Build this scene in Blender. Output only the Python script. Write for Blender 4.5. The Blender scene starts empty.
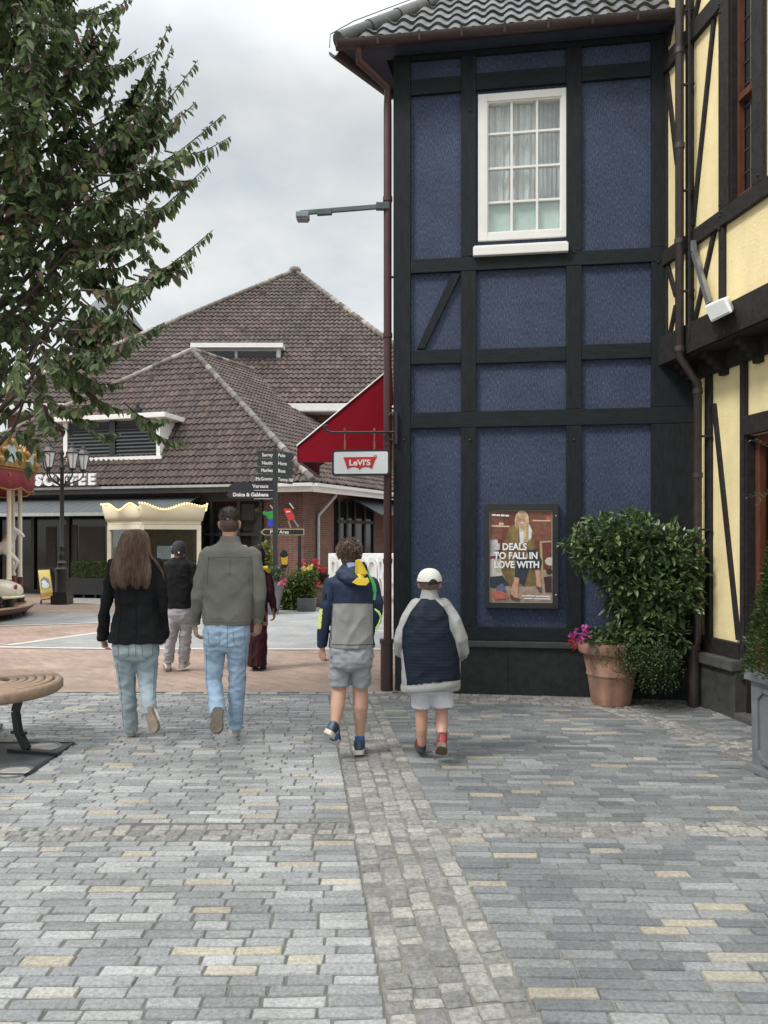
import bpy, bmesh, math, random
from mathutils import Vector, Matrix, noise
random.seed(7)
V = Vector
SC = bpy.context.scene
COL = SC.collection
F, H, CX, CY = 769.0, 1.6, 384.0, 540.0          # focal length (px), eye height, principal column, horizon row

def P(px, py, Y):
    return V(((px - CX) / F * Y, Y, H - (py - CY) / F * Y))
def G(px, py, z=0.0):
    Y = (H - z) * F / (py - CY)
    return V(((px - CX) / F * Y, Y, z))
def ray_plane(px, py, p0, n):
    d = V(((px - CX) / F, 1.0, -(py - CY) / F)); o = V((0, 0, H))
    return o + d * ((p0 - o).dot(n) / d.dot(n))

# ------------------------------------------------------------------ materials
MATS = {}
def _nt(name):
    m = bpy.data.materials.new(name); m.use_nodes = True
    nt = m.node_tree; b = nt.nodes['Principled BSDF']
    return m, nt, b
def ramp(nt, stops, fac=None, interp='LINEAR'):
    r = nt.nodes.new('ShaderNodeValToRGB'); cr = r.color_ramp; cr.interpolation = interp
    while len(cr.elements) > 1: cr.elements.remove(cr.elements[-1])
    cr.elements[0].position = stops[0][0]; cr.elements[0].color = (*stops[0][1], 1)
    for p, c in stops[1:]:
        e = cr.elements.new(p); e.color = (*c, 1)
    if fac is not None: nt.links.new(fac, r.inputs[0])
    return r
def texco(nt, scale=(1, 1, 1), rot=(0, 0, 0)):
    t = nt.nodes.new('ShaderNodeTexCoord'); mp = nt.nodes.new('ShaderNodeMapping')
    mp.inputs['Scale'].default_value = scale; mp.inputs['Rotation'].default_value = rot
    nt.links.new(t.outputs['Object'], mp.inputs[0]); return mp.outputs[0]
def noise_n(nt, vec, scale, detail=5, rough=.6):
    n = nt.nodes.new('ShaderNodeTexNoise'); n.inputs['Scale'].default_value = scale
    n.inputs['Detail'].default_value = detail; n.inputs['Roughness'].default_value = rough
    if vec is not None: nt.links.new(vec, n.inputs['Vector'])
    return n.outputs['Fac']
def mixc(nt, fac, a, b, mode='MIX'):
    m = nt.nodes.new('ShaderNodeMix'); m.data_type = 'RGBA'; m.blend_type = mode
    for s, val in ((m.inputs[0], fac), (m.inputs[6], a), (m.inputs[7], b)):
        if isinstance(val, (int, float)): s.default_value = val
        elif isinstance(val, tuple): s.default_value = (*val, 1)
        else: nt.links.new(val, s)
    return m.outputs[2]
def bump(nt, b, h, strength=.3, dist=.01):
    bp = nt.nodes.new('ShaderNodeBump'); bp.inputs['Strength'].default_value = strength
    bp.inputs['Distance'].default_value = dist
    nt.links.new(h, bp.inputs['Height']); nt.links.new(bp.outputs[0], b.inputs['Normal'])
def mat(name, col, rough=.7, var=.25, scale=9, bmp=0.0, bscale=60, st=(1, 1, 1), metal=0.0, spec=.5, bdist=.01, isl=0.0, streak=0.0):
    """plain painted / woven / cast surface: a base colour broken up by noise, and a fine bump"""
    if name in MATS: return MATS[name]
    m, nt, b = _nt(name)
    vec = texco(nt, st)
    lo = tuple(max(0, c * (1 - var)) for c in col); hi = tuple(min(1, c * (1 + var)) for c in col)
    f = noise_n(nt, vec, scale)
    out = ramp(nt, [(.25, lo), (.75, hi)], f).outputs[0]
    if isl:
        g = nt.nodes.new('ShaderNodeNewGeometry')
        r = ramp(nt, [(0, (1 - isl,) * 3), (1, (1 + isl,) * 3)], g.outputs['Random Per Island'])
        out = mixc(nt, 1.0, out, r.outputs[0], 'MULTIPLY')
    if streak:                                     # rain streaks and weathering, running down
        sn = noise_n(nt, texco(nt, (5.5, 5.5, .55)), 1.0, 6, .65); sn2 = noise_n(nt, texco(nt), 1.1, 5, .6)
        for q in (sn, sn2): out = mixc(nt, 1.0, out, ramp(nt, [(.33, (1 - streak,) * 3), (.58, (1 + streak * .3,) * 3)], q).outputs[0], 'MULTIPLY')
    nt.links.new(out, b.inputs['Base Color'])
    b.inputs['Roughness'].default_value = rough; b.inputs['Metallic'].default_value = metal
    b.inputs['Specular IOR Level'].default_value = spec
    if bmp: bump(nt, b, noise_n(nt, vec, bscale, 6, .65), bmp, bdist)
    MATS[name] = m; return m
def island_mat(name, stops, rough=.8, nscale=30, namt=.35, bmp=.4, bdist=.006, spec=.4, trans=0.0, bscale=70, patch=None, stain=None):
    """many separate pieces (setts, tiles, leaves): each piece its own tone"""
    if name in MATS: return MATS[name]
    m, nt, b = _nt(name)
    g = nt.nodes.new('ShaderNodeNewGeometry')
    c = ramp(nt, stops, g.outputs['Random Per Island']).outputs[0]
    vec = texco(nt)
    n = noise_n(nt, vec, nscale, 6, .7)
    nr = ramp(nt, [(.3, (1 - namt,) * 3), (.72, (1 + namt * .7,) * 3)], n)
    c = mixc(nt, 1.0, c, nr.outputs[0], 'MULTIPLY')
    if patch:
        pn = noise_n(nt, vec, patch[0], 4, .6)
        pr = ramp(nt, [(patch[2], (0, 0, 0)), (patch[3], (1, 1, 1))], pn)
        c = mixc(nt, pr.outputs[0], c, patch[1])
    if stain:
        sn = noise_n(nt, vec, stain[0], 5, .65); sr = ramp(nt, [(.32, (1 - stain[1],) * 3), (.6, (1 + stain[1] * .45,) * 3)], sn)
        c = mixc(nt, 1.0, c, sr.outputs[0], 'MULTIPLY')
    nt.links.new(c, b.inputs['Base Color'])
    b.inputs['Roughness'].default_value = rough; b.inputs['Specular IOR Level'].default_value = spec
    if bmp: bump(nt, b, noise_n(nt, vec, bscale, 6, .7), bmp, bdist)
    if trans:
        t = nt.nodes.new('ShaderNodeBsdfTranslucent'); nt.links.new(c, t.inputs[0])
        mx = nt.nodes.new('ShaderNodeMixShader'); mx.inputs[0].default_value = trans
        nt.links.new(b.outputs[0], mx.inputs[1]); nt.links.new(t.outputs[0], mx.inputs[2])
        nt.links.new(mx.outputs[0], nt.nodes['Material Output'].inputs[0])
    MATS[name] = m; return m
def glass_mat(name, tint=(.8, .85, .85), refl=.12):
    if name in MATS: return MATS[name]
    m, nt, b = _nt(name); nt.nodes.remove(b)
    tr = nt.nodes.new('ShaderNodeBsdfTransparent'); tr.inputs[0].default_value = (*tint, 1)
    gl = nt.nodes.new('ShaderNodeBsdfGlossy'); gl.inputs['Roughness'].default_value = .03
    gl.inputs[0].default_value = (.9, .93, .95, 1)
    fw = nt.nodes.new('ShaderNodeLayerWeight'); fw.inputs[0].default_value = .5
    fr = nt.nodes.new('ShaderNodeMath'); fr.operation = 'POWER'; fr.inputs[1].default_value = 3.5; nt.links.new(fw.outputs['Facing'], fr.inputs[0])
    ad = nt.nodes.new('ShaderNodeMath'); ad.operation = 'ADD'; ad.inputs[1].default_value = refl; ad.use_clamp = True
    nt.links.new(fr.outputs[0], ad.inputs[0])
    mx = nt.nodes.new('ShaderNodeMixShader')
    nt.links.new(ad.outputs[0], mx.inputs[0]); nt.links.new(tr.outputs[0], mx.inputs[1]); nt.links.new(gl.outputs[0], mx.inputs[2])
    nt.links.new(mx.outputs[0], nt.nodes['Material Output'].inputs[0])
    MATS[name] = m; return m
def emit_mat(name, col, s):
    if name in MATS: return MATS[name]
    m, nt, b = _nt(name)
    b.inputs['Base Color'].default_value = (*col, 1); b.inputs['Emission Color'].default_value = (*col, 1)
    b.inputs['Emission Strength'].default_value = s
    MATS[name] = m; return m
def brick_mat(name, c1, c2, mortar, bw=.22, bh=.065, ms=.008, rot=(0, 0, 0), bmp=.3, rough=.85, dirt=None, squash=1.0):
    if name in MATS: return MATS[name]
    m, nt, b = _nt(name)
    vec = texco(nt, (1, 1, 1), rot)
    br = nt.nodes.new('ShaderNodeTexBrick'); nt.links.new(vec, br.inputs['Vector'])
    br.inputs['Scale'].default_value = 1.0; br.inputs['Brick Width'].default_value = bw
    br.inputs['Row Height'].default_value = bh; br.inputs['Mortar Size'].default_value = ms
    br.inputs['Color1'].default_value = (*c1, 1); br.inputs['Color2'].default_value = (*c2, 1)
    br.inputs['Mortar'].default_value = (*mortar, 1); br.inputs['Bias'].default_value = -.1
    n = noise_n(nt, texco(nt), 1.3, 6, .7)
    r = ramp(nt, [(.3, (.72,) * 3), (.7, (1.2,) * 3)], n)
    c = mixc(nt, 1.0, br.outputs['Color'], r.outputs[0], 'MULTIPLY')
    n2 = noise_n(nt, texco(nt), 40, 4, .7)
    r2 = ramp(nt, [(.3, (.8,) * 3), (.7, (1.18,) * 3)], n2)
    c = mixc(nt, 1.0, c, r2.outputs[0], 'MULTIPLY')
    nt.links.new(c, b.inputs['Base Color']); b.inputs['Roughness'].default_value = rough
    inv = nt.nodes.new('ShaderNodeMath'); inv.operation = 'SUBTRACT'; inv.inputs[0].default_value = 1
    nt.links.new(br.outputs['Fac'], inv.inputs[1])
    bump(nt, b, inv.outputs[0], bmp, .006)
    MATS[name] = m; return m

# ------------------------------------------------------------------ mesh helpers
from mathutils.bvhtree import BVHTree
BASE = {}
def superellipse(a, p):
    c, s = math.cos(a), math.sin(a)
    return (math.copysign(abs(c) ** p, c), math.copysign(abs(s) ** p, s))
class MB:
    def __init__(self): self.v = []; self.f = []; self.m = []; self.cur = 0
    def add(self, vs, fs):
        o = len(self.v); self.v += [V(x) for x in vs]
        self.f += [tuple(i + o for i in f) for f in fs]; self.m += [self.cur] * len(fs); return self
    def slot(self, i): self.cur = i; return self
    def hexa(self, b, t):
        return self.add(b + t, [(3, 2, 1, 0), (4, 5, 6, 7), (0, 1, 5, 4), (1, 2, 6, 5), (2, 3, 7, 6), (3, 0, 4, 7)])
    def box(self, c, s, rz=0.0, R=None):
        c = V(c); x, y, z = (k / 2 for k in s)
        R = R or Matrix.Rotation(rz, 3, 'Z')
        q = lambda a, b_, d: c + R @ V((a, b_, d))
        return self.hexa([q(-x, -y, -z), q(x, -y, -z), q(x, y, -z), q(-x, y, -z)], [q(-x, -y, z), q(x, -y, z), q(x, y, z), q(-x, y, z)])
    def bar(self, a, b, w, t, up=(0, 0, 1)):
        a, b = V(a), V(b); d = (b - a).normalized(); s = d.cross(V(up))
        if s.length < 1e-4: s = d.cross(V((1, 0, 0)))
        s.normalize(); n = s.cross(d).normalized()
        s = s * (w / 2); n = n * (t / 2)
        return self.hexa([a - s - n, a + s - n, a + s + n, a - s + n], [b - s - n, b + s - n, b + s + n, b - s + n])
    def prism(self, poly, ext):
        ext = V(ext); n = len(poly); p = [V(x) for x in poly]
        fs = [tuple(range(n - 1, -1, -1)), tuple(range(n, 2 * n))]
        fs += [(i, (i + 1) % n, (i + 1) % n + n, i + n) for i in range(n)]
        return self.add(p + [x + ext for x in p], fs)
    def poly(self, pts): return self.add(pts, [tuple(range(len(pts)))])
    def rings(self, rings, cap=True):
        n = len(rings[0]); vs = [x for r in rings for x in r]; fs = []
        for k in range(len(rings) - 1):
            for i in range(n):
                j = (i + 1) % n
                fs.append((k * n + i, k * n + j, (k + 1) * n + j, (k + 1) * n + i))
        if cap:
            fs.append(tuple(range(n - 1, -1, -1))); fs.append(tuple((len(rings) - 1) * n + i for i in range(n)))
        return self.add(vs, fs)
    def tube(self, pts, rad, n=10, cap=True, round_ends=False, flat=1.0):
        pts = [V(p) for p in pts]
        if not isinstance(rad, (list, tuple)): rad = [rad] * len(pts)
        rad = list(rad)
        if round_ends:
            d0 = (pts[0] - pts[1]).normalized(); d1 = (pts[-1] - pts[-2]).normalized(); r0, r1 = rad[0], rad[-1]
            p0, p1 = pts[0], pts[-1]
            pre = [(p0 + d0 * r0 * s, r0 * c) for s, c in ((.98, .2), (.8, .6), (.45, .89))]
            post = [(p1 + d1 * r1 * s, r1 * c) for s, c in ((.45, .89), (.8, .6), (.98, .2))]
            if round_ends == 'start': post = []
            pts = [a for a, _ in pre] + pts + [a for a, _ in post]; rad = [a for _, a in pre] + rad + [a for _, a in post]
        rs = []; prev = None
        for i, p in enumerate(pts):
            d = (pts[min(i + 1, len(pts) - 1)] - pts[max(i - 1, 0)]).normalized()
            if prev is None:
                s = d.cross(V((0, 0, 1)))
                if s.length < .05: s = d.cross(V((0, 1, 0)))
            else: s = prev - d * prev.dot(d)
            s.normalize(); prev = s; t = d.cross(s)
            rs.append([p + s * rad[i] * math.cos(2 * math.pi * k / n) + t * rad[i] * flat * math.sin(2 * math.pi * k / n) for k in range(n)])
        return self.rings(rs, cap)
    def lathe(self, c, prof, n=24, cap=True):
        c = V(c)
        return self.rings([[c + V((r * math.cos(2 * math.pi * k / n), r * math.sin(2 * math.pi * k / n), z)) for k in range(n)] for r, z in prof], cap)
    def ell(self, c, r, n=16, m=10, R=None):
        c = V(c); rs = []
        for j in range(m + 1):
            a = -math.pi / 2 + math.pi * (.02 + .96 * j / m)
            ring = []
            for k in range(n):
                q = V((r[0] * math.cos(a) * math.cos(2 * math.pi * k / n), r[1] * math.cos(a) * math.sin(2 * math.pi * k / n), r[2] * math.sin(a)))
                ring.append(c + (R @ q if R else q))
            rs.append(ring)
        return self.rings(rs)
    def loft(self, secs, n=24, p=.85):
        """secs: (centre, half width, half thickness) in horizontal planes"""
        rs = []
        for c, rx, ry in secs:
            c = V(c); ring = []
            for k in range(n):
                x, y = superellipse(2 * math.pi * k / n, p)
                ring.append(c + V((rx * x, ry * y, 0)))
            rs.append(ring)
        return self.rings(rs)
    def build(self, name, mats, parent=None, base=None, smooth=False, bevel=0.0, weld=False):
        if not isinstance(mats, (list, tuple)): mats = [mats]
        b = BASE.get(parent.name, V((0, 0, 0))) if parent else (V(base) if base is not None else V((0, 0, 0)))
        me = bpy.data.meshes.new(name)
        me.from_pydata([tuple(x - b) for x in self.v], [], self.f)
        for m in mats: me.materials.append(m)
        if any(self.m): me.polygons.foreach_set('material_index', self.m)
        if bevel or weld:
            bm = bmesh.new(); bm.from_mesh(me)
            if weld: bmesh.ops.remove_doubles(bm, verts=bm.verts, dist=1e-4)
            bmesh.ops.recalc_face_normals(bm, faces=bm.faces)
            if bevel:
                bmesh.ops.bevel(bm, geom=[e for e in bm.edges if len(e.link_faces) == 2 and e.calc_face_angle(0) > .5], offset=bevel, segments=2, affect='EDGES', profile=.7)
            bm.to_mesh(me); bm.free()
        elif not smooth or True:
            bm = bmesh.new(); bm.from_mesh(me)
            bmesh.ops.recalc_face_normals(bm, faces=bm.faces); bm.to_mesh(me); bm.free()
        if smooth:
            me.polygons.foreach_set('use_smooth', [True] * len(me.polygons))
            try: me.set_sharp_from_angle(angle=math.radians(50))
            except Exception: pass
        return link(name, me, parent, b)
def link(name, me, parent, b):
    o = bpy.data.objects.new(name, me); COL.objects.link(o)
    if parent: o.parent = parent
    else: o.location = b
    BASE[o.name] = b
    return o
def thing(name, base, label, cat, group=None):
    o = bpy.data.objects.new(name, None); COL.objects.link(o); o.location = base; o.empty_display_size = .1
    BASE[o.name] = V(base)
    return tag(o, label, cat, group)
def tag(o, label, cat, group=None):
    o['label'] = label; o['category'] = cat
    if group: o['group'] = group
    return o
def kind(o, k): o['kind'] = k; return o
def each(name, pieces, m, parent, bevel=0.0):
    """the same kind of part several times: every piece a mesh of its own"""
    for fill in pieces:
        mb = MB(); fill(mb); mb.build(name, m, parent, bevel=bevel)
def raw(name, vs, fs, mats, parent=None, smooth=False, mi=None, base=None):
    b = BASE.get(parent.name, V((0, 0, 0))) if parent else (V(base) if base is not None else V((0, 0, 0)))
    me = bpy.data.meshes.new(name); me.from_pydata([tuple(V(x) - b) for x in vs], [], fs)
    for m in (mats if isinstance(mats, (list, tuple)) else [mats]): me.materials.append(m)
    if mi: me.polygons.foreach_set('material_index', mi)
    if smooth: me.polygons.foreach_set('use_smooth', [True] * len(me.polygons))
    return link(name, me, parent, b)

def organic(name, mb, m, parent, voxel=.008, smooth=6, disp=None, factor=.5, post=None):
    """weld overlapping closed lofts into ONE continuous smooth surface"""
    b = BASE.get(parent.name, V((0, 0, 0)))
    me = bpy.data.meshes.new('tmp'); me.from_pydata([tuple(x - b) for x in mb.v], [], mb.f)
    bm = bmesh.new(); bm.from_mesh(me); bmesh.ops.recalc_face_normals(bm, faces=bm.faces); bm.to_mesh(me); bm.free()
    o = bpy.data.objects.new('tmp', me); COL.objects.link(o)
    r = o.modifiers.new('r', 'REMESH'); r.mode = 'VOXEL'; r.voxel_size = voxel
    if smooth:
        s = o.modifiers.new('s', 'SMOOTH'); s.iterations = smooth; s.factor = factor
    dg = bpy.context.evaluated_depsgraph_get(); dg.update()
    out = bpy.data.meshes.new_from_object(o.evaluated_get(dg)); out.name = name
    bpy.data.objects.remove(o); bpy.data.meshes.remove(me)
    if disp:                                          # folds: (amplitude, frequency xyz)
        amp, fr = disp
        nv = len(out.vertices); co = [0.0] * (nv * 3); out.vertices.foreach_get('co', co)
        no = [0.0] * (nv * 3); out.vertex_normals.foreach_get('vector', no)
        sd = random.random() * 50
        for i in range(nv):
            x, y, z = co[3 * i:3 * i + 3]
            q = V((x * fr[0] + sd, y * fr[1], z * fr[2] + .5 * noise.noise(V((x * 4 + sd, y * 4, z * 4)))))
            n1 = noise.noise(q); d = amp * (1 - 2.2 * abs(n1) + .5 * noise.noise(q * 2.3))
            d -= amp * .45
            co[3 * i] += no[3 * i] * d; co[3 * i + 1] += no[3 * i + 1] * d; co[3 * i + 2] += no[3 * i + 2] * d
        out.vertices.foreach_set('co', co); out.update()
    out.materials.clear()
    for q in (m if isinstance(m, (list, tuple)) else [m]): out.materials.append(q)
    out.polygons.foreach_set('use_smooth', [True] * len(out.polygons))
    if post: post(out, b)
    return link(name, out, parent, b)

def text_mesh(body, size, origin, right, up, depth, name, m, parent, bold=0.0, align='LEFT', sx=1.0, shear=0.0, base=None):
    cu = bpy.data.curves.new('t', 'FONT'); cu.body = body; cu.size = size; cu.extrude = depth / 2; cu.offset = bold
    cu.align_x = align; cu.shear = shear; cu.resolution_u = 3
    o = bpy.data.objects.new('t', cu); COL.objects.link(o)
    dg = bpy.context.evaluated_depsgraph_get(); dg.update()
    me = bpy.data.meshes.new_from_object(o.evaluated_get(dg)); me.name = name
    bpy.data.objects.remove(o); bpy.data.curves.remove(cu)
    right, up = V(right).normalized(), V(up).normalized(); nrm = right.cross(up)
    b = BASE.get(parent.name, V((0, 0, 0))) if parent else (V(base) if base is not None else V((0, 0, 0)))
    for v in me.vertices:
        x, y, z = v.co
        v.co = V(origin) + right * x * sx + up * y + nrm * z - b
    me.materials.clear(); me.materials.append(m)
    return link(name, me, parent, b)

def pantiles(name, poly, eave_dir, up_dir, m, parent, tw=.24, tl=.34, amp=.035, step=.025, seg=6, cutters=()):
    """interlocking pantiles over a convex roof polygon: every tile its own little curved piece"""
    e = V(eave_dir).normalized(); u = V(up_dir); u = (u - e * u.dot(e)).normalized(); n = e.cross(u)
    if n.z < 0: n = -n
    o = V(poly[0]); q = [((V(p) - o).dot(e), (V(p) - o).dot(u)) for p in poly]
    x0, x1 = min(a for a, _ in q) - tw, max(a for a, _ in q) + tw; y0, y1 = min(b_ for _, b_ in q), max(b_ for _, b_ in q)
    vs = []; fs = []
    def inside_expand(cx, cy):
        s = 0
        for i in range(len(q)):
            ax, ay = q[i]; bx, by = q[(i + 1) % len(q)]
            cr = ((bx - ax) * (cy - ay) - (by - ay) * (cx - ax)) / max(1e-6, math.hypot(bx - ax, by - ay))
            if abs(cr) < tl * 1.3: continue
            sg = 1 if cr > 0 else -1
            if s == 0: s = sg
            elif s != sg: return False
        return True
    ny = int((y1 - y0) / tl) + 2; nx = int((x1 - x0) / tw) + 2
    for j in range(ny):
        for i in range(nx):
            cx, cy = x0 + (i + .5) * tw, y0 + (j + .5) * tl
            if not inside_expand(cx, cy): continue
            jz = random.uniform(-.004, .004); jy = random.uniform(-.008, .008)
            k0 = len(vs)
            for (yy, hh) in ((j * tl - .01 + jy, -.012), (j * tl - .01 + jy, step), ((j + 1) * tl + .03, .0)):
                for s in range(seg + 1):
                    t = s / seg
                    z = amp * (math.sin(2 * math.pi * t - .6) * .5 + .5) + hh + jz
                    vs.append(o + e * (x0 + (i + t * 1.03) * tw) + u * (y0 + yy) + n * z)
            w = seg + 1
            for r in range(2):
                for s in range(seg):
                    fs.append((k0 + r * w + s, k0 + r * w + s + 1, k0 + (r + 1) * w + s + 1, k0 + (r + 1) * w + s))
    b = BASE.get(parent.name, V((0, 0, 0)))
    me = bpy.data.meshes.new(name); me.from_pydata([tuple(x - b) for x in vs], [], fs)
    bm = bmesh.new(); bm.from_mesh(me)
    cen = sum((V(p) for p in poly), V((0, 0, 0))) / len(poly)
    for i in range(len(poly)):
        a, c = V(poly[i]), V(poly[(i + 1) % len(poly)])
        pn = (c - a).cross(n).normalized()
        if (cen - a).dot(pn) > 0: pn = -pn
        bmesh.ops.bisect_plane(bm, geom=bm.verts[:] + bm.edges[:] + bm.faces[:], plane_co=a - b + pn * .01, plane_no=pn, clear_outer=True)
    bm.to_mesh(me); bm.free()
    me.materials.append(m); me.polygons.foreach_set('use_smooth', [True] * len(me.polygons))
    try: me.set_sharp_from_angle(angle=math.radians(45))
    except Exception: pass
    return link(name, me, parent, b)

def leaf(vs, fs, p, d, up, L, W, fold=.25, droop=.0):
    """one leaf: 6 vertices, folded along the midrib and bent"""
    d = d.normalized(); s = d.cross(up)
    if s.length < 1e-3: s = d.cross(V((1, 0, 0)))
    s.normalize(); n = s.cross(d)
    k = len(vs)
    vs.append(p)
    m1 = p + d * L * .45 - V((0, 0, droop * L * .2)); tip = p + d * L - V((0, 0, droop * L * .6))
    a1 = p + d * L * .2; a2 = p + d * L * .72 - V((0, 0, droop * L * .38)); f = n * fold * W
    for sg in (1, -1): vs += [a1 + s * sg * W * .36 + f * .7, m1 + s * sg * W * .5 + f, a2 + s * sg * W * .34 + f * .7]
    vs += [m1, tip]
    fs += [(k, k + 1, k + 2, k + 7), (k + 7, k + 2, k + 3, k + 8), (k, k + 7, k + 5, k + 4), (k + 7, k + 8, k + 6, k + 5)]
def rdir():
    while True:
        v = V((random.uniform(-1, 1), random.uniform(-1, 1), random.uniform(-1, 1)))
        if .05 < v.length < 1: return v.normalized()
def foliage(lobes, count, L, W, shell=.55, droop=.3, updir=.35, vs=None, fs=None, rosette=1, keep=None):
    """leaves through the volume of a few irregular lobes, thicker near the skin, in small sprays"""
    vs = [] if vs is None else vs; fs = [] if fs is None else fs
    tot = sum(r[0] * r[1] * r[2] for _, r in lobes)
    for c, r in lobes:
        c = V(c)
        for _ in range(max(1, int(count * r[0] * r[1] * r[2] / tot / rosette))):
            d = rdir(); rad = shell + (1 - shell) * random.random() ** .6
            rad *= 1 + .22 * noise.noise(d * 2.3 + c * 3) + .1 * noise.noise(d * 6 + c)
            p = c + V((d.x * r[0], d.y * r[1], d.z * r[2])) * rad
            if keep and not keep(p): continue
            for q in range(rosette):
                dd = (d * .8 + rdir() * .9 + V((0, 0, updir))).normalized()
                l = L * random.uniform(.65, 1.2)
                leaf(vs, fs, p + rdir() * L * .25, dd, (V((0, 0, 1)) + rdir() * .5), l, W * l / L, .2, droop)
    return vs, fs
# ================================================================== camera, light, sky
cam = bpy.data.cameras.new('camera'); camo = bpy.data.objects.new('camera', cam); COL.objects.link(camo)
camo.location = (0, 0, H); camo.rotation_euler = (math.pi / 2, 0, 0)
cam.sensor_width = 36; cam.lens = F / 1024 * 36; cam.shift_y = (CY - 512) / 1024; cam.clip_end = 2000; cam.clip_start = .05
SC.camera = camo
SUN = V((-.62, -.42, .95)).normalized()
sl = bpy.data.lights.new('sun', 'SUN'); sl.energy = 1.5; sl.angle = math.radians(12); sl.color = (1, .965, .91)
slo = bpy.data.objects.new('sun', sl); COL.objects.link(slo); slo.rotation_euler = (-SUN).to_track_quat('-Z', 'Y').to_euler()
w = bpy.data.worlds.new('World'); SC.world = w; w.use_nodes = True
nt = w.node_tree; bg = nt.nodes['Background']; bg.inputs['Strength'].default_value = .1
sky = nt.nodes.new('ShaderNodeTexSky'); sky.sky_type = 'NISHITA'; sky.sun_disc = False
sky.sun_elevation = math.asin(SUN.z); sky.sun_rotation = math.atan2(SUN.x, SUN.y)
tc = nt.nodes.new('ShaderNodeTexCoord'); sep = nt.nodes.new('ShaderNodeSeparateXYZ'); nt.links.new(tc.outputs['Generated'], sep.inputs[0])
def mth(op, a, b):
    m = nt.nodes.new('ShaderNodeMath'); m.operation = op
    for s, val in zip(m.inputs, (a, b)):
        if isinstance(val, (int, float)): s.default_value = val
        else: nt.links.new(val, s)
    return m.outputs[0]
# clouds on a flat layer overhead: direction divided by its height
zc = mth('MAXIMUM', sep.outputs['Z'], .06)
cmb = nt.nodes.new('ShaderNodeCombineXYZ')
nt.links.new(mth('DIVIDE', sep.outputs['X'], mth('ADD', zc, .25)), cmb.inputs[0]); nt.links.new(mth('DIVIDE', sep.outputs['Y'], mth('ADD', zc, .25)), cmb.inputs[1])
n1 = noise_n(nt, cmb.outputs[0], 1.7, 7, .55); n2 = noise_n(nt, cmb.outputs[0], 4.0, 6, .6)
cloudtone = ramp(nt, [(.32, (6.1, 6.55, 6.8)), (.46, (7.0, 7.3, 7.4)), (.62, (8.2, 8.35, 8.3))], mth('ADD', mth('MULTIPLY', n1, .7), mth('MULTIPLY', n2, .3)))
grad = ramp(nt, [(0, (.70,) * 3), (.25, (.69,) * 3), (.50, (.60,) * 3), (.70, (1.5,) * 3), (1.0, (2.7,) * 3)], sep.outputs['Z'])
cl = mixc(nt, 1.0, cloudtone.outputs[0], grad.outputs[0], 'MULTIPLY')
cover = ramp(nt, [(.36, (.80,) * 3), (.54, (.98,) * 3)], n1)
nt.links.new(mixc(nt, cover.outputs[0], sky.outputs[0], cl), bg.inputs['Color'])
SC.view_settings.view_transform = 'Standard'; SC.view_settings.look = 'None'
SC.view_settings.exposure = 0.72; SC.view_settings.gamma = 1
SC.cycles.max_bounces = 8; SC.cycles.transparent_max_bounces = 12

# ================================================================== ground
m_sand = mat('sand', (.165, .156, .138), .95, .35, 14, .6, 120)
o = kind(MB().poly([(-160, -40, -.008), (160, -40, -.008), (160, 260, -.008), (-160, 260, -.008)]).build('ground', m_sand), 'structure')

def xl(y): return .26 + (y - 2.54) * -.108 - .245       # left and right lines of the drain of small setts
def xr(y): return .26 + (y - 2.54) * -.108 + .245 + max(0, 3.3 - y) * .03
def yend(x): return 8.02 + .004 * x                      # where the grey setts meet the brick
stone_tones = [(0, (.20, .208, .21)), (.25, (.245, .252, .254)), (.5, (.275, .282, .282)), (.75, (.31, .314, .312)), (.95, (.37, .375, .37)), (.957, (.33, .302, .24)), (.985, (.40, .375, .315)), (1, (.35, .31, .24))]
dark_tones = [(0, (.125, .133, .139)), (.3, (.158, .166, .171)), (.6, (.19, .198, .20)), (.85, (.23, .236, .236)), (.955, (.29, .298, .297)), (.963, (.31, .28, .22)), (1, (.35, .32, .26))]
cube_tones = [(0, (.19, .188, .18)), (.35, (.235, .232, .22)), (.7, (.285, .28, .265)), (1, (.36, .345, .31))]
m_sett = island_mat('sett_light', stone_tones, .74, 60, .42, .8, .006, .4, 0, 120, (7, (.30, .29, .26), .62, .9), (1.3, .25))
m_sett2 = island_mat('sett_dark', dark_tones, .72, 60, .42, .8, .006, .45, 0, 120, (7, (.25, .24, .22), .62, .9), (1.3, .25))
m_cube = island_mat('sett_cube', cube_tones, .8, 40, .5, .9, .009, .35, 0, 75, None, (1.5, .15))
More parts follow.
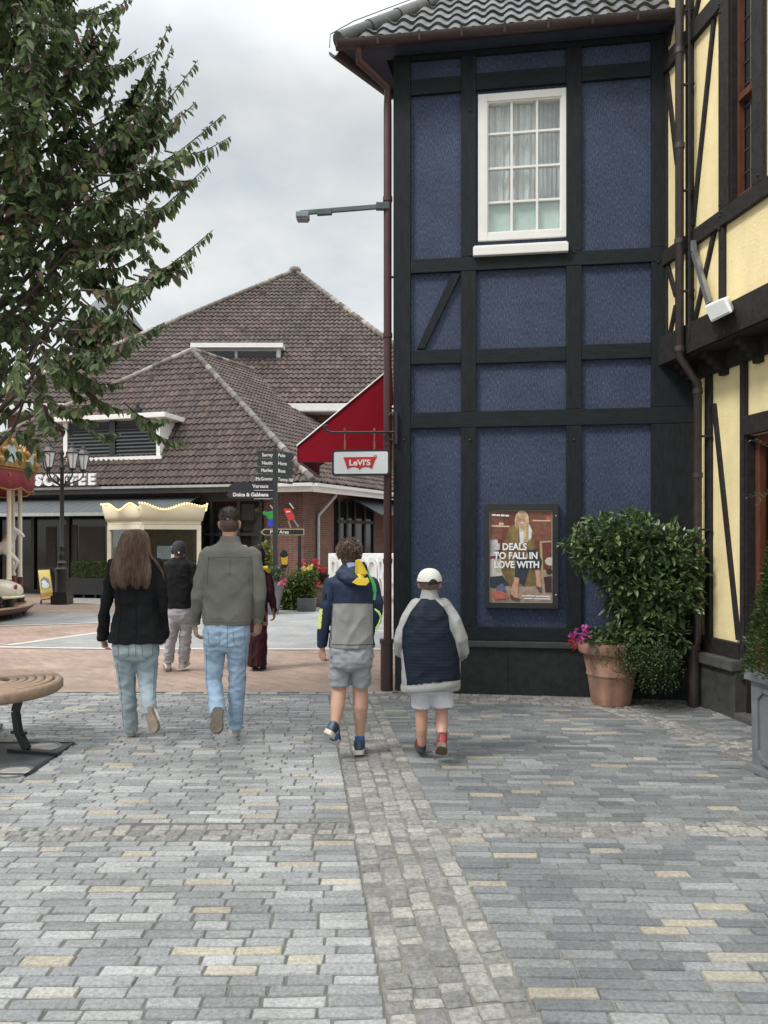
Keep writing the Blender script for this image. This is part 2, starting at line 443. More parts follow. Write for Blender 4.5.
def sett(vs, fs, mi, slot, cx, cy, lx, ly, ang, jit=.006, rnd=.011, dz=.004):
    ca, sa = math.cos(ang), math.sin(ang)
    hx, hy = lx / 2, ly / 2
    cor = [(-hx, -hy), (hx, -hy), (hx, hy), (-hx, hy)]
    cor = [(a + random.uniform(-jit, jit), b_ + random.uniform(-jit, jit)) for a, b_ in cor]
    z0 = random.uniform(-dz, dz); tx, ty = random.uniform(-.018, .018), random.uniform(-.02, .02)
    k = len(vs)
    # eight-cornered outline so the stones look hewn, in three heights
    out = []
    for i in range(4):
        a = cor[i]; b_ = cor[(i + 1) % 4]
        c = .12 + random.uniform(-.04, .04)
        out.append((a[0] + (b_[0] - a[0]) * c * (ly / max(lx, ly) if i % 2 == 0 else 1), a[1] + (b_[1] - a[1]) * c * .8))
        out.append((b_[0] + (a[0] - b_[0]) * c * (ly / max(lx, ly) if i % 2 == 0 else 1), b_[1] + (a[1] - b_[1]) * c * .8))
    pts = []
    for i in range(4):
        a = out[2 * i - 1]; c = cor[i]; b_ = out[2 * i]
        pts += [((a[0] + b_[0]) / 2 * .35 + c[0] * .65, (a[1] + b_[1]) / 2 * .35 + c[1] * .65), b_, out[2 * i + 1]]
    n = len(pts)
    for (ins, z) in ((0, -.03), (0, -.008), (rnd * .55, -.0015), (rnd * 1.5, .0)):
        for (a, b_) in pts:
            a2 = a - math.copysign(min(ins, abs(a) * .5), a); b2 = b_ - math.copysign(min(ins, abs(b_) * .5), b_)
            vs.append((cx + a2 * ca - b2 * sa, cy + a2 * sa + b2 * ca, z + (z0 + a2 * tx + b2 * ty if z > -.02 else 0)))
    for r in range(3):
        for i in range(n):
            j = (i + 1) % n
            fs.append((k + r * n + i, k + r * n + j, k + (r + 1) * n + j, k + (r + 1) * n + i)); mi.append(slot)
    fs.append(tuple(k + 3 * n + i for i in range(n))); mi.append(slot)
kind(MB().poly([(-5.7, 1.2, -.0065), (xl(1.2), 1.2, -.0065), (xl(8), 8.0, -.0065), (-5.7, 8.0, -.0065)]).build('paving_bed', mat('dark_grit', (.115, .11, .10), .95, .35, 14, .6, 120)), 'structure')
vs, fs, mi = [], [], []
def in_cross(x, y):       # the crosswise course of small cubes
    return abs(y - (4.24 + .02 * x)) < .115 or (x > xr(y) and y > 7.62 - .137 * (x - .5))
da, db = G(596, 701), G(790, 766)
dd_ = (db - da); dlen = dd_.length; dd_.normalize(); dn = V((-dd_.y, dd_.x, 0))
def in_diag(x, y):
    q = V((x, y, 0)) - da; return abs(q.dot(dn)) < .16 and -.2 < q.dot(dd_) < dlen + .5
pit = 0.067
y = 1.35; row = 0
while y < 8.0:
    h = pit * random.uniform(.93, 1.07)
    x = xl(y) - .006
    while x > -5.6:
        l = random.choice((.14, .17, .19, .2, .21, .22, .24)) * random.uniform(.92, 1.06)
        cx, cy = x - l / 2, y + h / 2
        yy = cy + .004 * math.sin(cx * 2) + .012 * cx
        if yy < yend(cx) - .05 and not in_cross(cx, yy) and not (-4.0 < cx < -2.5 and 5.19 < yy < 6.08):
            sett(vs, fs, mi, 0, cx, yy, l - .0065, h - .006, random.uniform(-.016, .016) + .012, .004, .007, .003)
        x -= l
    x = xr(y + .11) - .008 + random.uniform(0, .012)
    ang = -.035
    while x < 4.2:
        l = random.choice((.16, .19, .21, .22, .24, .27)) * random.uniform(.92, 1.06)
        cx = x + l / 2; cy = y + h / 2 + ang * (cx - xr(y)) + .11
        if cy < yend(cx) - .03 and not in_cross(cx, cy) and not in_diag(cx, cy):
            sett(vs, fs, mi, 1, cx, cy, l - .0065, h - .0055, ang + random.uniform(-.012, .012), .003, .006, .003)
        x += l
    y += h; row += 1
for c in range(5):                 # the drain: five rough columns of cubes
    y = 1.3 + random.uniform(0, .1)
    while y < 7.98:
        l = random.uniform(.055, .115)
        wdt = (xr(y) - xl(y)) / 5
        sett(vs, fs, mi, 2, xl(y) + wdt * (c + .5) + random.uniform(-.006, .006), y + l / 2, wdt - .007, l - .007, .108 + random.uniform(-.06, .06), .007, .012, .005)
        y += l
for k in (-1.5, -.5, .5):          # crosswise course
    x = -5.6
    while x < 4.1:
        l = random.uniform(.08, .13)
        yy = 4.24 + .02 * x + (k + .5) * .076
        if not (xl(yy) - .03 < x + l / 2 < xr(yy) + .03):
            sett(vs, fs, mi, 2, x + l / 2, yy, l - .008, .070, random.uniform(-.07, .07), .007, .011, .004)
        x += l
y = 7.6
for k in range(5):                 # cubes along the foot of the denim house
    x = xr(7.8) + .02
    while x < 3.0:
        l = random.uniform(.08, .12); yy = 7.66 + k * .085 - .137 * (x - .5)
        if yy < 8.05: sett(vs, fs, mi, 2, x + l / 2, yy, l - .01, .076, -.137 + random.uniform(-.08, .08), .009, .012, .004)
        x += l
for k in (-1.5, -.5, .5, 1.5):
    s = -.15
    while s < dlen + .5:
        l = random.uniform(.07, .11); q = da + dd_ * (s + l / 2) + dn * (k * .08)
        sett(vs, fs, mi, 2, q.x, q.y, l - .01, .07, math.atan2(dd_.y, dd_.x) + random.uniform(-.1, .1), .010, .013, .005)
        s += l
for k in range(46):                # soldier edge against the brick
    x = -5.6 + k * .2
    if x < .2: sett(vs, fs, mi, 0, x, yend(x) + .03, .188, .1, .0)
kind(raw('stone_paving', vs, fs, [m_sett, m_sett2, m_cube], mi=mi), 'structure')

m_clinker = brick_mat('clinker', (.34, .24, .19), (.25, .17, .135), (.27, .22, .18), .2, .07, .007, (0, 0, .75), .4)
kind(MB().poly([(-45, 8.08, 0), (20, 8.1, 0), (20, 70, 0), (-45, 70, 0)]).build('brick_paving', m_clinker), 'structure')
m_asph = brick_mat('grey_blocks', (.30, .30, .295), (.26, .262, .262), (.23, .23, .228), .3, .1, .006, (0, 0, .1), .3)
Z1, Z2 = .004, .008
def gpoly(pts, z): return [G(a, b_, z) for a, b_ in pts]
kind(MB().poly(gpoly([(8, 645.5), (110, 631), (215, 617), (300, 607), (420, 604), (470, 648.5), (110, 648)], Z1)).build('grey_paving', m_asph), 'structure')
kind(MB().poly(gpoly([(-160, 630), (0, 624.5), (112, 622), (190, 617), (160, 611.5), (60, 613), (-200, 618)], Z1)).build('grey_paving', m_asph), 'structure')
kind(MB().poly(gpoly([(60, 602), (150, 606), (240, 603), (420, 600.5), (420, 596), (60, 597)], Z1)).build('grey_paving', m_asph), 'structure')
m_kerb = mat('kerb', (.44, .425, .395), .85, .15, 5, .3, 60)
mb = MB()
for a, b_, w_ in (((-40, 646.2), (120, 648.6), .16), ((120, 648.6), (470, 649), .16), ((8, 645), (110, 631), .17), ((110, 631), (300, 607), .17), ((-160, 630.5), (112, 622.3), .14), ((68, 602), (150, 606), .2), ((150, 606), (420, 600.5), .2), ((345, 630), (400, 631), .18)):
    p, q = G(*a, Z2), G(*b_, Z2); d = (q - p).normalized(); n = V((-d.y, d.x, 0)) * w_ / 2
    mb.poly([p - n, q - n, q + n, p + n])
kind(mb.build('kerb_line', m_kerb), 'structure')
# ================================================================== the denim-clad half-timbered house
A8 = math.atan2(769, 5429)
U = V((math.cos(A8), -math.sin(A8), 0)); NW = V((-math.sin(A8), -math.cos(A8), 0)); BW = -NW
W0 = V((11 / F * 8.2, 8.2, 0))
def wpx(px, py, d=0.0):             # a point of the photo on the wall plane set d proud
    return ray_plane(px, py, W0 + NW * d, NW)
def wuz(px, py, d=0.0):
    p = wpx(px, py, d); return (p - W0).dot(U), p.z
def wp(u, z, d=0.0): return W0 + U * u + NW * d + V((0, 0, z))
def wrect(mb, u0, u1, z0, z1, d0, d1):
    return mb.hexa([wp(u0, z0, d0), wp(u1, z0, d0), wp(u1, z0, d1), wp(u0, z0, d1)], [wp(u0, z1, d0), wp(u1, z1, d0), wp(u1, z1, d1), wp(u0, z1, d1)])
m_denim, nt_, b_ = _nt('denim'); MATS['denim'] = m_denim
vec = texco(nt_, (1, 1, 1), (0, 0, A8))
mp2 = nt_.nodes.new('ShaderNodeMapping'); mp2.inputs['Scale'].default_value = (95, 95, 26); nt_.links.new(vec, mp2.inputs[0])
f1 = noise_n(nt_, mp2.outputs[0], 1.0, 3, .7); f2 = noise_n(nt_, vec, 2.2, 4, .6)
c1 = ramp(nt_, [(.3, (.014, .024, .050)), (.52, (.038, .053, .102)), (.72, (.108, .134, .190))], f1).outputs[0]
c2 = ramp(nt_, [(.3, (.78,) * 3), (.7, (1.2,) * 3)], f2).outputs[0]
nt_.links.new(mixc(nt_, 1.0, c1, c2, 'MULTIPLY'), b_.inputs['Base Color']); b_.inputs['Roughness'].default_value = .85
bump(nt_, b_, f1, .5, .006)
m_timber = mat('timber_black', (.0135, .0172, .0200), .7, .45, 6, .35, 40, (6, 6, 1.2), spec=.22)
m_timber2 = mat('timber_black_across', (.0135, .0172, .0200), .7, .45, 6, .35, 40, (1.2, 1.2, 9), spec=.22)
m_plinth = mat('plinth_stone', (.022, .024, .025), .6, .4, 12, .3, 90, spec=.25)
m_white = mat('white_paint', (.78, .77, .74), .45, .06, 5, .05, 60)
m_brown = mat('brown_metal', (.042, .026, .024), .42, .35, 9, .1, 50)
m_pipe = mat('maroon_metal', (.055, .020, .020), .5, .35, 7, .1, 50)
m_glass = glass_mat('window_glass', (.93, .95, .95), .16)
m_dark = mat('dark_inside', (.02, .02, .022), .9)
m_tile = island_mat('glazed_tile', [(0, (.055, .058, .062)), (.5, (.085, .088, .092)), (1, (.13, .132, .135))], .6, 14, .5, .3, .004, .55)

hs = thing('timbered_house', W0, 'house clad in blue denim cloth between black timbers, white window upstairs', 'house')
UR = 3.05                                   # wall runs on behind the yellow house
ZT = 6.735
wu0, wz0 = wuz(479, 241); wu1, wz1 = wuz(566, 87.5)
mb = MB()
wrect(mb, 0, wu0, .0, ZT, -.22, 0); wrect(mb, wu1, UR, 0, ZT, -.22, 0)
wrect(mb, wu0, wu1, 0, wz0, -.22, 0); wrect(mb, wu0, wu1, wz1, ZT, -.22, 0)
mb.build('wall', m_denim, hs)
mb = MB()                                   # the other three walls and a dark room behind the window
q = [wp(0, 0, -.22), wp(0, 0, -6.0), wp(UR, 0, -6.0), wp(UR, 0, -.22)]
for i in range(3): 
    a, b_ = q[i], q[i + 1]; mb.poly([a, b_, b_ + V((0, 0, ZT)), a + V((0, 0, ZT))])
mb.build('side_wall', mat('dark_render', (.05, .055, .075), .85, .3), hs)
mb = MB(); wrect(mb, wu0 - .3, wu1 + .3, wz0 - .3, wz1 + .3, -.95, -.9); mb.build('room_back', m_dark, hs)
TD = .045                                   # how far the timbers stand proud
def post(x0, x1, yt, yb, d=TD, name='post', m=None):
    u0, zt = wuz(x0, yt, d); u1, zb = wuz(x1, yb, d)
    mb = MB(); wrect(mb, u0, u1, zb, zt, .0, d); return mb.build(name, m or m_timber, hs, bevel=.006)
ztop = ZT - .015
zsill0 = wuz(520, 641, .06)[1]; zsill1 = wuz(520, 627.5, .06)[1]
zC0, zC1 = wuz(530, 426, TD)[1], wuz(530, 410, TD)[1]
zA0, zA1 = wuz(530, 267.5, TD)[1], wuz(530, 253.5, TD)[1]
def upost(u0, u1, z0, z1, d=TD): 
    mb = MB(); wrect(mb, u0, u1, z0, z1, 0, d); return mb.build('post', m_timber, hs, bevel=.006)
def ubeam(u0, u1, z0, z1, d=TD, name='beam'):
    mb = MB(); wrect(mb, u0, u1, z0, z1, 0, d); return mb.build(name, m_timber2, hs, bevel=.006)
E = .003
pu = [(wuz(a, 400, TD)[0], wuz(b_, 400, TD)[0]) for a, b_ in ((394.5, 410.5), (461, 476), (566.4, 581.6), (651.5, 666))]
pu[0] = (-.012, pu[0][1]); pu[3] = (pu[3][0], UR - .02)
levels = [(zsill1, zC0), (zC1, zA0), (zA1, ztop - .05)]
for i, (a, b_) in enumerate(pu):
    for z0, z1 in levels:
        if i in (0,): continue
        upost(a, b_, z0 + E, z1 - E)
upost(pu[0][0], pu[0][1], .52, ztop, .05)
ubeam(pu[0][1] + E, UR, zC0, zC1, .048); ubeam(pu[0][1] + E, UR - .02, zA0, zA1, .048)
ubeam(pu[0][1] + E, UR - .02, ztop - .05, ztop, .047); ubeam(pu[0][1] + E, UR - .02, zsill0, zsill1, .06, 'sill_beam')
for (i, yt, yb, px) in ((0, 349.5, 363.5, 435), (1, 347.5, 362, 520), (2, 343.5, 358.5, 615), (0, 77.5, 93, 435), (1, 69.5, 86, 520), (2, 63.5, 78, 615)):
    ubeam(pu[i][1] + E, pu[i + 1][0] - E, wuz(px, yb, TD)[1], wuz(px, yt, TD)[1], .042)
mb = MB(); mb.prism([wpx(*p, .0) for p in ((417, 349.5), (425, 349.5), (460.5, 275.5), (452, 274.5))], NW * .04); mb.build('brace', m_timber, hs, bevel=.004)
# plinth
mb = MB(); zl = wuz(520, 648, .09)[1]
wrect(mb, .02, UR, zl, zsill0 - E, 0, .09); mb.build('plinth_ledge', mat('ledge', (.04, .042, .043), .5, .3, 10, .2, 60), hs, bevel=.012)
us = wuz(508, 670, .055)[0]
mb = MB(); wrect(mb, .02, us - .004, -.02, zl - E, 0, .055); wrect(mb, us + .004, us + 1.3, -.02, zl - E, 0, .055); wrect(mb, us + 1.308, UR, -.02, zl - E, 0, .055)
wrect(mb, .02, UR, -.02, zl - E, 0, .047)
mb.build('plinth', m_plinth, hs)
# window
fu0, fz0 = wuz(478, 241, .03); fu1, fz1 = wuz(566.5, 87.3, .03)
gu0, gz0 = wuz(487.3, 234, .0); gu1, gz1 = wuz(561, 97, .0)
mb = MB()
wrect(mb, fu0, gu0, fz0, fz1, -.1, .03); wrect(mb, gu1, fu1, fz0, fz1, -.1, .03)
wrect(mb, gu0, gu1, fz0, gz0, -.1, .029); wrect(mb, gu0, gu1, gz1, fz1, -.1, .029)
win = mb.build('window', m_white, hs, bevel=.006)
mb = MB()
for px in (511.6, 537.0):
    u = wuz(px, 160, 0)[0]; wrect(mb, u - .012, u + .012, gz0, gz1, -.05, 0.0)
for py in (131.5, 166.3, 200.5):
    z = wuz(524, py, 0)[1]; wrect(mb, gu0, gu1, z - .011, z + .011, -.048, -.002)
wrect(mb, gu0 - .01, gu0 + .012, gz0, gz1, -.05, .012); wrect(mb, gu1 - .012, gu1 + .01, gz0, gz1, -.05, .012)
wrect(mb, gu0 + .012, gu1 - .012, gz0 - .01, gz0 + .014, -.05, .011); wrect(mb, gu0 + .012, gu1 - .012, gz1 - .014, gz1 + .01, -.05, .011)
mb.build('glazing_bars', m_white, win)
mb = MB(); mb.poly([wp(gu0, gz0, -.03), wp(gu1, gz0, -.03), wp(gu1, gz1, -.03), wp(gu0, gz1, -.03)]); mb.build('pane', m_glass, win)
su0, sz0 = wuz(473, 255.5, .1); su1, sz1 = wuz(568.5, 241.5, .1)
mb = MB(); wrect(mb, su0, su1, sz0, sz1 - .003, .0, .10); wrect(mb, su0 + .01, su1 - .01, sz1, sz1 + .02, .0, .07); mb.build('sill', m_white, win, bevel=.008)
def curtain(u0, u1, zt, zb, d, waves, sweep, m):
    vs, fs = [], []; nx, nz = 70, 14
    for j in range(nz + 1):
        t = j / nz
        for i in range(nx + 1):
            s = i / nx; u = u0 + (u1 - u0) * (s + sweep * t * t * s * (1 - .3 * s))
            vs.append(wp(u, zt + (zb - zt) * t, d + .020 * math.sin(s * waves * 6.28 + 1.5 * math.sin(s * 9 + t)) + .010 * math.sin(s * waves * 14 + t * 3)))
    for j in range(nz):
        for i in range(nx):
            k = j * (nx + 1) + i; fs.append((k, k + 1, k + nx + 2, k + nx + 1))
    return raw('curtain', vs, fs, m, win, True)
m_cur = island_mat('curtain', [(0, (.78, .80, .77)), (1, (.80, .81, .78))], .9, 8, .12, 0, trans=.12)
gm = (gu0 + gu1) / 2
curtain(gu0 - .05, gm + .12, gz1 + .1, gz0 - .1, -.10, 7, -.05, m_cur)
curtain(gm + .0, gu1 + .05, gz1 + .1, gz0 - .1, -.17, 8, .02, m_cur)
mb = MB(); wrect(mb, gu0, gu1, gz0 - .05, gz0 + .36, -.062, -.055); mb.build('blind', mat('mint_cloth', (.55, .66, .60), .8, .12), win)
# roof: eaves out front, hip at the left corner
EV = .24; zE = 6.77
cA = wp(-.56, zE, EV); cB = wp(2.86, zE, EV)
sl = math.tan(math.radians(46))
def slope(p, back): return p + BW * back + V((0, 0, back * sl))
hipT = cA + U * 2.2 + BW * 2.2 + V((0, 0, 2.2 * sl))
cB2 = cB + U * .2
ridR = cB2 + BW * 2.2 + V((0, 0, 2.2 * sl))
rf = MB()
L2 = cA + V((.62, .785, 0)) * 1.0
rf.poly([cA, cB2, ridR, hipT]); rf.poly([L2, cA, hipT]); rf.poly([L2, hipT, hipT + BW * 2.2, L2 + BW * 4.5]); rf.poly([hipT, ridR, ridR + BW * 2.2, hipT + BW * 2.2])
rf.build('roof', m_dark, hs)
rt = pantiles('roof_tiles', [cA, cB2, ridR, hipT], U, BW + V((0, 0, sl)), m_tile, hs, .19, .29, .042, .03, 8)
pantiles('roof_tiles', [L2, cA, hipT], (L2 - cA), hipT - cA, m_tile, hs, .19, .29, .042, .03, 6)
mb = MB(); n_ = 8
for i in range(n_):
    a = cA.lerp(hipT, i / n_) + V((0, 0, .05)); b2 = cA.lerp(hipT, (i + 1.08) / n_) + V((0, 0, .055))
    mb.tube([a, b2], [.088, .075], 12)
mb.build('hip_tiles', m_tile, rt, smooth=True)
mb = MB(); pts = [cA + V((-.10, .0, -.02)), cA + V((-.09, 0, .12))] + [cA.lerp(hipT, t) + V((0, 0, .19 + .01 * math.sin(t * 40))) for t in (.06, .3, .6, 1)]
mb.tube(pts, .006, 6); mb.build('lightning_wire', mat('grey_wire', (.2, .21, .22), .4), hs)
def gutter(a, b_, m, par, r=.075, out=NW):
    mb = MB(); d = (b_ - a).normalized(); n = 10; rs = []
    for p in (a, b_):
        ring = []
        for k in range(n + 1):
            t = math.pi * k / n; ring.append(p + out * r * math.cos(t) - V((0, 0, r * math.sin(t))))
        for k in range(n, -1, -1):
            t = math.pi * k / n; ring.append(p + out * (r - .012) * math.cos(t) - V((0, 0, (r - .012) * math.sin(t))))
        rs.append(ring)
    mb.rings(rs); return mb.build('gutter', m, par, smooth=True)
zg = V((0, 0, -.015))
gt = gutter(cA + NW * .06 + zg - U * .02, cB + NW * .06 + zg, m_brown, hs, .07)
go_ = V((-.80, .60, 0)); gutter(cA + go_ * .06 + zg, L2 + go_ * .06 + zg, m_brown, hs, .08, go_)
for t in range(9):
    p = cA.lerp(cB, t / 8) + NW * .06 + zg; mb = MB(); mb.bar(p + NW * .083 + V((0, 0, .01)), p + NW * .06 - V((0, 0, .078)), .025, .008); mb.build('gutter_bracket', m_brown, gt)
mb = MB()                                        # soffit and fascia
mb.hexa([cA + V((0, 0, -.05)), cB2 + V((0, 0, -.05)), wp(3.06, zE - .035, -.02), wp(-.10, zE - .035, -.02)], [cA + V((0, 0, -.02)), cB2 + V((0, 0, -.02)), wp(3.06, zE - .02, -.02), wp(-.10, zE - .02, -.02)])
mb.hexa([cA + V((0, 0, -.048)), wp(-.1, zE - .034, -.02), wp(-.05, zE - .034, -.6), L2 + V((0, 0, -.048))], [cA + V((0, 0, -.019)), wp(-.1, zE - .019, -.02), wp(-.05, zE - .019, -.6), L2 + V((0, 0, -.019))])
mb.build('soffit', mat('soffit_blue', (.035, .042, .075), .7, .3), hs)
# downpipe round the corner
p0 = wp(-.34, zE - .09, EV - .1); xp = -.075
mb = MB(); pts = [p0 + NW * .14 + V((0, 0, .03)), p0 + NW * .12 + V((0, 0, -.10)), wp(xp, 6.42, .03), wp(xp, 6.2, .03), wp(xp, .48, .03)]
mb.tube(pts, .043, 12)
for z in (5.2, 3.75, 2.6, 1.35): mb.tube([wp(xp, z, .03), wp(xp, z + .05, .03)], .051, 12)
dp = mb.build('downpipe', m_pipe, hs, smooth=True)
mb = MB(); mb.tube([wp(xp - .01, -.02, .03), wp(xp - .01, .5, .03)], .066, 12); mb.tube([wp(xp - .01, .5, .03), wp(xp - .01, .545, .03)], .076, 12)
mb.build('standpipe', m_brown, dp, smooth=True)
for z in (4.4, 3.0, 2.05): mb = MB(); mb.bar(wp(xp, z, .03), wp(.0, z, .0), .02, .02); mb.build('pipe_clip', m_brown, dp)
mb = MB()
for (px, py) in ((470, 110), (470, 255), (574, 252), (404, 440), (658, 262), (574, 440), (470, 440)):
    mb = MB(); mb.ell(wpx(px, py, .05), (.012, .012, .012), 8, 5); mb.build('bolt', mat('bolt_steel', (.05, .05, .05), .35, metal=.6), hs)

# small floodlight on a long arm
base = wp(-.1, 4.98, .03)
fl = thing('floodlight', base, 'small grey floodlight on a long thin arm sticking out from the blue house corner', 'lamp')
a = wpx(388, 206, .06); b2 = P(300, 213, 8.25)
mb = MB(); mb.bar(a, b2, .035, .045); mb.build('arm', mat('grey_steel', (.10, .12, .12), .45, metal=.3), fl, bevel=.004)
mb = MB(); mb.box(b2 + V((.03, 0, -.035)), (.14, .13, .06)); mb.box(b2 + V((.03, 0, -.075)), (.12, .11, .02)); mb.build('lamp_head', mat('lamp_grey', (.22, .25, .29), .4), fl, bevel=.012)
each('bracket', [lambda mb: mb.box(a.lerp(b2, .72) + V((0, 0, -.012)), (.16, .05, .06), -A8), lambda mb: mb.box(a.lerp(b2, .06), (.14, .06, .07))], mat('green_grey', (.06, .09, .085), .5), fl, .005)

# hanging shop sign
m_iron = mat('black_iron', (.018, .018, .019), .42, .3, 12, .1, 60)
Ys = 8.12
sg = thing('hanging_sign', wp(0, 2.2, .05), 'white illuminated shop sign with red wing emblem hanging from iron bracket', 'sign')
mb = MB()
mb.tube([P(397, 432, Ys), P(345, 432.5, Ys), P(332, 432.5, Ys), P(327, 431, Ys), P(323.8, 428.5, Ys), P(324.2, 426.5, Ys), P(327.5, 425.8, Ys)], .012, 8)
mb.tube([P(396, 441, Ys), P(388, 439, Ys), P(380, 434, Ys), P(376, 432.5, Ys)], .007, 8)
mb.tube([P(396, 412, Ys), P(391, 413, Ys), P(388.5, 416, Ys)], .008, 8)
mb.box(P(396, 428, Ys), (.03, .04, .34)); 
mb.build('bracket', m_iron, sg, smooth=True)
for px in (345, 374.5):
    mb = MB(); mb.tube([P(px, 430.5, Ys), P(px, 442, Ys)], .007, 8); mb.tube([P(px, 431, Ys), P(px, 428, Ys)], .012, 8)
    mb.tube([P(px, 441, Ys), P(px, 452, Ys)], .011, 8)
    mb.build('hanger', mat('copper', (.30, .15, .10), .4, metal=.5), sg, smooth=True)
sL, sR, sT, sB = P(332, 450, Ys), P(390, 448.5, Ys - .06), P(332, 450, Ys).z, P(332, 476, Ys).z
su = (V((sR.x, sR.y, 0)) - V((sL.x, sL.y, 0))); sw = su.length; su.normalize(); sn = V((su.y, -su.x, 0))
so = V((sL.x, sL.y, 0))
def sp(u, z, d=0): return so + su * u + sn * d + V((0, 0, z))
def rrect(w_, h_, r, n=5):
    out = []
    for (cx, cy, a0) in ((w_ - r, r, -90), (w_ - r, h_ - r, 0), (r, h_ - r, 90), (r, r, 180)):
        for k in range(n + 1):
            a = math.radians(a0 + 90 * k / n); out.append((cx + r * math.cos(a), cy + r * math.sin(a)))
    return out
hh = sT - sB
mb = MB(); mb.prism([sp(a, sB + b_, .0) for a, b_ in rrect(sw, hh, .035)], -sn * .09); mb.build('sign_frame', m_iron, sg)
mb = MB(); k = .022
mb.prism([sp(k + a, sB + k + b_, .006) for a, b_ in rrect(sw - 2 * k, hh - 2 * k, .02)], -sn * .004); fc = mb.build('sign_face', mat('sign_white', (.74, .76, .78), .3, .03), sg)
m_red = mat('emblem_red', (.55, .020, .026), .4, .05)
x0, x1 = .20 * sw, .765 * sw; zt, zb2 = sB + .715 * hh, sB + .25 * hh
pts = [(x0, zt), (x0 + .07 * sw, zb2)]
c_ = (x0 + x1) / 2; xa, xb = x0 + .07 * sw, x1 - .07 * sw
for k in range(1, 20):
    t = k / 20; u = xa + (xb - xa) * t
    s = (t * 2) % 1.0 if t != .5 else 0
    pts.append((u, zb2 + .055 * hh * (math.sin(math.pi * s) if t != .5 else 0) * 1.6 - (.01 if t == .5 else 0)))
pts += [(xb, zb2), (x1, zt)]
mb = MB(); mb.prism([sp(a, z, .010) for a, z in pts], -sn * .003); mb.build('emblem', m_red, sg)
text_mesh("LeVI'S", .082, sp(c_, sB + .40 * hh, .013), su, (0, 0, 1), .003, 'sign_lettering', m_white, sg, .0028, 'CENTER', 1.12)
mb = MB(); mb.tube([sp(x1 - .01 + .016 * math.cos(t / 8 * 6.283), zt + .018 * math.sin(t / 8 * 6.283), .010) for t in range(9)], .003, 5); mb.build('mark', m_red, sg)

# red wedge awning on the flank
m_awn = mat('awning_red', (.25, .009, .020), .85, .12, 2.5, .12, 200, spec=.1)
Ya = 9.0
aT, aO, aB = P(388, 367.5, Ya), P(297.5, 446, Ya), P(297.5, 462, Ya); aBW = P(392, 462, Ya)
aT.x = aBW.x = max(aT.x, aBW.x)
back = V((.05, 2.4, 0))
aw = thing('awning', V((aBW.x, Ya, aB.z)), 'dark red wedge-shaped fabric awning with white piping on the flank of the blue house', 'awning')
mb = MB(); mb.prism([aT, aO, aB, aBW], V((.0, .006, 0))); mb.build('end_panel', m_awn, aw)
mb = MB(); mb.prism([aT, aT + V((0, 0, -.012)), aO + V((.01, 0, -.012)), aO], back); mb.build('canopy', m_awn, aw)
mb = MB(); mb.prism([aO, aO + V((.01, 0, 0)), aB + V((.01, 0, 0)), aB], back); mb.build('valance', m_awn, aw)
mb = MB(); mb.tube([aT + V((0, -.008, .004)), aO + V((-.004, -.008, .004))], .009, 6); mb.tube([aO + V((-.006, -.004, .004)), aO + back + V((-.006, 0, .004))], .009, 6); mb.build('piping', m_white, aw)
mb = MB(); mb.tube([aB + V((.02, .02, .01)), aBW + V((0, .02, .01))], .014, 6); mb.tube([aB + V((.02, .02, .01)), aB + back + V((.02, 0, .01))], .014, 6); mb.build('frame', m_iron, aw)

# poster in a black frame
fuA, fzA = wuz(485, 608, .09); fuB, fzB = wuz(558.5, 503.5, .09)
po = thing('poster_frame', wp(fuA, fzA, 0), 'black framed fashion poster of a seated blonde woman on the denim wall', 'poster')
iuA, izA = wuz(489.5, 602.5, .09); iuB, izB = wuz(552.5, 510, .09)
mb = MB(); wrect(mb, fuA, iuA, fzA, fzB, .0, .09); wrect(mb, iuB, fuB, fzA, fzB, 0, .09); wrect(mb, iuA, iuB, fzA, izA, 0, .089); wrect(mb, iuA, iuB, izB, fzB, 0, .089); wrect(mb, iuA, iuB, izA, izB, 0, .06)
mb.build('frame', m_iron, po, bevel=.005)
pw, ph = iuB - iuA, izB - izA
cols = {'wall': (.15, .045, .028), 'wall2': (.20, .075, .045), 'floor': (.34, .25, .19), 'coat': (.235, .16, .055), 'coat2': (.17, .11, .038), 'hair': (.62, .46, .27), 'hair2': (.45, .31, .16), 'skin': (.52, .29, .20), 'shirt': (.70, .70, .70), 'jeans': (.025, .035, .05), 'white': (.82, .82, .82), 'shelf': (.66, .48, .33), 'box': (.50, .47, .46), 'shoe': (.10, .06, .045), 'pot': (.045, .02, .018), 'bag': (.10, .13, .22), 'bag2': (.45, .12, .08), 'table': (.55, .52, .46), 'frame': (.42, .30, .17), 'edge': (.45, .38, .30)}
keys = list(cols); pmats = [mat('print_' + k, cols[k], .35, .38 if k in ('coat', 'coat2', 'wall', 'wall2', 'jeans', 'floor', 'hair', 'hair2', 'skin', 'box', 'bag', 'bag2') else .12, 22) for k in keys]
mb = MB(); lay = [0.0605]
def art(key, pts):                       # printed shapes, photo crop coordinates 78..618 x 125..922
    mb.slot(keys.index(key)); lay[0] += .0004
    mb.poly([wp(iuA + (x - 78) / 540 * pw, izB - (y - 125) / 797 * ph, lay[0]) for x, y in pts])
def oval(cx, cy, rx, ry, n=18, a0=0, a1=360): return [(cx + rx * math.cos(math.radians(a0 + (a1 - a0) * k / n)), cy + ry * math.sin(math.radians(a0 + (a1 - a0) * k / n))) for k in range(n)]
art('edge', [(78, 125), (618, 125), (618, 922), (78, 922)]); art('wall', [(84, 131), (612, 131), (612, 640), (84, 640)])
art('floor', [(84, 640), (612, 640), (612, 916), (84, 916)]); art('wall2', [(420, 131), (612, 131), (612, 380), (420, 380)]); art('wall2', [(84, 131), (200, 131), (190, 380), (84, 380)])
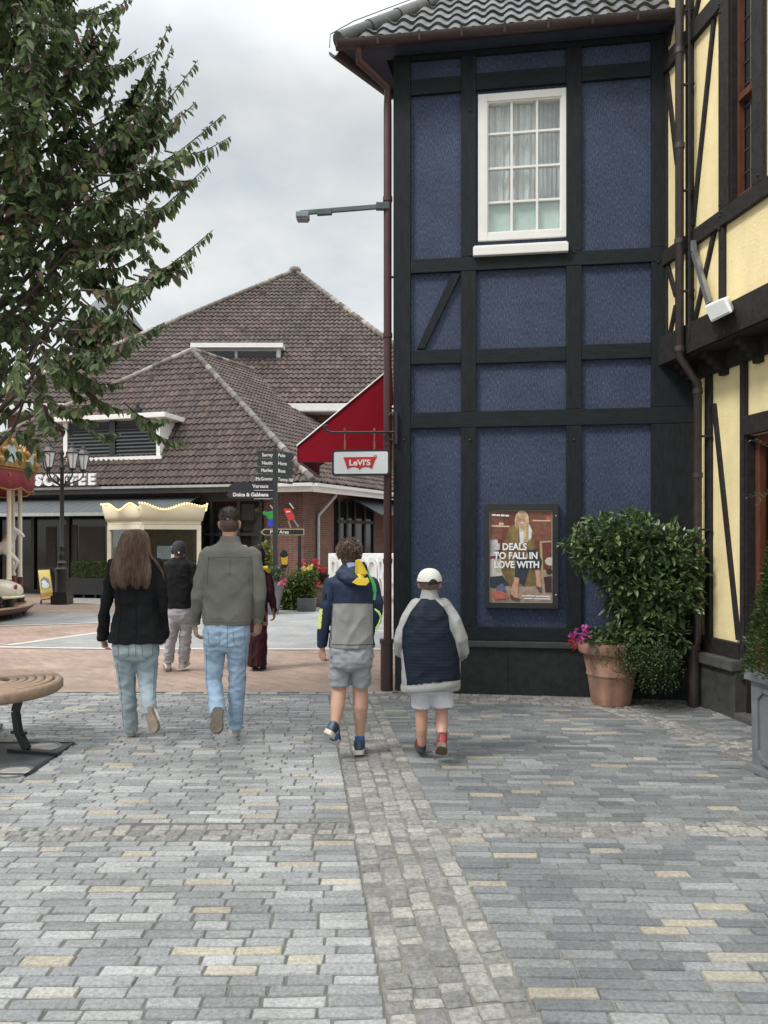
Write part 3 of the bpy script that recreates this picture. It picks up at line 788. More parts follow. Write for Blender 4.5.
art('shelf', [(98, 252), (255, 258), (255, 270), (98, 266)]); art('shelf', [(160, 230), (200, 232), (200, 252), (160, 252)]); art('shelf', [(450, 208), (605, 212), (605, 222), (450, 220)])
art('bag2', [(560, 180), (600, 170), (606, 212), (570, 212)])
art('frame', [(510, 390), (612, 385), (612, 402), (530, 406), (545, 720), (520, 720)]); art('box', [(84, 380), (150, 378), (160, 520), (84, 520)]); art('table', [(84, 545), (180, 545), (190, 690), (84, 700)])
art('jeans', [(84, 700), (190, 690), (250, 770), (120, 800), (84, 790)]); art('table', oval(600, 565, 45, 36)); art('pot', [(545, 700), (612, 690), (612, 830), (560, 830)]); art('pot', oval(590, 650, 26, 25))
art('coat', [(250, 262), (330, 240), (420, 240), (460, 330), (480, 480), (470, 770), (250, 775), (180, 650), (205, 420)])
art('coat2', [(380, 600), (470, 560), (475, 770), (400, 760)]); art('coat2', [(180, 640), (250, 600), (300, 770), (250, 775)])
art('shirt', [(320, 260), (425, 250), (455, 330), (430, 375), (345, 420), (322, 400)])
art('jeans', [(300, 480), (480, 460), (530, 560), (515, 640), (450, 640), (440, 560), (380, 780), (290, 730), (310, 560)])
art('skin', [(295, 700), (335, 710), (320, 830), (330, 880), (260, 880), (270, 800)]); art('skin', [(470, 640), (510, 635), (525, 760), (520, 800), (480, 790), (482, 720)])
art('shoe', [(250, 840), (300, 880), (355, 890), (330, 908), (268, 900)]); art('shoe', [(475, 780), (528, 790), (525, 835), (505, 825)])
art('hair', oval(358, 215, 62, 90)); art('hair', [(300, 210), (416, 200), (410, 400), (370, 400), (375, 260), (320, 270), (296, 262)]); art('hair2', [(395, 240), (414, 230), (412, 380), (388, 400)])
art('skin', oval(358, 212, 33, 48)); art('skin', [(340, 250), (376, 250), (380, 285), (345, 285)]); art('shirt', oval(358, 233, 15, 5)); art('hair', [(324, 200), (330, 160), (362, 150), (340, 175)])
art('coat2', oval(345, 206, 5, 3, 8)); art('coat2', oval(371, 206, 5, 3, 8)); art('hair2', [(300, 260), (318, 170), (330, 165), (318, 300)]); art('coat2', [(322, 270), (330, 268), (340, 420), (322, 430)]); art('coat2', [(440, 300), (452, 330), (470, 470), (440, 420)])
art('skin', [(370, 470), (400, 470), (415, 540), (390, 545)]); art('coat2', [(205, 420), (240, 300), (300, 420), (400, 480), (390, 520), (250, 500)])
art('bag', [(130, 790), (190, 755), (225, 820), (150, 840)]); art('bag2', [(95, 850), (160, 815), (240, 850), (235, 885), (120, 895)])
art('box', [(120, 412), (168, 412), (168, 466), (120, 466)])
for i in range(4): art('white', [(100 + i * 38, 158 + i * 2), (132 + i * 38, 158 + i * 2), (132 + i * 38, 172 + i * 2), (100 + i * 38, 172 + i * 2)])
for (x0_, x1_, y_) in ((360, 470, 858), (478, 600, 860), (372, 450, 880), (458, 600, 882)): art('white', [(x0_, y_), (x1_, y_), (x1_, y_ + 8), (x0_, y_ + 8)])
mb.build('poster', pmats, po)
zt_ = .0605 + .0004 * 60 + .002
for body, x, y in (('DEALS', 188, 466), ('TO FALL IN', 116, 543), ('LOVE WITH', 116, 620)):
    text_mesh(body, .1015 * ph * 1.0, wp(iuA + (x - 78) / 540 * pw, izB - (y - 125) / 797 * ph, zt_), U, (0, 0, 1), .001, 'poster_lettering', mat('print_white', (.82, .82, .82), .35, .08, 14), po, .0032, 'LEFT', .90)
for py in (516, 595): mb = MB(); mb.ell(wpx(556, py, .095), (.008, .008, .008), 8, 5); mb.build('lock', mat('chrome', (.6, .6, .6), .2, metal=.9), po)
# ================================================================== the yellow half-timbered house on the right
EY = V((.153, -.988, 0)).normalized(); NY = V((-EY.y * -1, EY.x * -1, 0)); NY = V((-.988, -.153, 0)).normalized(); IN = -NY
Q0 = V((2.855, 7.816, 0)); Q1 = Q0 + IN * .24
def ypx(px, py, d=0.0, low=False):
    return ray_plane(px, py, (Q1 if low else Q0) + NY * d, NY)
def yvz(px, py, d=0.0, low=False):
    p = ypx(px, py, d, low); return (p - (Q1 if low else Q0)).dot(EY), p.z
def yp(v, z, d=0.0, low=False): return (Q1 if low else Q0) + EY * v + NY * d + V((0, 0, z))
def yrect(mb, v0, v1, z0, z1, d0, d1, low=False):
    return mb.hexa([yp(v0, z0, d0, low), yp(v1, z0, d0, low), yp(v1, z0, d1, low), yp(v0, z0, d1, low)], [yp(v0, z1, d0, low), yp(v1, z1, d0, low), yp(v1, z1, d1, low), yp(v0, z1, d1, low)])
m_yel = mat('yellow_render', (.87, .725, .40), .9, .08, 3.5, .5, 38, bdist=.012, streak=.07)
m_tim = mat('timber_dark', (.025, .023, .0225), .7, .5, 7, .35, 40, (3, 3, 3), spec=.25)
m_red_wood = mat('reddish_wood', (.12, .042, .022), .4, .35, 6, .15, 40, (5, 5, 1))
yh = thing('yellow_house', Q1 + EY * 2, 'pale yellow half-timbered house with jettied upper floor and red-brown windows', 'house')
VE = 4.2
zJ0, zJ1 = yvz(728, 328, .05)[1] - .02, yvz(728, 305, .05)[1]      # jetty beam
zU0, zU1 = yvz(729, 220, .05)[1], yvz(729, 203.5, .05)[1]
zT0, zT1 = yvz(705, 24, .05)[1], yvz(705, 6, .05)[1]
zJ0 = 3.36
ZR = 8.8
wv0, wv1 = yvz(733.5, 100, .0)[0], yvz(757, 60, .0)[0]       # window opening in the upper floor
wz0_, wz1_ = zU1, zT1 + 1.0
mb = MB()
yrect(mb, -.9, wv0, zJ0 + .02, ZR, -.3, 0); yrect(mb, wv1, VE, zJ0 + .02, ZR, -.3, 0)
yrect(mb, wv0, wv1, zJ0 + .02, wz0_, -.3, 0); yrect(mb, wv0, wv1, wz1_, ZR, -.3, 0)
mb.build('upper_wall', m_yel, yh)
dv0, dv1 = yvz(754, 560, -.05, True)[0], yvz(754, 560, -.05, True)[0] + 1.15     # door opening below
zD = yvz(752, 435, .0, True)[1]
mb = MB()
yrect(mb, -.4, dv0, 0, zJ0 + .02, -.3, 0, True); yrect(mb, dv1, VE, 0, zJ0 + .02, -.3, 0, True); yrect(mb, dv0, dv1, zD, zJ0 + .02, -.3, 0, True)
mb.build('lower_wall', m_yel, yh)
mb = MB()
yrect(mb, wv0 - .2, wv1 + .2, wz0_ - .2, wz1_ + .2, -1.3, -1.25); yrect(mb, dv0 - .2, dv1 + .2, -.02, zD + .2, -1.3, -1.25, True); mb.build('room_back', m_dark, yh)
mb = MB()
mb.poly([yp(VE, 0, -.3), yp(VE, 0, -5), yp(VE, ZR, -5), yp(VE, ZR, -.3)]); mb.poly([yp(-2.5, 0, -.35), yp(-2.5, 0, -5), yp(-2.5, ZR, -5), yp(-2.5, ZR, -.35)])
mb.poly([yp(-2.5, ZR, .3), yp(VE, ZR, .3), yp(VE, ZR + 3, -2.4), yp(-2.5, ZR + 3, -2.4)])
mb.build('back_shell', m_yel, yh)
def ytim(v0, v1, z0, z1, d=.04, low=False, name='post', m=None):
    mb = MB(); yrect(mb, v0, v1, z0, z1, 0, d, low); return mb.build(name, m or m_tim, yh, bevel=.005)
def yv(x, y=300, d=.04, low=False): return yvz(x, y, d, low)[0]
def ybrace(a, b_, w_, low=False, d=.03):
    p, q = ypx(*a, d / 2, low), ypx(*b_, d / 2, low); mb = MB()
    t = (q - p).normalized(); s = t.cross(NY).normalized() * w_ / 2
    mb.prism([p - s - NY * d / 2, q - s - NY * d / 2, q + s - NY * d / 2, p + s - NY * d / 2], NY * d); return mb.build('brace', m_tim, yh, bevel=.003)
# upper storey
for (x0, x1) in ((685, 690.5), (718, 722.5)):
    v0, v1 = yv(x0), yv(x1)
    for z0, z1 in ((zJ1, zU0), (zU1, zT0), (zT1, ZR - .1)): ytim(v0, v1, z0 + E, z1 - E, .038)
ytim(-.02, .07, zJ1 + E, ZR - .1, .02)
ytim(wv0 - .13, wv0 - E, zU1 + E, ZR - .1, .05); ytim(wv1 + E, wv1 + .13, zU1 + E, ZR - .1, .05)
for z0, z1 in ((zU0, zU1), (zJ0, zJ1)):
    ytim(-.03, VE, z0, z1, .05 if z0 != zJ0 else .085, False, 'beam')
ytim(-.03, wv0 - .13 - E, zT0, zT1, .05, False, 'beam')
for v in (wv1 + 1.0, wv1 + 1.9):
    ytim(v, v + .12, zJ1 + E, zU0 - E, .038); ytim(v, v + .12, zU1 + E, ZR - .1, .038)
wb = .042
ybrace((714, 19), (693, 226), wb); ybrace((701, -12), (694, 22), wb); ybrace((714.5, 231), (693, 330), wb); ybrace((667, 74), (677, 164), wb); ybrace((668, 46), (675, 8), wb)
ybrace((667.5, 265), (676, 296), wb); ybrace((676, 305), (668, 344), wb)
# iron bolt heads
mb = MB()
for (px, py) in ((719, 4), (720, 12), (719.5, 205), (720, 216), (721, 212), (758, 175), (715, 228), (719, 229), (718, 321), (725, 318), (718, 336), (725, 333), (690, 238)):
    mb = MB(); mb.ell(ypx(px, py, .09 if py > 300 else .05), (.013, .013, .013), 8, 5); mb.build('bolt', MATS['bolt_steel'], yh)
# jetty: stepped corbels and the bearer below
def corbel(v, w_=.09):
    prof = [(0, 0), (.0, -.22), (.05, -.22), (.06, -.18), (.11, -.165), (.12, -.125), (.17, -.11), (.18, -.07), (.235, -.055), (.235, 0)]
    mb = MB(); mb.prism([yp(v, zJ0 - E + b_, a, True) for a, b_ in prof], EY * w_); return mb.build('corbel', m_tim, yh, bevel=.004)
for px in (664, 690, 722, 763): corbel(yv(px, 350, .1))
for k in range(1, 4): corbel(yv(763, 350, .1) + k * .75)
mb = MB(); yrect(mb, -.4, VE, zJ0 - .012, zJ0 - E, .0, .30, True); mb.build('jetty_soffit', m_tim, yh)
zK0 = yvz(724, 369, .04, True)[1]
ytim(-.02, VE, zK0, zJ0 - .015, .04, True, 'beam')
# lower storey
zS0, zS1 = yvz(722, 661, .06, True)[1], yvz(722, 640, .05, True)[1]
ytim(-.02, .02, zS1 + E, zK0 - E, .03, True)
q1a, q1b = yv(704.5, 500, .04, True), yv(709.5, 500, .04, True)
ytim(q1a, q1b, zS1 + E, zK0 - E, .04, True)
q2a = yv(739.5, 400, .05, True)
ytim(q2a, dv0 - E, .35, zK0 - E, .05, True)
ytim(dv1 + E, dv1 + .25, zS1 + E, zK0 - E, .05, True)
ytim(dv0, dv1, zD, zD + .17, .055, True, 'lintel')
ytim(-.02, q2a - E, zS0 + .05, zS1, .06, True, 'sill_beam'); ytim(dv1 + .26, VE, zS0 + .05, zS1, .06, True, 'sill_beam')
ybrace((714, 404), (738.5, 640), .045, True)
each('plinth_ledge', [lambda mb: yrect(mb, -.02, dv0 - .03, zS0 - .05, zS0 + .047, 0, .15, True), lambda mb: yrect(mb, dv1 + .03, VE, zS0 - .05, zS0 + .047, 0, .15, True)], mat('ledge_grey', (.08, .08, .08), .6, .35, 12, .3, 70), yh, .012)
each('plinth', [lambda mb: yrect(mb, -.02, dv0 - .04, -.02, zS0 - .053, 0, .11, True), lambda mb: yrect(mb, dv1 + .04, VE, -.02, zS0 - .053, 0, .11, True)], mat('plinth_grey', (.050, .050, .049), .65, .5, 9, .35, 60), yh, .01)
# red-brown door with a glazed leaf
mb = MB()
yrect(mb, dv0 + .016, dv0 + .075, 0, zD, -.12, -.05, True); yrect(mb, dv1 - .09, dv1 - .016, 0, zD, -.17, -.05, True); yrect(mb, dv0 + .09, dv1 - .09, zD - .09, zD, -.17, -.05, True)
dr = mb.build('door', m_red_wood, yh, bevel=.008)
mb = MB()
for (a, b_) in ((dv0 + .11, dv0 + .2), (dv1 - .2, dv1 - .11)): yrect(mb, a, b_, .03, zD - .1, -.16, -.11, True)
for (a, b_) in ((.03, .35), (1.15, 1.25), (zD - .2, zD - .1)): yrect(mb, dv0 + .2, dv1 - .2, a, b_, -.158, -.112, True)
mb.build('door_leaf', m_red_wood, dr, bevel=.006)
mb = MB(); mb.poly([yp(dv0 + .2, .35, -.14, True), yp(dv1 - .2, .35, -.14, True), yp(dv1 - .2, zD - .2, -.14, True), yp(dv0 + .2, zD - .2, -.14, True)]); mb.build('pane', m_glass, dr)
each('door_jamb', [lambda mb: yrect(mb, dv0 - E, dv0 + .014, .06, zD, -.31, .03, True), lambda mb: yrect(mb, dv1 - .014, dv1 + E, .06, zD, -.31, .03, True)], m_tim, dr)
mb = MB(); yrect(mb, dv0 - .04, dv1 + .04, .0, .06, -.3, .12, True); mb.build('door_step', MATS['ledge_grey'], dr, bevel=.01)
# upstairs window
mb = MB()
ft = .032
yrect(mb, wv0, wv0 + ft, wz0_, wz1_, -.085, -.03); yrect(mb, wv1 - ft, wv1, wz0_, wz1_, -.085, -.03); yrect(mb, wv0 + ft, wv1 - ft, wz0_, wz0_ + .07, -.085, -.03); yrect(mb, wv0 + ft, wv1 - ft, wz1_ - .07, wz1_, -.085, -.03)
yw = mb.build('window', m_red_wood, yh, bevel=.006)
vm = wv1 - ft; zm = yvz(746, 94, -.05)[1]
mb = MB()
yrect(mb, wv0 + ft, wv1 - ft, zm - .03, zm + .03, -.084, -.022)
mb.build('transom', m_red_wood, yw, bevel=.005)
each('reveal', [lambda mb: yrect(mb, wv0 + E, wv0 + .012, wz0_, wz1_, -.25, .03), lambda mb: yrect(mb, wv1 - .012, wv1 - E, wz0_, wz1_, -.25, .03)], m_tim, yw)
mb = MB(); mb.poly([yp(wv0 + ft, wz0_ + .05, -.09), yp(wv1 - ft, wz0_ + .05, -.09), yp(wv1 - ft, wz1_, -.09), yp(wv0 + ft, wz1_, -.09)]); mb.build('pane', m_glass, yw)
mb = MB()
for k in range(1, 3):
    v = wv0 + ft + (vm - wv0 - ft) * k / 3
    mb.tube([yp(v, wz0_ + .06, -.085), yp(v, wz1_ - .06, -.085)], .006, 6)
z = wz0_ + .07
while z < wz1_ - .1:
    z += .19; mb.tube([yp(wv0 + ft, z, -.084), yp(wv1 - ft, z, -.084)], .006, 6)
mb.build('leading', mat('lead', (.11, .115, .12), .5, metal=.4), yw)
mb = MB(); yrect(mb, wv0 + .03, wv1 - .03, wz0_, wz1_, -.24, -.23); mb.build('net_curtain', mat('net_grey', (.40, .43, .42), .9, .15, 3), yw)
# downpipe with swan neck
m_dpipe = mat('brown_downpipe', (.052, .040, .038), .38, .3, 8, .1, 50)
pt = ypx(679.5, 340, .14); pb = ypx(697.5, 500, .13, True)
vt, vb = (pt - Q0).dot(EY), (pb - Q1).dot(EY)
zt1, zt2 = yvz(679, 357, .14)[1], yvz(698, 383, .13, True)[1]
mb = MB(); mb.tube([yp(vt, ZR, .14), yp(vt, zt1, .14), yp(vb, zt2, .13, True), yp(vb, .62, .13, True), yp(vb, .55, .16, True), yp(vb, .5, .17, True)], .040, 12)
for z in (zt1 + .05, 4.4, 5.3, 6.2, 7.0): mb.tube([yp(vt, z, .14), yp(vt, z + .05, .14)], .048, 12)
for z in (zt2 - .1, 2.2, 1.2): mb.tube([yp(vb, z, .13, True), yp(vb, z + .05, .13, True)], .048, 12)
dp = mb.build('downpipe', m_dpipe, yh, smooth=True)
mb = MB(); mb.tube([yp(vb, -.02, .17, True), yp(vb, .56, .17, True)], .055, 12); mb.tube([yp(vb, .54, .17, True), yp(vb, .59, .17, True)], .064, 12); mb.build('standpipe', m_dpipe, dp, smooth=True)
mb = MB()
for z in (3.95, 4.9, 5.9, 6.6): mb.bar(yp(vt, z, .14), yp(vt + .06, z, .02), .02, .02)
for z in (2.6, 1.7): mb.bar(yp(vb, z, .13, True), yp(vb + .07, z, .02, True), .02, .02)
mb.tube([yp(vt + .085, ZR, .09), yp(vt + .085, zt1 + .15, .09)], .012, 6); mb.build('pipe_clip', m_tim, dp)

# white outdoor lamp on a steel arm
la = ypx(692.5, 247, .06); lb = ypx(711, 303, .06) + NY * .02
wl = thing('wall_lamp', la, 'white wedge-shaped outdoor lamp on a slanting steel arm fixed to the yellow wall', 'lamp')
mb = MB(); mb.bar(la, lb, .05, .04, NY); mb.box(la, (.05, .08, .10)); mb.build('arm', mat('galvanised', (.32, .33, .34), .35, .2, metal=.7), wl, bevel=.004)
Yl = lb.y
o3 = EY * .0
def lp(px, py, d): 
    return ypx(px, py, d)
front = [lp(704, 307, .20), lp(711.5, 322.5, .20), lp(733, 312, .20), lp(726, 297, .20)]
backf = [lp(707, 304, .05), lp(712, 318, .05), lp(735, 309, .05), lp(730, 295, .05)]
mb = MB(); mb.hexa(backf, front); mb.build('housing', mat('lamp_white', (.80, .80, .77), .35, .04), wl, bevel=.02)
mb = MB(); c4 = sum(front, V((0, 0, 0))) / 4; mb.prism([c4.lerp(f, .8) + NY * .003 for f in front], NY * .005); mb.build('lamp_glass', mat('lamp_glass_grey', (.62, .64, .63), .15, .05), wl)
mb = MB(); mb.box(lp(735, 306, .06), (.03, .05, .09)); mb.build('hinge', m_iron, wl)

# ---------------- square lead planter with a clipped cone, right edge
m_lead = mat('lead_grey', (.155, .165, .18), .5, .22, 6, .15, 40)
pc0 = G(748, 770); PS = .62; hz = .70
pc = pc0 + EY * (PS / 2) + IN * (PS / 2)
pl = thing('square_planter', pc, 'square grey lead planter with raised panels by the yellow house door', 'planter')
def pp(v, i, z): return pc + EY * v + IN * i + V((0, 0, z))
def pbox(mb, v0, v1, i0, i1, z0, z1, tp=0): 
    return mb.hexa([pp(v0, i0, z0), pp(v1, i0, z0), pp(v1, i1, z0), pp(v0, i1, z0)], [pp(v0 - tp, i0 - tp, z1), pp(v1 + tp, i0 - tp, z1), pp(v1 + tp, i1 + tp, z1), pp(v0 - tp, i1 + tp, z1)])
h = PS / 2
mb = MB(); pbox(mb, -h + .02, h - .02, -h + .02, h - .02, .0, hz - .07, .008); mb.build('box', m_lead, pl, bevel=.006)
mb = MB()
for (a, b_, c, d) in ((-h - .02, h + .02, -h - .02, -h + .06), (-h - .02, h + .02, h - .06, h + .02), (-h - .02, -h + .06, -h + .06, h - .06), (h - .06, h + .02, -h + .06, h - .06)): pbox(mb, a, b_, c, d, hz - .068, hz)
mb.build('rim', m_lead, pl, bevel=.008)
mb = MB(); pbox(mb, -h - .012, h + .012, -h - .012, h + .012, .0, .05); mb.build('foot', m_lead, pl, bevel=.008)
mb = MB(); t0, t1, zz0, zz1, ch = -h + .09, h - .09, .10, hz - .12, .06
oct_ = [(t0 + ch, zz0), (t1 - ch, zz0), (t1, zz0 + ch), (t1, zz1 - ch), (t1 - ch, zz1), (t0 + ch, zz1), (t0, zz1 - ch), (t0, zz0 + ch)]
for k in range(8):
    a, b_ = oct_[k], oct_[(k + 1) % 8]
    mb.bar(pp(a[0], -h + .01, a[1]), pp(b_[0], -h + .01, b_[1]), .03, .022, NY)
    mb.bar(pp(-h + .01, a[0], a[1]), pp(-h + .01, b_[0], b_[1]), .03, .022, EY); mb.bar(pp(h - .01, a[0], a[1]), pp(h - .01, b_[0], b_[1]), .03, .022, EY)
mb.build('panel_moulding', m_lead, pl)
mb = MB(); pbox(mb, -h + .05, h - .05, -h + .05, h - .05, hz - .08, hz - .05); mb.build('soil', mat('soil', (.03, .022, .016), .95, .4, 30, .6, 80), pl)
m_box = island_mat('box_leaf', [(0, (.030, .055, .016)), (.5, (.052, .09, .024)), (1, (.085, .125, .035))], .45, 10, .2, 0, trans=.25)
vs, fs = [], []
top_ = pp(.0, .02, 0)
for k in range(17000):
    t = random.random() ** .8; z = hz - .02 + t * 1.45
    r = (.46 * (1 - t) ** .5 + .02) * (1 + .07 * noise.noise(V((k * .1, z * 5, 0))))
    a = random.random() * 6.283; rr = r * (random.random() ** .13)
    p = top_ + V((rr * math.cos(a), rr * math.sin(a), z))
    leaf(vs, fs, p, V((math.cos(a), math.sin(a), .6)) + rdir() * .8, V((0, 0, 1)) + rdir() * .4, random.uniform(.026, .044), .019)
co = thing('clipped_shrub', pp(0, 0, hz - .06), 'clipped green cone shrub growing in the square grey planter', 'shrub')
raw('foliage', vs, fs, m_box, co)
mb = MB(); mb.tube([pp(0, 0, hz - .06), pp(.01, .01, hz + .6), pp(0, .02, hz + 1.25)], [.03, .02, .008], 8); mb.build('stem', mat('bark', (.075, .060, .048), .9, .35, 12, .6, 40), co)
# stray climbing sprigs
m_leafn = island_mat('sprig_leaf', [(0, (.05, .09, .02)), (1, (.16, .21, .07))], .45, 10, .2, 0, trans=.3)
cp = thing('climbing_rose', pp(.45, .28, 0), 'thin climbing plant with stray leafy sprigs beside the door at the right edge', 'plant')
mb = MB(); vs, fs = [], []
stem0 = yp(dv0 + .62, 0, .05, True)
sprigs = [((790, 470), (752, 440)), ((790, 505), (748, 497)), ((790, 480), (758, 505)), ((800, 560), (772, 520))]
mb.tube([stem0, stem0 + V((0, 0, .8)), stem0 + V((-.03, .02, 1.6)), stem0 + V((.02, 0, 2.4))], [.014, .012, .009, .004], 7)
for (a, b_) in sprigs:
    Yq = 5.75; p, q = P(*a, Yq - .5), P(*b_, Yq - .55); mid = p.lerp(q, .5) + V((0, 0, .05))
    mb.tube([V((stem0.x, stem0.y, p.z - .1)), p, mid, q], [.006, .005, .004, .002], 6)
    for t in range(14):
        s = t / 13; c = p.lerp(q, s) + V((0, 0, .05 * 4 * s * (1 - s)))
        leaf(vs, fs, c, V((-.6, -.2, .2)) + rdir() * .8, V((0, 0, 1)) + rdir() * .3, random.uniform(.02, .04), .016)
mb.build('stem', MATS['bark'], cp); raw('leaves', vs, fs, m_leafn, cp)

# ---------------- terracotta pot, laurel, flowers, trailing plant
m_terra = mat('terracotta', (.34, .19, .135), .85, .38, 5, .25, 50, streak=.22)
cpot = V(((611 - 384) / F * 7.54, 7.54, 0)); k = .0096
pt_ = thing('terracotta_pot', cpot, 'tall round terracotta pot with banded rim against the blue wall', 'pot')
mb = MB(); mb.lathe(cpot, [(r_ * .90, z_ * 1.05) for r_, z_ in ((.20, 0), (.205, .01), (.225, .1), (.250, .26), (.254, .27), (.262, .272), (.264, .285), (.256, .295), (.292, .44), (.30, .47), (.335, .475), (.345, .49), (.35, .555), (.345, .575), (.315, .58), (.30, .55), (.27, .50))], 36); mb.build('body', m_terra, pt_, smooth=True)
mb = MB(); mb.lathe(cpot, [(.26, .53), (.15, .555), (.01, .565)], 20); mb.build('soil', MATS['soil'], pt_)
m_laurel = island_mat('laurel_leaf', [(0, (.055, .10, .036)), (.45, (.10, .165, .062)), (.8, (.15, .225, .09)), (1, (.25, .31, .15))], .32, 9, .2, 0, spec=.6, trans=.18)
def lb_(px, py, rp, Y=7.42, dz=.8): s = Y / F; return (P(px, py, Y), (rp * s, rp * s * dz, rp * s))
lobes = [lb_(606, 546, 32), lb_(640, 548, 32), lb_(672, 552, 30), lb_(655, 586, 36), lb_(676, 600, 26), lb_(622, 575, 28), lb_(646, 626, 30), lb_(664, 636, 24), lb_(586, 556, 19), lb_(690, 578, 16), lb_(630, 528, 20), lb_(630, 606, 22), lb_(652, 655, 20)]
vs, fs = foliage(lobes, 9000, .086, .040, .28, .25, .35, rosette=5, keep=lambda p: (p - wp(0, 0, .06)).dot(NW) > 0 and (p - yp(0, 0, .06, True)).dot(NY) > 0)
for (px, py) in ((566, 546), (572, 540), (563, 545), (578, 534), (590, 520), (614, 516), (655, 518), (700, 600), (702, 560), (694, 540)):
    c = P(px, py, 7.35)
    for _ in range(13): leaf(vs, fs, c + rdir() * .03, rdir() + V((-.3, -.2, .2)), V((0, 0, 1)) + rdir() * .4, random.uniform(.05, .085), .032, .2, .3)
la_ = thing('laurel_bush', cpot + V((.1, 0, .54)), 'big glossy dark green laurel bush growing out of the terracotta pot', 'bush')
raw('foliage', vs, fs, m_laurel, la_)
mb = MB()
b0 = cpot + V((.12, 0, .5))
for c, r in lobes:
    mid = b0.lerp(c, .5) + V((random.uniform(-.05, .05), 0, .05)); mb.tube([b0 + rdir() * .04, mid, c, c + rdir() * r[0] * .5], [.02, .014, .008, .003], 7)
mb.build('branches', MATS['bark'], la_)
m_trail = island_mat('trailing_leaf', [(0, (.03, .055, .016)), (.6, (.055, .09, .03)), (1, (.10, .14, .05))], .5, 10, .2, 0, trans=.25)
tr = thing('trailing_plant', cpot + V((.22, -.2, .5)), 'small-leaved trailing plant spilling over the right side of the terracotta pot', 'plant')
vs, fs = [], []
for _ in range(150):
    a0 = V((random.uniform(.02, .36), random.uniform(-.32, -.12), .58)); p = cpot + a0; d = V((random.uniform(-.15, .35), random.uniform(-.35, -.05), .1)); d = d.normalized() * .03
    if p.y < cpot.y - .36: p.y = cpot.y - .34
    for q in range(random.randint(8, 17)):
        p = p + d; d = (d + V((random.uniform(-.006, .006), random.uniform(-.005, .005), -.008))).normalized() * .032
        if p.z < .12: break
        for _k in range(3): leaf(vs, fs, p + rdir() * .016, rdir(), V((0, 0, 1)) + rdir() * .4, .022, .016)
raw('foliage', vs, fs, m_trail, tr)
fp = thing('geranium', cpot + V((-.2, -.1, .55)), 'low flowering plant with magenta and red blooms at the left rim of the terracotta pot', 'plant')
vs, fs = foliage([(cpot + V((-.16, -.1, .64)), (.17, .14, .09)), (cpot + V((.0, -.16, .68)), (.16, .12, .11)), (cpot + V((.08, -.2, .6)), (.14, .1, .08))], 330, .06, .05, .3, .3, .3)
raw('foliage', vs, fs, island_mat('geranium_leaf', [(0, (.05, .08, .025)), (.7, (.085, .125, .045)), (1, (.14, .17, .075))], .6, 10, .2, 0, trans=.25), fp)
def bloom(vs, fs, c, r, n=14):
    for _ in range(n):
        p = c + rdir() * r * .7; leaf(vs, fs, p, rdir() + V((0, -.3, .4)), V((0, 0, 1)) + rdir(), r * .9, r * .75, .15)
def blooms(pts, Y, r, m_, par):
    for (px, py) in pts:
        vs, fs = [], []; bloom(vs, fs, P(px, py, Y), r); raw('bloom', vs, fs, m_, par)
blooms(((571, 636), (577, 632), (582, 637), (579, 642), (585, 629), (586, 634)), 7.28, .035, island_mat('magenta', [(0, (.42, .04, .26)), (1, (.62, .12, .45))], .6, 10, .1, 0, trans=.3), fp)
blooms(((570, 643), (574, 647), (573, 641)), 7.26, .03, island_mat('red_bloom', [(0, (.45, .03, .06)), (1, (.62, .06, .10))], .6, 10, .1, 0, trans=.3), fp)
# ================================================================== the big tiled building across the square
m_btile = island_mat('clay_tile', [(0, (.058, .043, .038)), (.35, (.080, .059, .052)), (.75, (.100, .074, .066)), (.988, (.125, .095, .084)), (1, (.17, .085, .058))], .75, .8, .3, .3, .01, .35, 0, 30, None, (.5, .2))
m_ridge = island_mat('ridge_tile', [(0, (.10, .085, .076)), (.5, (.16, .145, .125)), (1, (.34, .31, .27))], .8, 8, .4, .3)
m_brick = brick_mat('wall_brick', (.185, .075, .052), (.13, .055, .042), (.16, .14, .12), .21, .0625, .008, (math.pi / 2, .45, 0))
m_black = mat('black_paint', (.018, .019, .020), .45, .3, 5, .1, 50)
m_dglass = mat('dark_glass', (.010, .011, .012), .08, .3, 3, spec=.6)
cb = thing('coffee_house', V((-6, 22, 0)), 'large brown pantiled building with brick walls, white eaves and a louvred dormer', 'building')
ZE = 3.15
C = P(312, 482, 20.5); C.z = ZE
fd = (P(40, 487, 22.5) - P(312, 482, 20.5)); fd.z = 0; fd.normalize()
rdv = V((2.33, 4.6, 0)).normalized()
R1 = P(192, 352, 25.5)
Lc = C + fd * 14.0
fu = (R1 - C); fu = fu - fd * fu.dot(fd)
fu2 = (R1 - C); fu2 = fu2 - rdv * fu2.dot(rdv)
Rb = R1 + rdv * 6.0; Cb = C + rdv * 9.5
mb = MB(); dn_ = V((0, 0, -.04))
mb.poly([C + dn_, Lc + dn_, R1 + dn_]); mb.poly([C + dn_, Cb + dn_, Rb + dn_, R1 + dn_]); mb.poly([Lc + dn_, Lc + rdv * 9.5 + dn_, Rb + dn_, R1 + dn_])
wr = mb.build('wing_roof', MATS['clay_tile'], cb)
pantiles('tiles', [C, Lc, R1], fd, fu, m_btile, wr, .17, .27, .05, .04, 6)
pantiles('tiles', [C, Cb, Rb, R1], rdv, fu2, m_btile, wr, .17, .27, .05, .04, 6)
def ridge(name, a, b_, par, n, r=.105, m=None):
    mb = MB()
    for i in range(n):
        p, q = a.lerp(b_, i / n), a.lerp(b_, (i + 1.12) / n); u = V((0, 0, .06)); mb.tube([p + u, q + u * 1.15], [r, r * .82], 10)
    return mb.build(name, m or m_ridge, par, smooth=True)
ridge('hip_tiles', C, R1, wr, 26); ridge('hip_tiles', Lc, R1, wr, 30); ridge('ridge_tiles', R1, Rb, wr, 16)
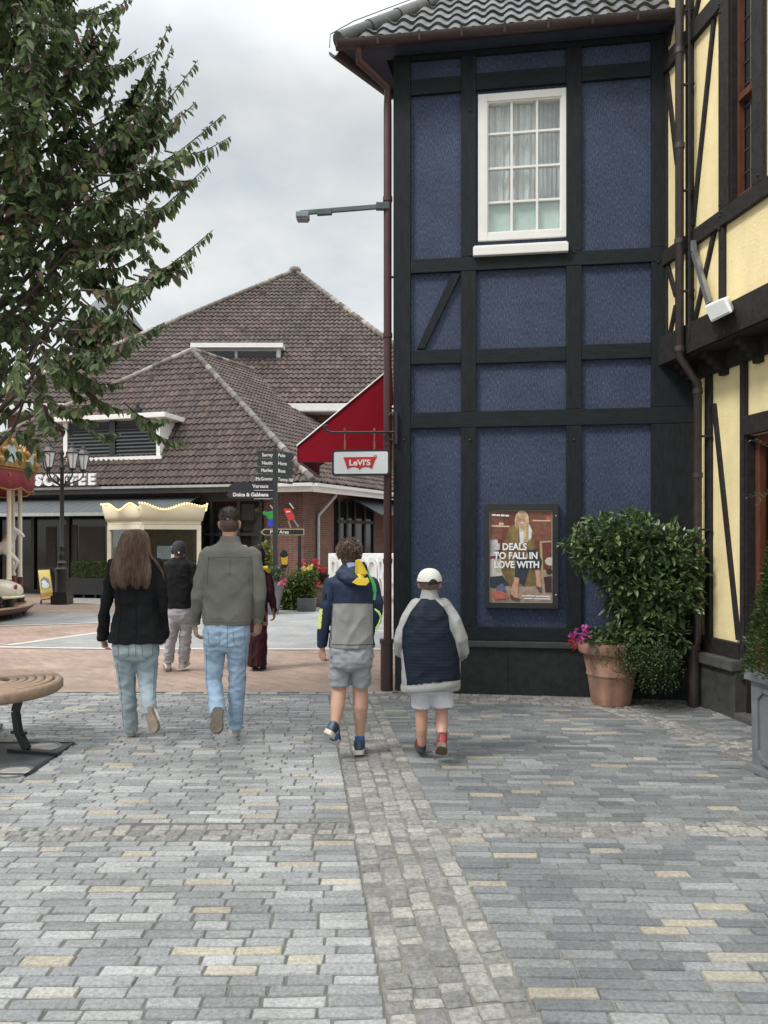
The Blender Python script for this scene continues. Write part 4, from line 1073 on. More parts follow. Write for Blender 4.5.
# main roof
ME = 27.0; kz = 1.0
zM = H + 137 / F * ME
A = P(295, 272, 34.06)
Ml, Mr = P(-18, 403, ME), P(469, 403, ME)
BD = V((.12, .99, 0)).normalized()
Mbl, Mbr = Ml + BD * 15.5, Mr + V((3.2, 14, 0))
mb = MB()
mb.poly([Ml + dn_, Mr + dn_, A + dn_]); mb.poly([Mr + dn_, Mbr + dn_, A + dn_]); mb.poly([Ml + dn_, Mbl + dn_, A + dn_]); mb.poly([Mbl + dn_, Mbr + dn_, A + dn_])
mr = mb.build('main_roof', MATS['clay_tile'], cb)
mu = A - Ml; ex = (Mr - Ml).normalized(); mu = mu - ex * mu.dot(ex)
pantiles('tiles', [Ml, Mr, A], ex, mu, m_btile, mr, .19, .30, .055, .045, 6)
e2 = (Mbr - Mr).normalized(); mu2 = A - Mr; mu2 = mu2 - e2 * mu2.dot(e2)
pantiles('tiles', [Mr, Mbr, A], e2, mu2, m_btile, mr, .19, .30, .055, .045, 6)
ridge('hip_tiles', Mr, A, mr, 36, .115); ridge('hip_tiles', Ml, A, mr, 40, .115); ridge('hip_tiles', Mbr, A, mr, 36, .115)
mb = MB(); mb.ell(A + V((0, 0, .05)), (.28, .28, .2), 12, 8); mb.build('cap', m_ridge, mr)
# main walls
mb = MB(); i_ = .6
a, b_, c, d = Ml + V((i_, i_, 0)), Mr + V((-i_, i_, 0)), Mbr + V((-i_, -i_, 0)), Mbl + V((i_, -i_, 0))
for p, q in ((a, b_), (b_, c), (c, d), (d, a)): mb.poly([V((p.x, p.y, 0)), V((q.x, q.y, 0)), V((q.x, q.y, zM)), V((p.x, p.y, zM))])
mb.build('main_wall', m_brick, cb)
mb = MB(); mb.box((Ml + Mr) / 2 + V((0, -.06, -.16)), ((Mr - Ml).length + .2, .12, .26)); mb.box((Ml + Mr) / 2 + V((0, .25, -.31)), ((Mr - Ml).length + .1, .66, .04)); mb.build('main_fascia', m_white, cb)
# wing walls: front (mostly black shopfront), brick corner, right flank
ins = .55
fn = V((fd.y, -fd.x, 0));  fn = fn if fn.y < 0 else -fn
rn = V((rdv.y, -rdv.x, 0)); rn = rn if rn.x > 0 else -rn
def line_x(p, d, q, e):
    det = d.x * -e.y + e.x * d.y; r = q - p
    t = (r.x * -e.y + e.x * r.y) / det; return p + d * t
Wc = line_x(C - fn * ins, fd, C - rn * ins, rdv); Wc.z = 0
zw = ZE - .05
def cw(t, z, d=0): return Wc + fd * t + fn * d + V((0, 0, z))        # along the front, leftwards
def cr(t, z, d=0): return Wc + rdv * t + rn * d + V((0, 0, z))       # along the flank, backwards
mb = MB(); mb.poly([cw(0, 0), cw(13.2, 0), cw(13.2, zw), cw(0, zw)]); mb.poly([cr(0, 0), cr(9.5, 0), cr(9.5, zw), cr(0, zw)]); mb.build('wing_wall', m_brick, cb)
def crect(mb, t0, t1, z0, z1, d0, d1, f=cw): return mb.hexa([f(t0, z0, d0), f(t1, z0, d0), f(t1, z0, d1), f(t0, z0, d1)], [f(t0, z1, d0), f(t1, z1, d0), f(t1, z1, d1), f(t0, z1, d1)])
def ft_(px, d=0.0):                                                    # photo column -> distance along the front wall
    p = ray_plane(px, 540, Wc + fn * d, fn); return (p - Wc).dot(fd)
def rt_(px, d=0.0):
    p = ray_plane(px, 540, Wc + rn * d, rn); return (p - Wc).dot(rdv)
tb = ft_(262)
mb = MB(); crect(mb, tb, 13.2, zw - .42, zw - .02, 0, .12); crect(mb, tb, 13.2, 0, .12, 0, .1)
t = tb
for px in (262, 240, 213, 203, 150, 112, 70, 35, 0, -40):
    t = ft_(px); crect(mb, t - .05, t + .05, .12, zw - .42, 0, .11)
crect(mb, ft_(262), ft_(205), 1.72, 1.8, 0, .1); crect(mb, ft_(205), 13.2, 2.3, 2.36, 0, .1)
sf = mb.build('shopfront', m_black, cb)
mb = MB(); mb.poly([cw(tb, .1, .03), cw(13.2, .1, .03), cw(13.2, zw - .4, .03), cw(tb, zw - .4, .03)]); mb.build('glazing', m_dglass, sf)
each('window_poster', [lambda mb: crect(mb, ft_(105), ft_(80), .75, 2.0, .035, .045), lambda mb: crect(mb, ft_(78), ft_(62), .6, 2.05, .035, .045)], mat('poster_brown', (.045, .028, .022), .5, .5, 2), sf)
each('blind', [lambda mb: crect(mb, ft_(57), ft_(47), .8, 2.0, .035, .045), lambda mb: crect(mb, ft_(255), ft_(238), 2.15, 2.6, .035, .045)], mat('blind_grey', (.035, .035, .034), .7, .2), sf)
# eaves
mb = MB()
def fascia(mb, a, b_, n, z0, z1, th=.06): mb.hexa([a + V((0, 0, z0)), b_ + V((0, 0, z0)), b_ + n * th + V((0, 0, z0)), a + n * th + V((0, 0, z0))], [a + V((0, 0, z1)), b_ + V((0, 0, z1)), b_ + n * th + V((0, 0, z1)), a + n * th + V((0, 0, z1))])
fascia(mb, C, Cb, rn, -.26, -.05); fascia(mb, C, C + fd * 1.05, fn, -.26, -.05); mb.build('fascia', m_white, cb)
mb = MB(); fascia(mb, C + fn * .07 - fd * .06, C + fd * 1.05 + fn * .07, fn, -.12, -.03, .1); fascia(mb, C + rn * .07, Cb + rn * .07, rn, -.12, -.03, .1); mb.build('gutter', mat('gutter_white', (.66, .65, .61), .5, .1), cb)
mb = MB(); fascia(mb, C + fd * 1.05, Lc, fn, -.24, -.05); mb.build('fascia', mat('fascia_dark', (.06, .06, .06), .5), cb)
mb = MB(); fascia(mb, C + fd * 1.05 + fn * .065, Lc + fn * .065, fn, -.10, -.03, .09); mb.build('gutter', mat('zinc', (.42, .44, .45), .4, .2, metal=.3), cb)
mb = MB(); mb.poly([C + V((0, 0, -.2)), Lc + V((0, 0, -.2)), cw(13.2, ZE - .2), cw(0, ZE - .2)]); mb.poly([C + V((0, 0, -.2)), Cb + V((0, 0, -.2)), cr(9.5, ZE - .2), cr(0, ZE - .2)]); mb.build('soffit', mat('soffit_grey', (.30, .29, .28), .7), cb)
# zinc downpipe at the corner flank
t = rt_(319, .08); mb = MB(); tq = rt_(331, .3)
mb.tube([cr(tq, ZE - .12, .5), cr(tq, ZE - .3, .45), cr(t, ZE - .85, .07), cr(t, ZE - 1.0, .06), cr(t, 0, .06)], .045, 10); mb.build('downpipe', MATS['zinc'], cb, smooth=True)
# flank: dark shop windows and a doorway
mb = MB(); tA, tB = rt_(334), rt_(372)
crect(mb, tA, tB, .05, zw - .3, 0, .06, cr)
for px in (336, 344, 352, 362, 371): t = rt_(px); crect(mb, t - .05, t + .05, .05, zw - .3, .06, .12, cr)
crect(mb, tA, tB, 2.1, 2.2, .06, .12, cr); ss = mb.build('side_shopfront', m_black, cb)
mb = MB(); mb.poly([cr(tA, .1, .065), cr(tB, .1, .065), cr(tB, zw - .35, .065), cr(tA, zw - .35, .065)]); mb.build('glazing', m_dglass, ss)
mb = MB(); p = cr(rt_(353.5), 1.55, .14); mb.ell(p, (.035, .035, .05), 8, 6); mb.build('lamp', emit_mat('warm_lamp', (1, .62, .25), 3), ss)
mb = MB(); mb.hexa([cr(rt_(345), 2.95, .05), cr(9.0, 2.95, .05), cr(9.0, 2.92, .05), cr(rt_(345), 2.92, .05)], [cr(rt_(345), 2.35, 1.25), cr(9.0, 2.35, 1.25), cr(9.0, 2.32, 1.25), cr(rt_(345), 2.32, 1.25)]); mb.build('side_awning', mat('awning_black', (.032, .035, .04), .8), ss)
# louvred dormer in the wing roof
pn = fd.cross(fu).normalized(); pn = pn if pn.z > 0 else -pn
def onroof(px, py): return ray_plane(px, py, C, pn)
d0, d1 = onroof(64, 457), onroof(160, 458)
dx = (d1 - d0); dx.z = 0; dw = dx.length; dx.normalize(); dz0 = (d0.z + d1.z) / 2
dh = (458 - 420.5) / F * d1.y; inn = -fn
dm = MB()
def db_(u, z, i): return V((d0.x, d0.y, dz0)) + dx * u + inn * i + V((0, 0, z))
def dbox(mb, u0, u1, z0, z1, i0, i1): return mb.hexa([db_(u0, z0, i0), db_(u1, z0, i0), db_(u1, z0, i1), db_(u0, z0, i1)], [db_(u0, z1, i0), db_(u1, z1, i0), db_(u1, z1, i1), db_(u0, z1, i1)])
dbox(dm, -.02, dw + .02, -.3, dh, .05, 2.6); dor = dm.build('dormer', m_white, cb)
mb = MB(); dbox(mb, -.22, dw + .28, dh + .003, dh + .15, -.22, 2.7); mb.build('dormer_roof', m_white, dor, bevel=.02)
mb = MB(); dbox(mb, -.1, dw + .1, -.10, .0, -.12, .05); dbox(mb, .0, .14, 0, dh, -.04, .05); dbox(mb, dw - .1, dw + .02, 0, dh, -.04, .05); mb.build('dormer_frame', m_white, dor)
mlv = mat('louvre', (.035, .042, .048), .5, .2)
for (u0, u1) in ((.16, dw * .49), (dw * .55, dw - .12)):
    mb = MB(); n = 9
    for k in range(n):
        z = .05 + (dh - .14) * k / n
        mb.hexa([db_(u0, z, -.03), db_(u1, z, -.03), db_(u1, z + .015, -.03), db_(u0, z + .015, -.03)], [db_(u0, z + .08, .04), db_(u1, z + .08, .04), db_(u1, z + .095, .04), db_(u0, z + .095, .04)])
    mb.build('louvre', mlv, dor)
mb = MB(); dbox(mb, .14, dw - .1, 0, dh - .02, .02, .048); dbox(mb, dw * .49, dw * .55, 0, dh, -.05, .02); mb.build('louvre_backing', m_black, dor)
# vent pipe and small vent tiles
vp = onroof(137.5, 418); mb = MB(); mb.tube([vp, vp + V((0, 0, .22))], .1, 10); mb.tube([vp + V((0, 0, .22)), vp + V((0, 0, .3))], .13, 10); mb.tube([vp + V((0, 0, .3)), vp + V((0, 0, .42))], .06, 10); mb.build('roof_vent', m_black, cb)
for (px, py) in ((192, 377), (153, 378)): mb = MB(); mb.box(onroof(px, py), (.22, .25, .12)); mb.build('vent_tile', m_btile, cb)
pm = ex.cross(mu).normalized(); pm = pm if pm.z > 0 else -pm
def onmain(px, py): return ray_plane(px, py, Ml, pm)
for (px, py) in ((263, 293), (301, 292), (243, 330)): mb = MB(); mb.box(onmain(px, py), (.25, .3, .14)); mb.build('vent_tile', m_btile, cb)
# slot dormer in the main roof
s0, s1 = onmain(196, 359.5), onmain(277, 359.5); sw_ = s1.x - s0.x; sh = (359.5 - 349) / F * s0.y
mb = MB()
def sbox(mb, u0, u1, z0, z1, i0, i1): return mb.box((s0.x + (u0 + u1) / 2, s0.y + (i0 + i1) / 2, s0.z + (z0 + z1) / 2), (u1 - u0, i1 - i0, z1 - z0))
sbox(mb, 0, sw_, -.3, sh, .05, 1.2); sd = mb.build('slot_dormer', m_dglass, cb)
mb = MB(); sbox(mb, -.15, sw_ + .25, sh + .003, sh + .17, -.25, 1.4); sbox(mb, sw_ - .02, sw_ + .12, -.15, sh, .0, 1.0); mb.build('slot_dormer_roof', m_white, sd)
mb = MB(); sbox(mb, sw_ * .48, sw_ * .51, 0, sh, .0, .06); sbox(mb, 0, sw_, sh - .08, sh, .01, .05); mb.build('slot_dormer_bar', MATS['zinc'], sd)
# grey fabric awning over the shopfront
m_gaw = mat('awning_grey', (.070, .078, .084), .8, .15, 1.5)
tR, tL = ft_(203), 12.6
zA_, zB_ = 2.86, 2.33
ga = thing('shop_awning', cw((tR + tL) / 2, zB_, 1.5), 'long grey fabric awning stretched out over the coffee shop front', 'awning')
mb = MB(); mb.hexa([cw(tR, zA_ - .02, .14), cw(tL, zA_ - .02, .14), cw(tL, zA_, .14), cw(tR, zA_, .14)], [cw(tR, zB_ - .02, 1.7), cw(tL, zB_ - .02, 1.7), cw(tL, zB_, 1.7), cw(tR, zB_, 1.7)]); mb.build('canopy', m_gaw, ga)
mb = MB(); n = 34
for k in range(n): t = tR + (tL - tR) * k / n; mb.bar(cw(t, zA_ + .004, .14), cw(t, zB_ + .004, 1.7), .02, .008)
mb.build('seam', mat('seam_grey', (.13, .14, .145), .8), ga)
mb = MB(); mb.bar(cw(tR - .02, zB_ - .03, 1.72), cw(tL, zB_ - .03, 1.72), .05, .09); mb.build('front_bar', MATS['zinc'], ga)
for px in (195, 100, 20): t = ft_(px); mb = MB(); mb.bar(cw(t, 2.25, .12), cw(t, zB_ - .05, 1.65), .04, .04); mb.build('arm', m_black, ga)
# letters over the gutter
cl_ = thing('shop_lettering', cw(ft_(70), ZE - .02, .6), 'white block letters reading coffee standing above the gutter', 'sign')
m_let = mat('letter_white', (.80, .80, .80), .4, .03)
for ch, px in (('S', 36.3), ('C', 44.0), ('O', 53), ('F', 62.5), ('F', 70.8), ('E', 79), ('E', 88.6)):
    p = ray_plane(px, 486, C + fn * .2, fn); p.z = ZE + .03
    text_mesh(ch, .43, p, -fd, (0, 0, 1), .08, 'letter', m_let, cl_, .022)
mb = MB(); mb.bar(ray_plane(30, 486, C + fn * .2, fn), ray_plane(99, 486, C + fn * .2, fn), .04, .03); mb.build('rail', m_black, cl_)
# round green and white emblem hung in the window
em = thing('window_emblem', cw(ft_(223, .1), 1.5, .12), 'round green and white crowned emblem hanging in the dark shop window', 'sign')
pe = ray_plane(223, 546, Wc + fn * .13, fn); er = .22
def disc(mb, c, r, n=24): return mb.prism([c - fd * r * math.cos(6.283 * k / n) + V((0, 0, r * math.sin(6.283 * k / n))) for k in range(n)], fn * .01)
mb = MB(); disc(mb, pe, er); mb.build('disc', mat('emblem_green', (.03, .10, .065), .5), em)
mb = MB()
def ew(pts, off=.014): mb.prism([pe - fd * er * a + V((0, 0, er * b_)) + fn * off for a, b_ in pts], fn * .004)
ew([(-.12, .42), (-.2, .62), (-.07, .52), (0, .72), (.07, .52), (.2, .62), (.12, .42)]); ew(oval(0, .1, .2, .27, 14)); ew([(-.3, .35), (-.25, -.3), (-.4, -.55), (-.45, .1)]); ew([(.3, .35), (.25, -.3), (.4, -.55), (.45, .1)])
ew([(-.2, -.3), (.2, -.3), (.12, -.85), (-.12, -.85)]); ew([(-.75, .4), (-.6, .5), (-.5, -.3), (-.62, -.6), (-.85, -.2)]); ew([(.75, .4), (.6, .5), (.5, -.3), (.62, -.6), (.85, -.2)])
mb.build('emblem_figure', m_let, em)
# distant turret behind the tree
tq = P(112, 330, 44); tu = thing('turret', V((tq.x, tq.y, 0)), 'brick turret with steep grey roof rising behind the tiled roofs at left', 'tower')
mb = MB(); b0 = V((tq.x, tq.y, 0)); mb.box(b0 + V((0, 0, 6.9)), (2.6, 2.6, 13.8)); mb.build('wall', m_brick, tu)
mb = MB(); z = 13.8; s = 1.5; ap = b0 + V((0, 0, 16.2))
for a, b_ in (((-s, -s), (s, -s)), ((s, -s), (s, s)), ((s, s), (-s, s)), ((-s, s), (-s, -s))): mb.poly([b0 + V((*a, z)), b0 + V((*b_, z)), ap])
mb.build('roof', mat('slate', (.13, .14, .15), .6, .3, 20), tu)
# ================================================================== things on the square
m_cream = mat('cream_paint', (.72, .64, .46), .45, .06, 3, .05, 40)
m_cream2 = mat('cream_trim', (.76, .70, .54), .4, .05)
m_maroon = mat('maroon_marble', (.13, .03, .028), .35, .5, 22)
m_gold = mat('gilt', (.34, .20, .065), .35, .5, 14, .3, 30, metal=.35)
m_bulb = emit_mat('bulb_glow', (1, .72, .30), .9)
# ---- ticket kiosk
kc = G(141, 606); K = lambda px, py, Y: P(px, py, Y)
yl_, ym_, yr_ = 20.6, 19.4, 20.0
kp = [V(((109.5 - CX) / F * yl_, yl_, 0)), V(((142 - CX) / F * ym_, ym_, 0)), V(((199 - CX) / F * yr_, yr_, 0))]
kbk = V((kp[0].x + kp[2].x - kp[1].x, 21.5, 0)); kb2 = kp[2] + V((-.35, 1.1, 0)); kb1 = kp[0] + V((.3, .9, 0))
foot = [kp[0], kp[1], kp[2], kb2, kb1]
ki = thing('ticket_kiosk', sum(foot, V((0, 0, 0))) / 5, 'cream ticket kiosk with a wavy crown edged in glowing bulbs', 'kiosk')
cen = sum(foot, V((0, 0, 0))) / 5
def kscale(p, s): return cen + (p - cen) * s
zk = H + (540 - 524.5) / F * 19.4; zcor = H + (540 - 506) / F * 19.2
mb = MB()
for i in range(5):
    a, b_ = foot[i], foot[(i + 1) % 5]; mb.poly([a, b_, b_ + V((0, 0, .92)), a + V((0, 0, .92))])
mb.build('counter_wall', m_cream, ki)
mb = MB()
for p in foot: mb.box(p + V((0, 0, zk / 2)), (.11, .11, zk), .2)
m1 = foot[1].lerp(foot[2], .98)
for i in range(5):
    a, b_ = foot[i], foot[(i + 1) % 5]
    mb.bar(a + V((0, 0, .95)), b_ + V((0, 0, .95)), .14, .07); mb.bar(a + V((0, 0, zk - .06)), b_ + V((0, 0, zk - .06)), .09, .12)
mb.build('frame', m_cream2, ki, bevel=.008)
mb = MB()
for i in range(3):
    a, b_ = kscale(foot[i], .985), kscale(foot[(i + 1) % 5], .985); mb.poly([a + V((0, 0, .98)), b_ + V((0, 0, .98)), b_ + V((0, 0, zk)), a + V((0, 0, zk))])
mb.build('pane', glass_mat('kiosk_glass', (.55, .6, .6), .06), ki)
mb = MB(); 
for i in (3, 4): a, b_ = kscale(foot[i], .97), kscale(foot[(i + 1) % 5], .97); mb.poly([a + V((0, 0, .9)), b_ + V((0, 0, .9)), b_ + V((0, 0, zk)), a + V((0, 0, zk))])
a, b_ = kscale(foot[2], .97), kscale(foot[3], .97); mb.poly([a + V((0, 0, .9)), b_ + V((0, 0, .9)), b_ + V((0, 0, zk)), a + V((0, 0, zk))])
mb.build('inner_wall', mat('kiosk_inside', (.58, .48, .33), .8, .2), ki)
mb = MB(); mb.box(kscale(foot[1].lerp(foot[2], .45), .9) + V((0, 0, 1.28)), (.5, .05, .34), -.1); mb.build('notice', mat('paper', (.66, .68, .70), .7, .08), ki)
mb = MB(); rs = []
for s, z in ((1.0, zk), (1.04, zk + .01), (1.05, zk + .09), (1.08, zk + .11)): rs.append([kscale(p, s) + V((0, 0, z)) for p in foot])
mb.rings(rs); mb.build('cornice', m_cream2, ki)
# flared wavy crown
edge = []                           # crown outline, wavy top
N = 26
vs, fs = [], []; tops = []
per = []
for i in range(5):
    a, b_ = kscale(foot[i], 1.0), kscale(foot[(i + 1) % 5], 1.0)
    for k in range(N): per.append((a.lerp(b_, k / N), k / N, i))
zb_ = zk + .10
for (p, t, i) in per:
    q = kscale(p, 1.08); 
    wav = .075 * math.sin(2 * math.pi * (t * 1.75 if i == 0 else t * 1.5 + .3) - .5)
    lift = .13 * ((1 - t) ** 9 if i == 0 else t ** 9 if i == 1 else 0)
    o1 = kscale(p, 1.11); o2 = kscale(p, 1.17)
    vs += [q + V((0, 0, zb_)), o1 + V((0, 0, zb_ + .12)), o2 + V((0, 0, zcor + wav + lift - .02))]
    tops.append(o2 + V((0, 0, zcor + wav + lift - .02)))
n = len(per)
for k in range(n):
    j = (k + 1) % n
    for r in range(2): fs.append((k * 3 + r, j * 3 + r, j * 3 + r + 1, k * 3 + r + 1))
cr_o = raw('crown', vs, fs, m_cream, ki, True)
sol = cr_o.modifiers.new('thick', 'SOLIDIFY'); sol.thickness = .05
mb = MB(); mb.poly([kscale(p, 1.08) + V((0, 0, zb_ + .02)) for p in foot]); mb.build('crown_floor', m_cream, ki)
mb = MB(); mb.ell(V((0, 0, 0)), (.024, .024, .024), 8, 6); b0 = None
for k in range(0, 3 * N):
    p = kscale(tops[k], 1.012) + V((0, 0, .0))
    if b0 is None: 
        b0 = mb.build('bulb', m_bulb, ki, smooth=True); b0.location = p; b0.data.transform(Matrix.Translation(BASE[ki.name])); b0.location = p - BASE[ki.name]
    else:
        c = b0.copy(); COL.objects.link(c); c.parent = ki; c.location = p - BASE[ki.name]

# ---- street lamp with lanterns
lb0 = V(((62 - CX) / F * 19.2, 19.2, 0))
sl_ = thing('street_lamp', lb0, 'black cast iron street lamp with white glass lanterns on scrolled arms', 'street lamp')
s = 19.2 / F
mb = MB(); mb.box(lb0 + V((0, 0, .11)), (.40, .40, .22)); mb.box(lb0 + V((0, 0, .26)), (.33, .33, .1))
mb.lathe(lb0, [(.17, .3), (.155, .36), (.15, .80), (.165, .84), (.17, .88), (.12, .92), (.11, 1.0), (.13, 1.03), (.10, 1.07), (.075, 1.12), (.10, 1.18), (.10, 1.24), (.075, 1.30), (.06, 1.36), (.085, 1.40), (.085, 1.44), (.055, 1.48), (.05, 2.6), (.045, 3.35), (.07, 3.38), (.07, 3.42), (.04, 3.46), (.035, 3.7), (.06, 3.75), (.02, 3.85), (.005, 3.95)], 16); mb.build('post', m_iron, sl_, smooth=True)
m_lan = mat('lantern_glass', (.66, .68, .68), .25, .06)
def lantern(p):
    mb = MB(); n = 6
    rs = [[p + V((r * math.cos(6.283 * k / n), r * math.sin(6.283 * k / n), z)) for k in range(n)] for r, z in ((.075, .0), (.145, .36))]
    mb.rings(rs); ln = mb.build('lantern', m_lan, sl_)
    mb = MB(); rs = [[p + V((r * math.cos(6.283 * k / n), r * math.sin(6.283 * k / n), z)) for k in range(n)] for r, z in ((.16, .36), (.165, .39), (.07, .50), (.055, .56), (.03, .58), (.012, .64))]
    mb.rings(rs); rs = [[p + V((r * math.cos(6.283 * k / n), r * math.sin(6.283 * k / n), z)) for k in range(n)] for r, z in ((.03, -.06), (.085, -.02), (.085, .005))]; mb.rings(rs)
    for k in range(n):
        c, s_ = math.cos(6.283 * k / n), math.sin(6.283 * k / n); mb.bar(p + V((.077 * c, .077 * s_, 0)), p + V((.148 * c, .148 * s_, .36)), .014, .014)
    mb.build('lantern_frame', m_iron, ln)
zl_ = 3.38
for ang, r in ((-.35, .32), (.55, .50), (2.9, .42), (4.3, .40)):
    d = V((math.cos(ang), math.sin(ang), 0)); top = lb0 + d * r + V((0, 0, zl_)); lantern(top)
    mb = MB(); mb.tube([lb0 + V((0, 0, 2.95)), lb0 + d * r * .4 + V((0, 0, 3.02)), lb0 + d * r * .85 + V((0, 0, 3.12)), lb0 + d * r + V((0, 0, 3.22)), top + V((0, 0, -.03))], .02, 7)
    mb.tube([lb0 + d * r * .35 + V((0, 0, 3.0 + .0)), lb0 + d * r * .3 + V((0, 0, 3.15)), lb0 + d * r * .5 + V((0, 0, 3.22)), lb0 + d * r * .62 + V((0, 0, 3.14)), lb0 + d * r * .5 + V((0, 0, 3.1))], .013, 6)
    mb.build('arm', m_iron, sl_, smooth=True)

# ---- pavement board
A0, A1 = P(39.5, 600, 19.4), P(56, 598, 19.2)
ab = thing('pavement_board', V((A0.x + .2, 19.4, 0)), 'yellow poster on a black folding pavement board beside the street lamp', 'board')
a, b_, c, d = P(41, 600.5, 19.2), P(54.5, 598.5, 19.1), P(50, 569, 19.6), P(37.8, 569.5, 19.7)
mb = MB(); mb.prism([a, b_, c, d], V((0, .03, .0))); mb.prism([a + V((0, .75, 0)), b_ + V((0, .75, 0)), c + V((0, .06, 0)), d + V((0, .06, 0))], V((0, .03, 0)))
for p, q in ((a, d), (b_, c)): mb.bar(V((p.x, p.y, 0)) + (p - q) * .0, p, .03, .03)
mb.build('board', m_iron, ab)
def bl(u, v): return a.lerp(b_, u).lerp(d.lerp(c, u), v) + V((0, -.012, 0))
mb = MB(); km = [mat('sheet_yellow', (.60, .46, .11), .5, .15, 6), mat('sheet_grey', (.16, .18, .17), .5, .3, 8), mat('sheet_white', (.66, .70, .72), .5, .1), mat('sheet_orange', (.50, .24, .05), .5, .2)]
def sh(m_, pts, o): mb.slot(m_).poly([bl(u, v) + V((0, -o, 0)) for u, v in pts])
sh(0, [(.04, .03), (.96, .03), (.96, .97), (.04, .97)], 0); sh(1, [(.15, .38), (.85, .38), (.8, .66), (.5, .76), (.15, .66)], .004); sh(2, oval(.5, .46, .3, .10, 12), .008); sh(2, oval(.4, .58, .2, .05, 12), .008); sh(3, [(.04, .1), (.96, .1), (.96, .22), (.04, .22)], .004)
mb.build('poster', km, ab)

# ---- hedge in a black trough
h0, h1 = V(((69 - CX) / F * 21.2, 21.2, 0)), V(((109 - CX) / F * 20.9, 20.9, 0))
hb = thing('planter_trough', h0.lerp(h1, .5), 'long black planter trough on short feet in front of the coffee shop', 'planter')
d = (h1 - h0).normalized(); nn = V((d.y, -d.x, 0)); 
mb = MB(); mb.prism([h0 + V((0, 0, .1)), h1 + V((0, 0, .1)), h1 - nn * .5 + V((0, 0, .1)), h0 - nn * .5 + V((0, 0, .1))], V((0, 0, .45))); mb.build('box', m_black, hb, bevel=.01)
for t in (.08, .35, .65, .92): mb = MB(); mb.box(h0.lerp(h1, t) - nn * .25 + V((0, 0, .05)), (.06, .45, .1), math.atan2(d.y, d.x)); mb.build('foot', m_black, hb)
hg = thing('hedge', h0.lerp(h1, .5) + V((0, 0, .5)), 'clipped green box hedge growing in the black trough', 'hedge')
vs, fs = [], []
hl = (h1 - h0).length
for _ in range(5200):
    u, v, z = random.uniform(.02, hl - .02), random.uniform(.03, .47), random.uniform(.5, .98)
    f_ = random.randrange(4)
    if f_ == 0: v = .02 + random.random() * .05
    elif f_ == 1: z = .93 + random.random() * .06
    elif f_ == 2: u = hl - random.random() * .06
    z += .03 * noise.noise(V((u * 3, v * 3, 0)))
    leaf(vs, fs, h0 + d * u - nn * v + V((0, 0, z)), rdir() + V((0, -.3, .5)), V((0, 0, 1)) + rdir() * .5, .045, .024)
m_hedge = island_mat('hedge_leaf', [(0, (.04, .075, .016)), (.6, (.075, .125, .03)), (1, (.13, .18, .05))], .55, 10, .2, 0, trans=.25)
raw('foliage', vs, fs, m_hedge, hg)

# ---- carousel
cx0 = V((-9.98, 15.5, 0)); R = 2.62
ca = thing('carousel', cx0, 'small fairground carousel with red scalloped canopy and cream pillars', 'carousel')
mb = MB(); mb.lathe(cx0, [(R - .5, .10), (R - .05, .12), (R, .16), (R + .05, .20), (R + .06, .235), (R, .25), (.2, .25)], 64); mb.build('platform', mat('carousel_wood', (.16, .055, .035), .5, .3, 8), ca, smooth=True)
mb = MB(); mb.lathe(cx0, [(R + .062, .235), (R + .07, .24), (R + .07, .262), (R - .1, .262)], 64, False); mb.build('platform_edge', mat('edge_wood', (.42, .33, .22), .6, .2), ca)
mb = MB()
for k in range(24): a = 6.283 * k / 24; mb.tube([cx0 + V(((R - .12) * math.cos(a), (R - .12) * math.sin(a), .11)), cx0 + V(((R - .12) * math.cos(a), (R - .12) * math.sin(a), .03))], .03, 8)
mb.lathe(cx0, [(1.6, 0.0), (1.6, .12)], 32); mb.build('undercarriage', m_black, ca)
for k in range(16):
    a = .02 + 6.283 * (k // 2) / 8 - .27 * (k % 2); p = cx0 + V(((R - .22) * math.cos(a), (R - .22) * math.sin(a), 0))
    mb = MB(); mb.lathe(p, [(.055, .80), (.046, .84), (.042, 2.7)], 12); po_ = mb.build('pillar', m_cream2, ca, smooth=True)
    mb = MB(); mb.lathe(p, [(.062, .42), (.06, .80)], 12); mb.build('pillar_sleeve', m_maroon, po_, smooth=True)
    mb = MB(); mb.lathe(p, [(.09, .25), (.09, .40), (.065, .425)], 12); mb.build('pillar_foot', m_black, po_)
for k in range(8):
    a = .1 + 6.283 * k / 8; p = cx0 + V(((R - .95) * math.cos(a), (R - .95) * math.sin(a), 0)); mb = MB(); mb.tube([p + V((0, 0, .25)), p + V((0, 0, 2.7))], .03, 8); mb.build('brass_pole', mat('pole_cream', (.6, .5, .34), .3, .1, metal=.3), ca, smooth=True)
vs, fs = [], []; n = 160
for k in range(n):
    a = 6.283 * k / n; c_, s_ = math.cos(a), math.sin(a); sc = .07 * abs(math.sin(k / n * 6.283 * 10))
    for r, z in ((R - .02, 3.02), (R + .02, 2.98), (R + .03, 2.66 - sc)): vs.append(cx0 + V((r * c_, r * s_, z)))
for k in range(n):
    j = (k + 1) % n
    for r in range(2): fs.append((k * 3 + r, j * 3 + r, j * 3 + r + 1, k * 3 + r + 1))
m_val = mat('valance_red', (.24, .028, .036), .7, .25, 3)
o = raw('valance', vs, fs, m_val, ca, True); sd_ = o.modifiers.new('t', 'SOLIDIFY'); sd_.thickness = .02
mb = MB(); pts = []
for k in range(n + 1):
    a = 6.283 * k / n; sc = .07 * abs(math.sin(k / n * 6.283 * 10)); pts.append(cx0 + V(((R + .035) * math.cos(a), (R + .035) * math.sin(a), 2.66 - sc)))
mb.tube(pts, .02, 6); mb.tube([p * 1.0 + V((0, 0, 3.01 - p.z)) for p in pts], .025, 6)
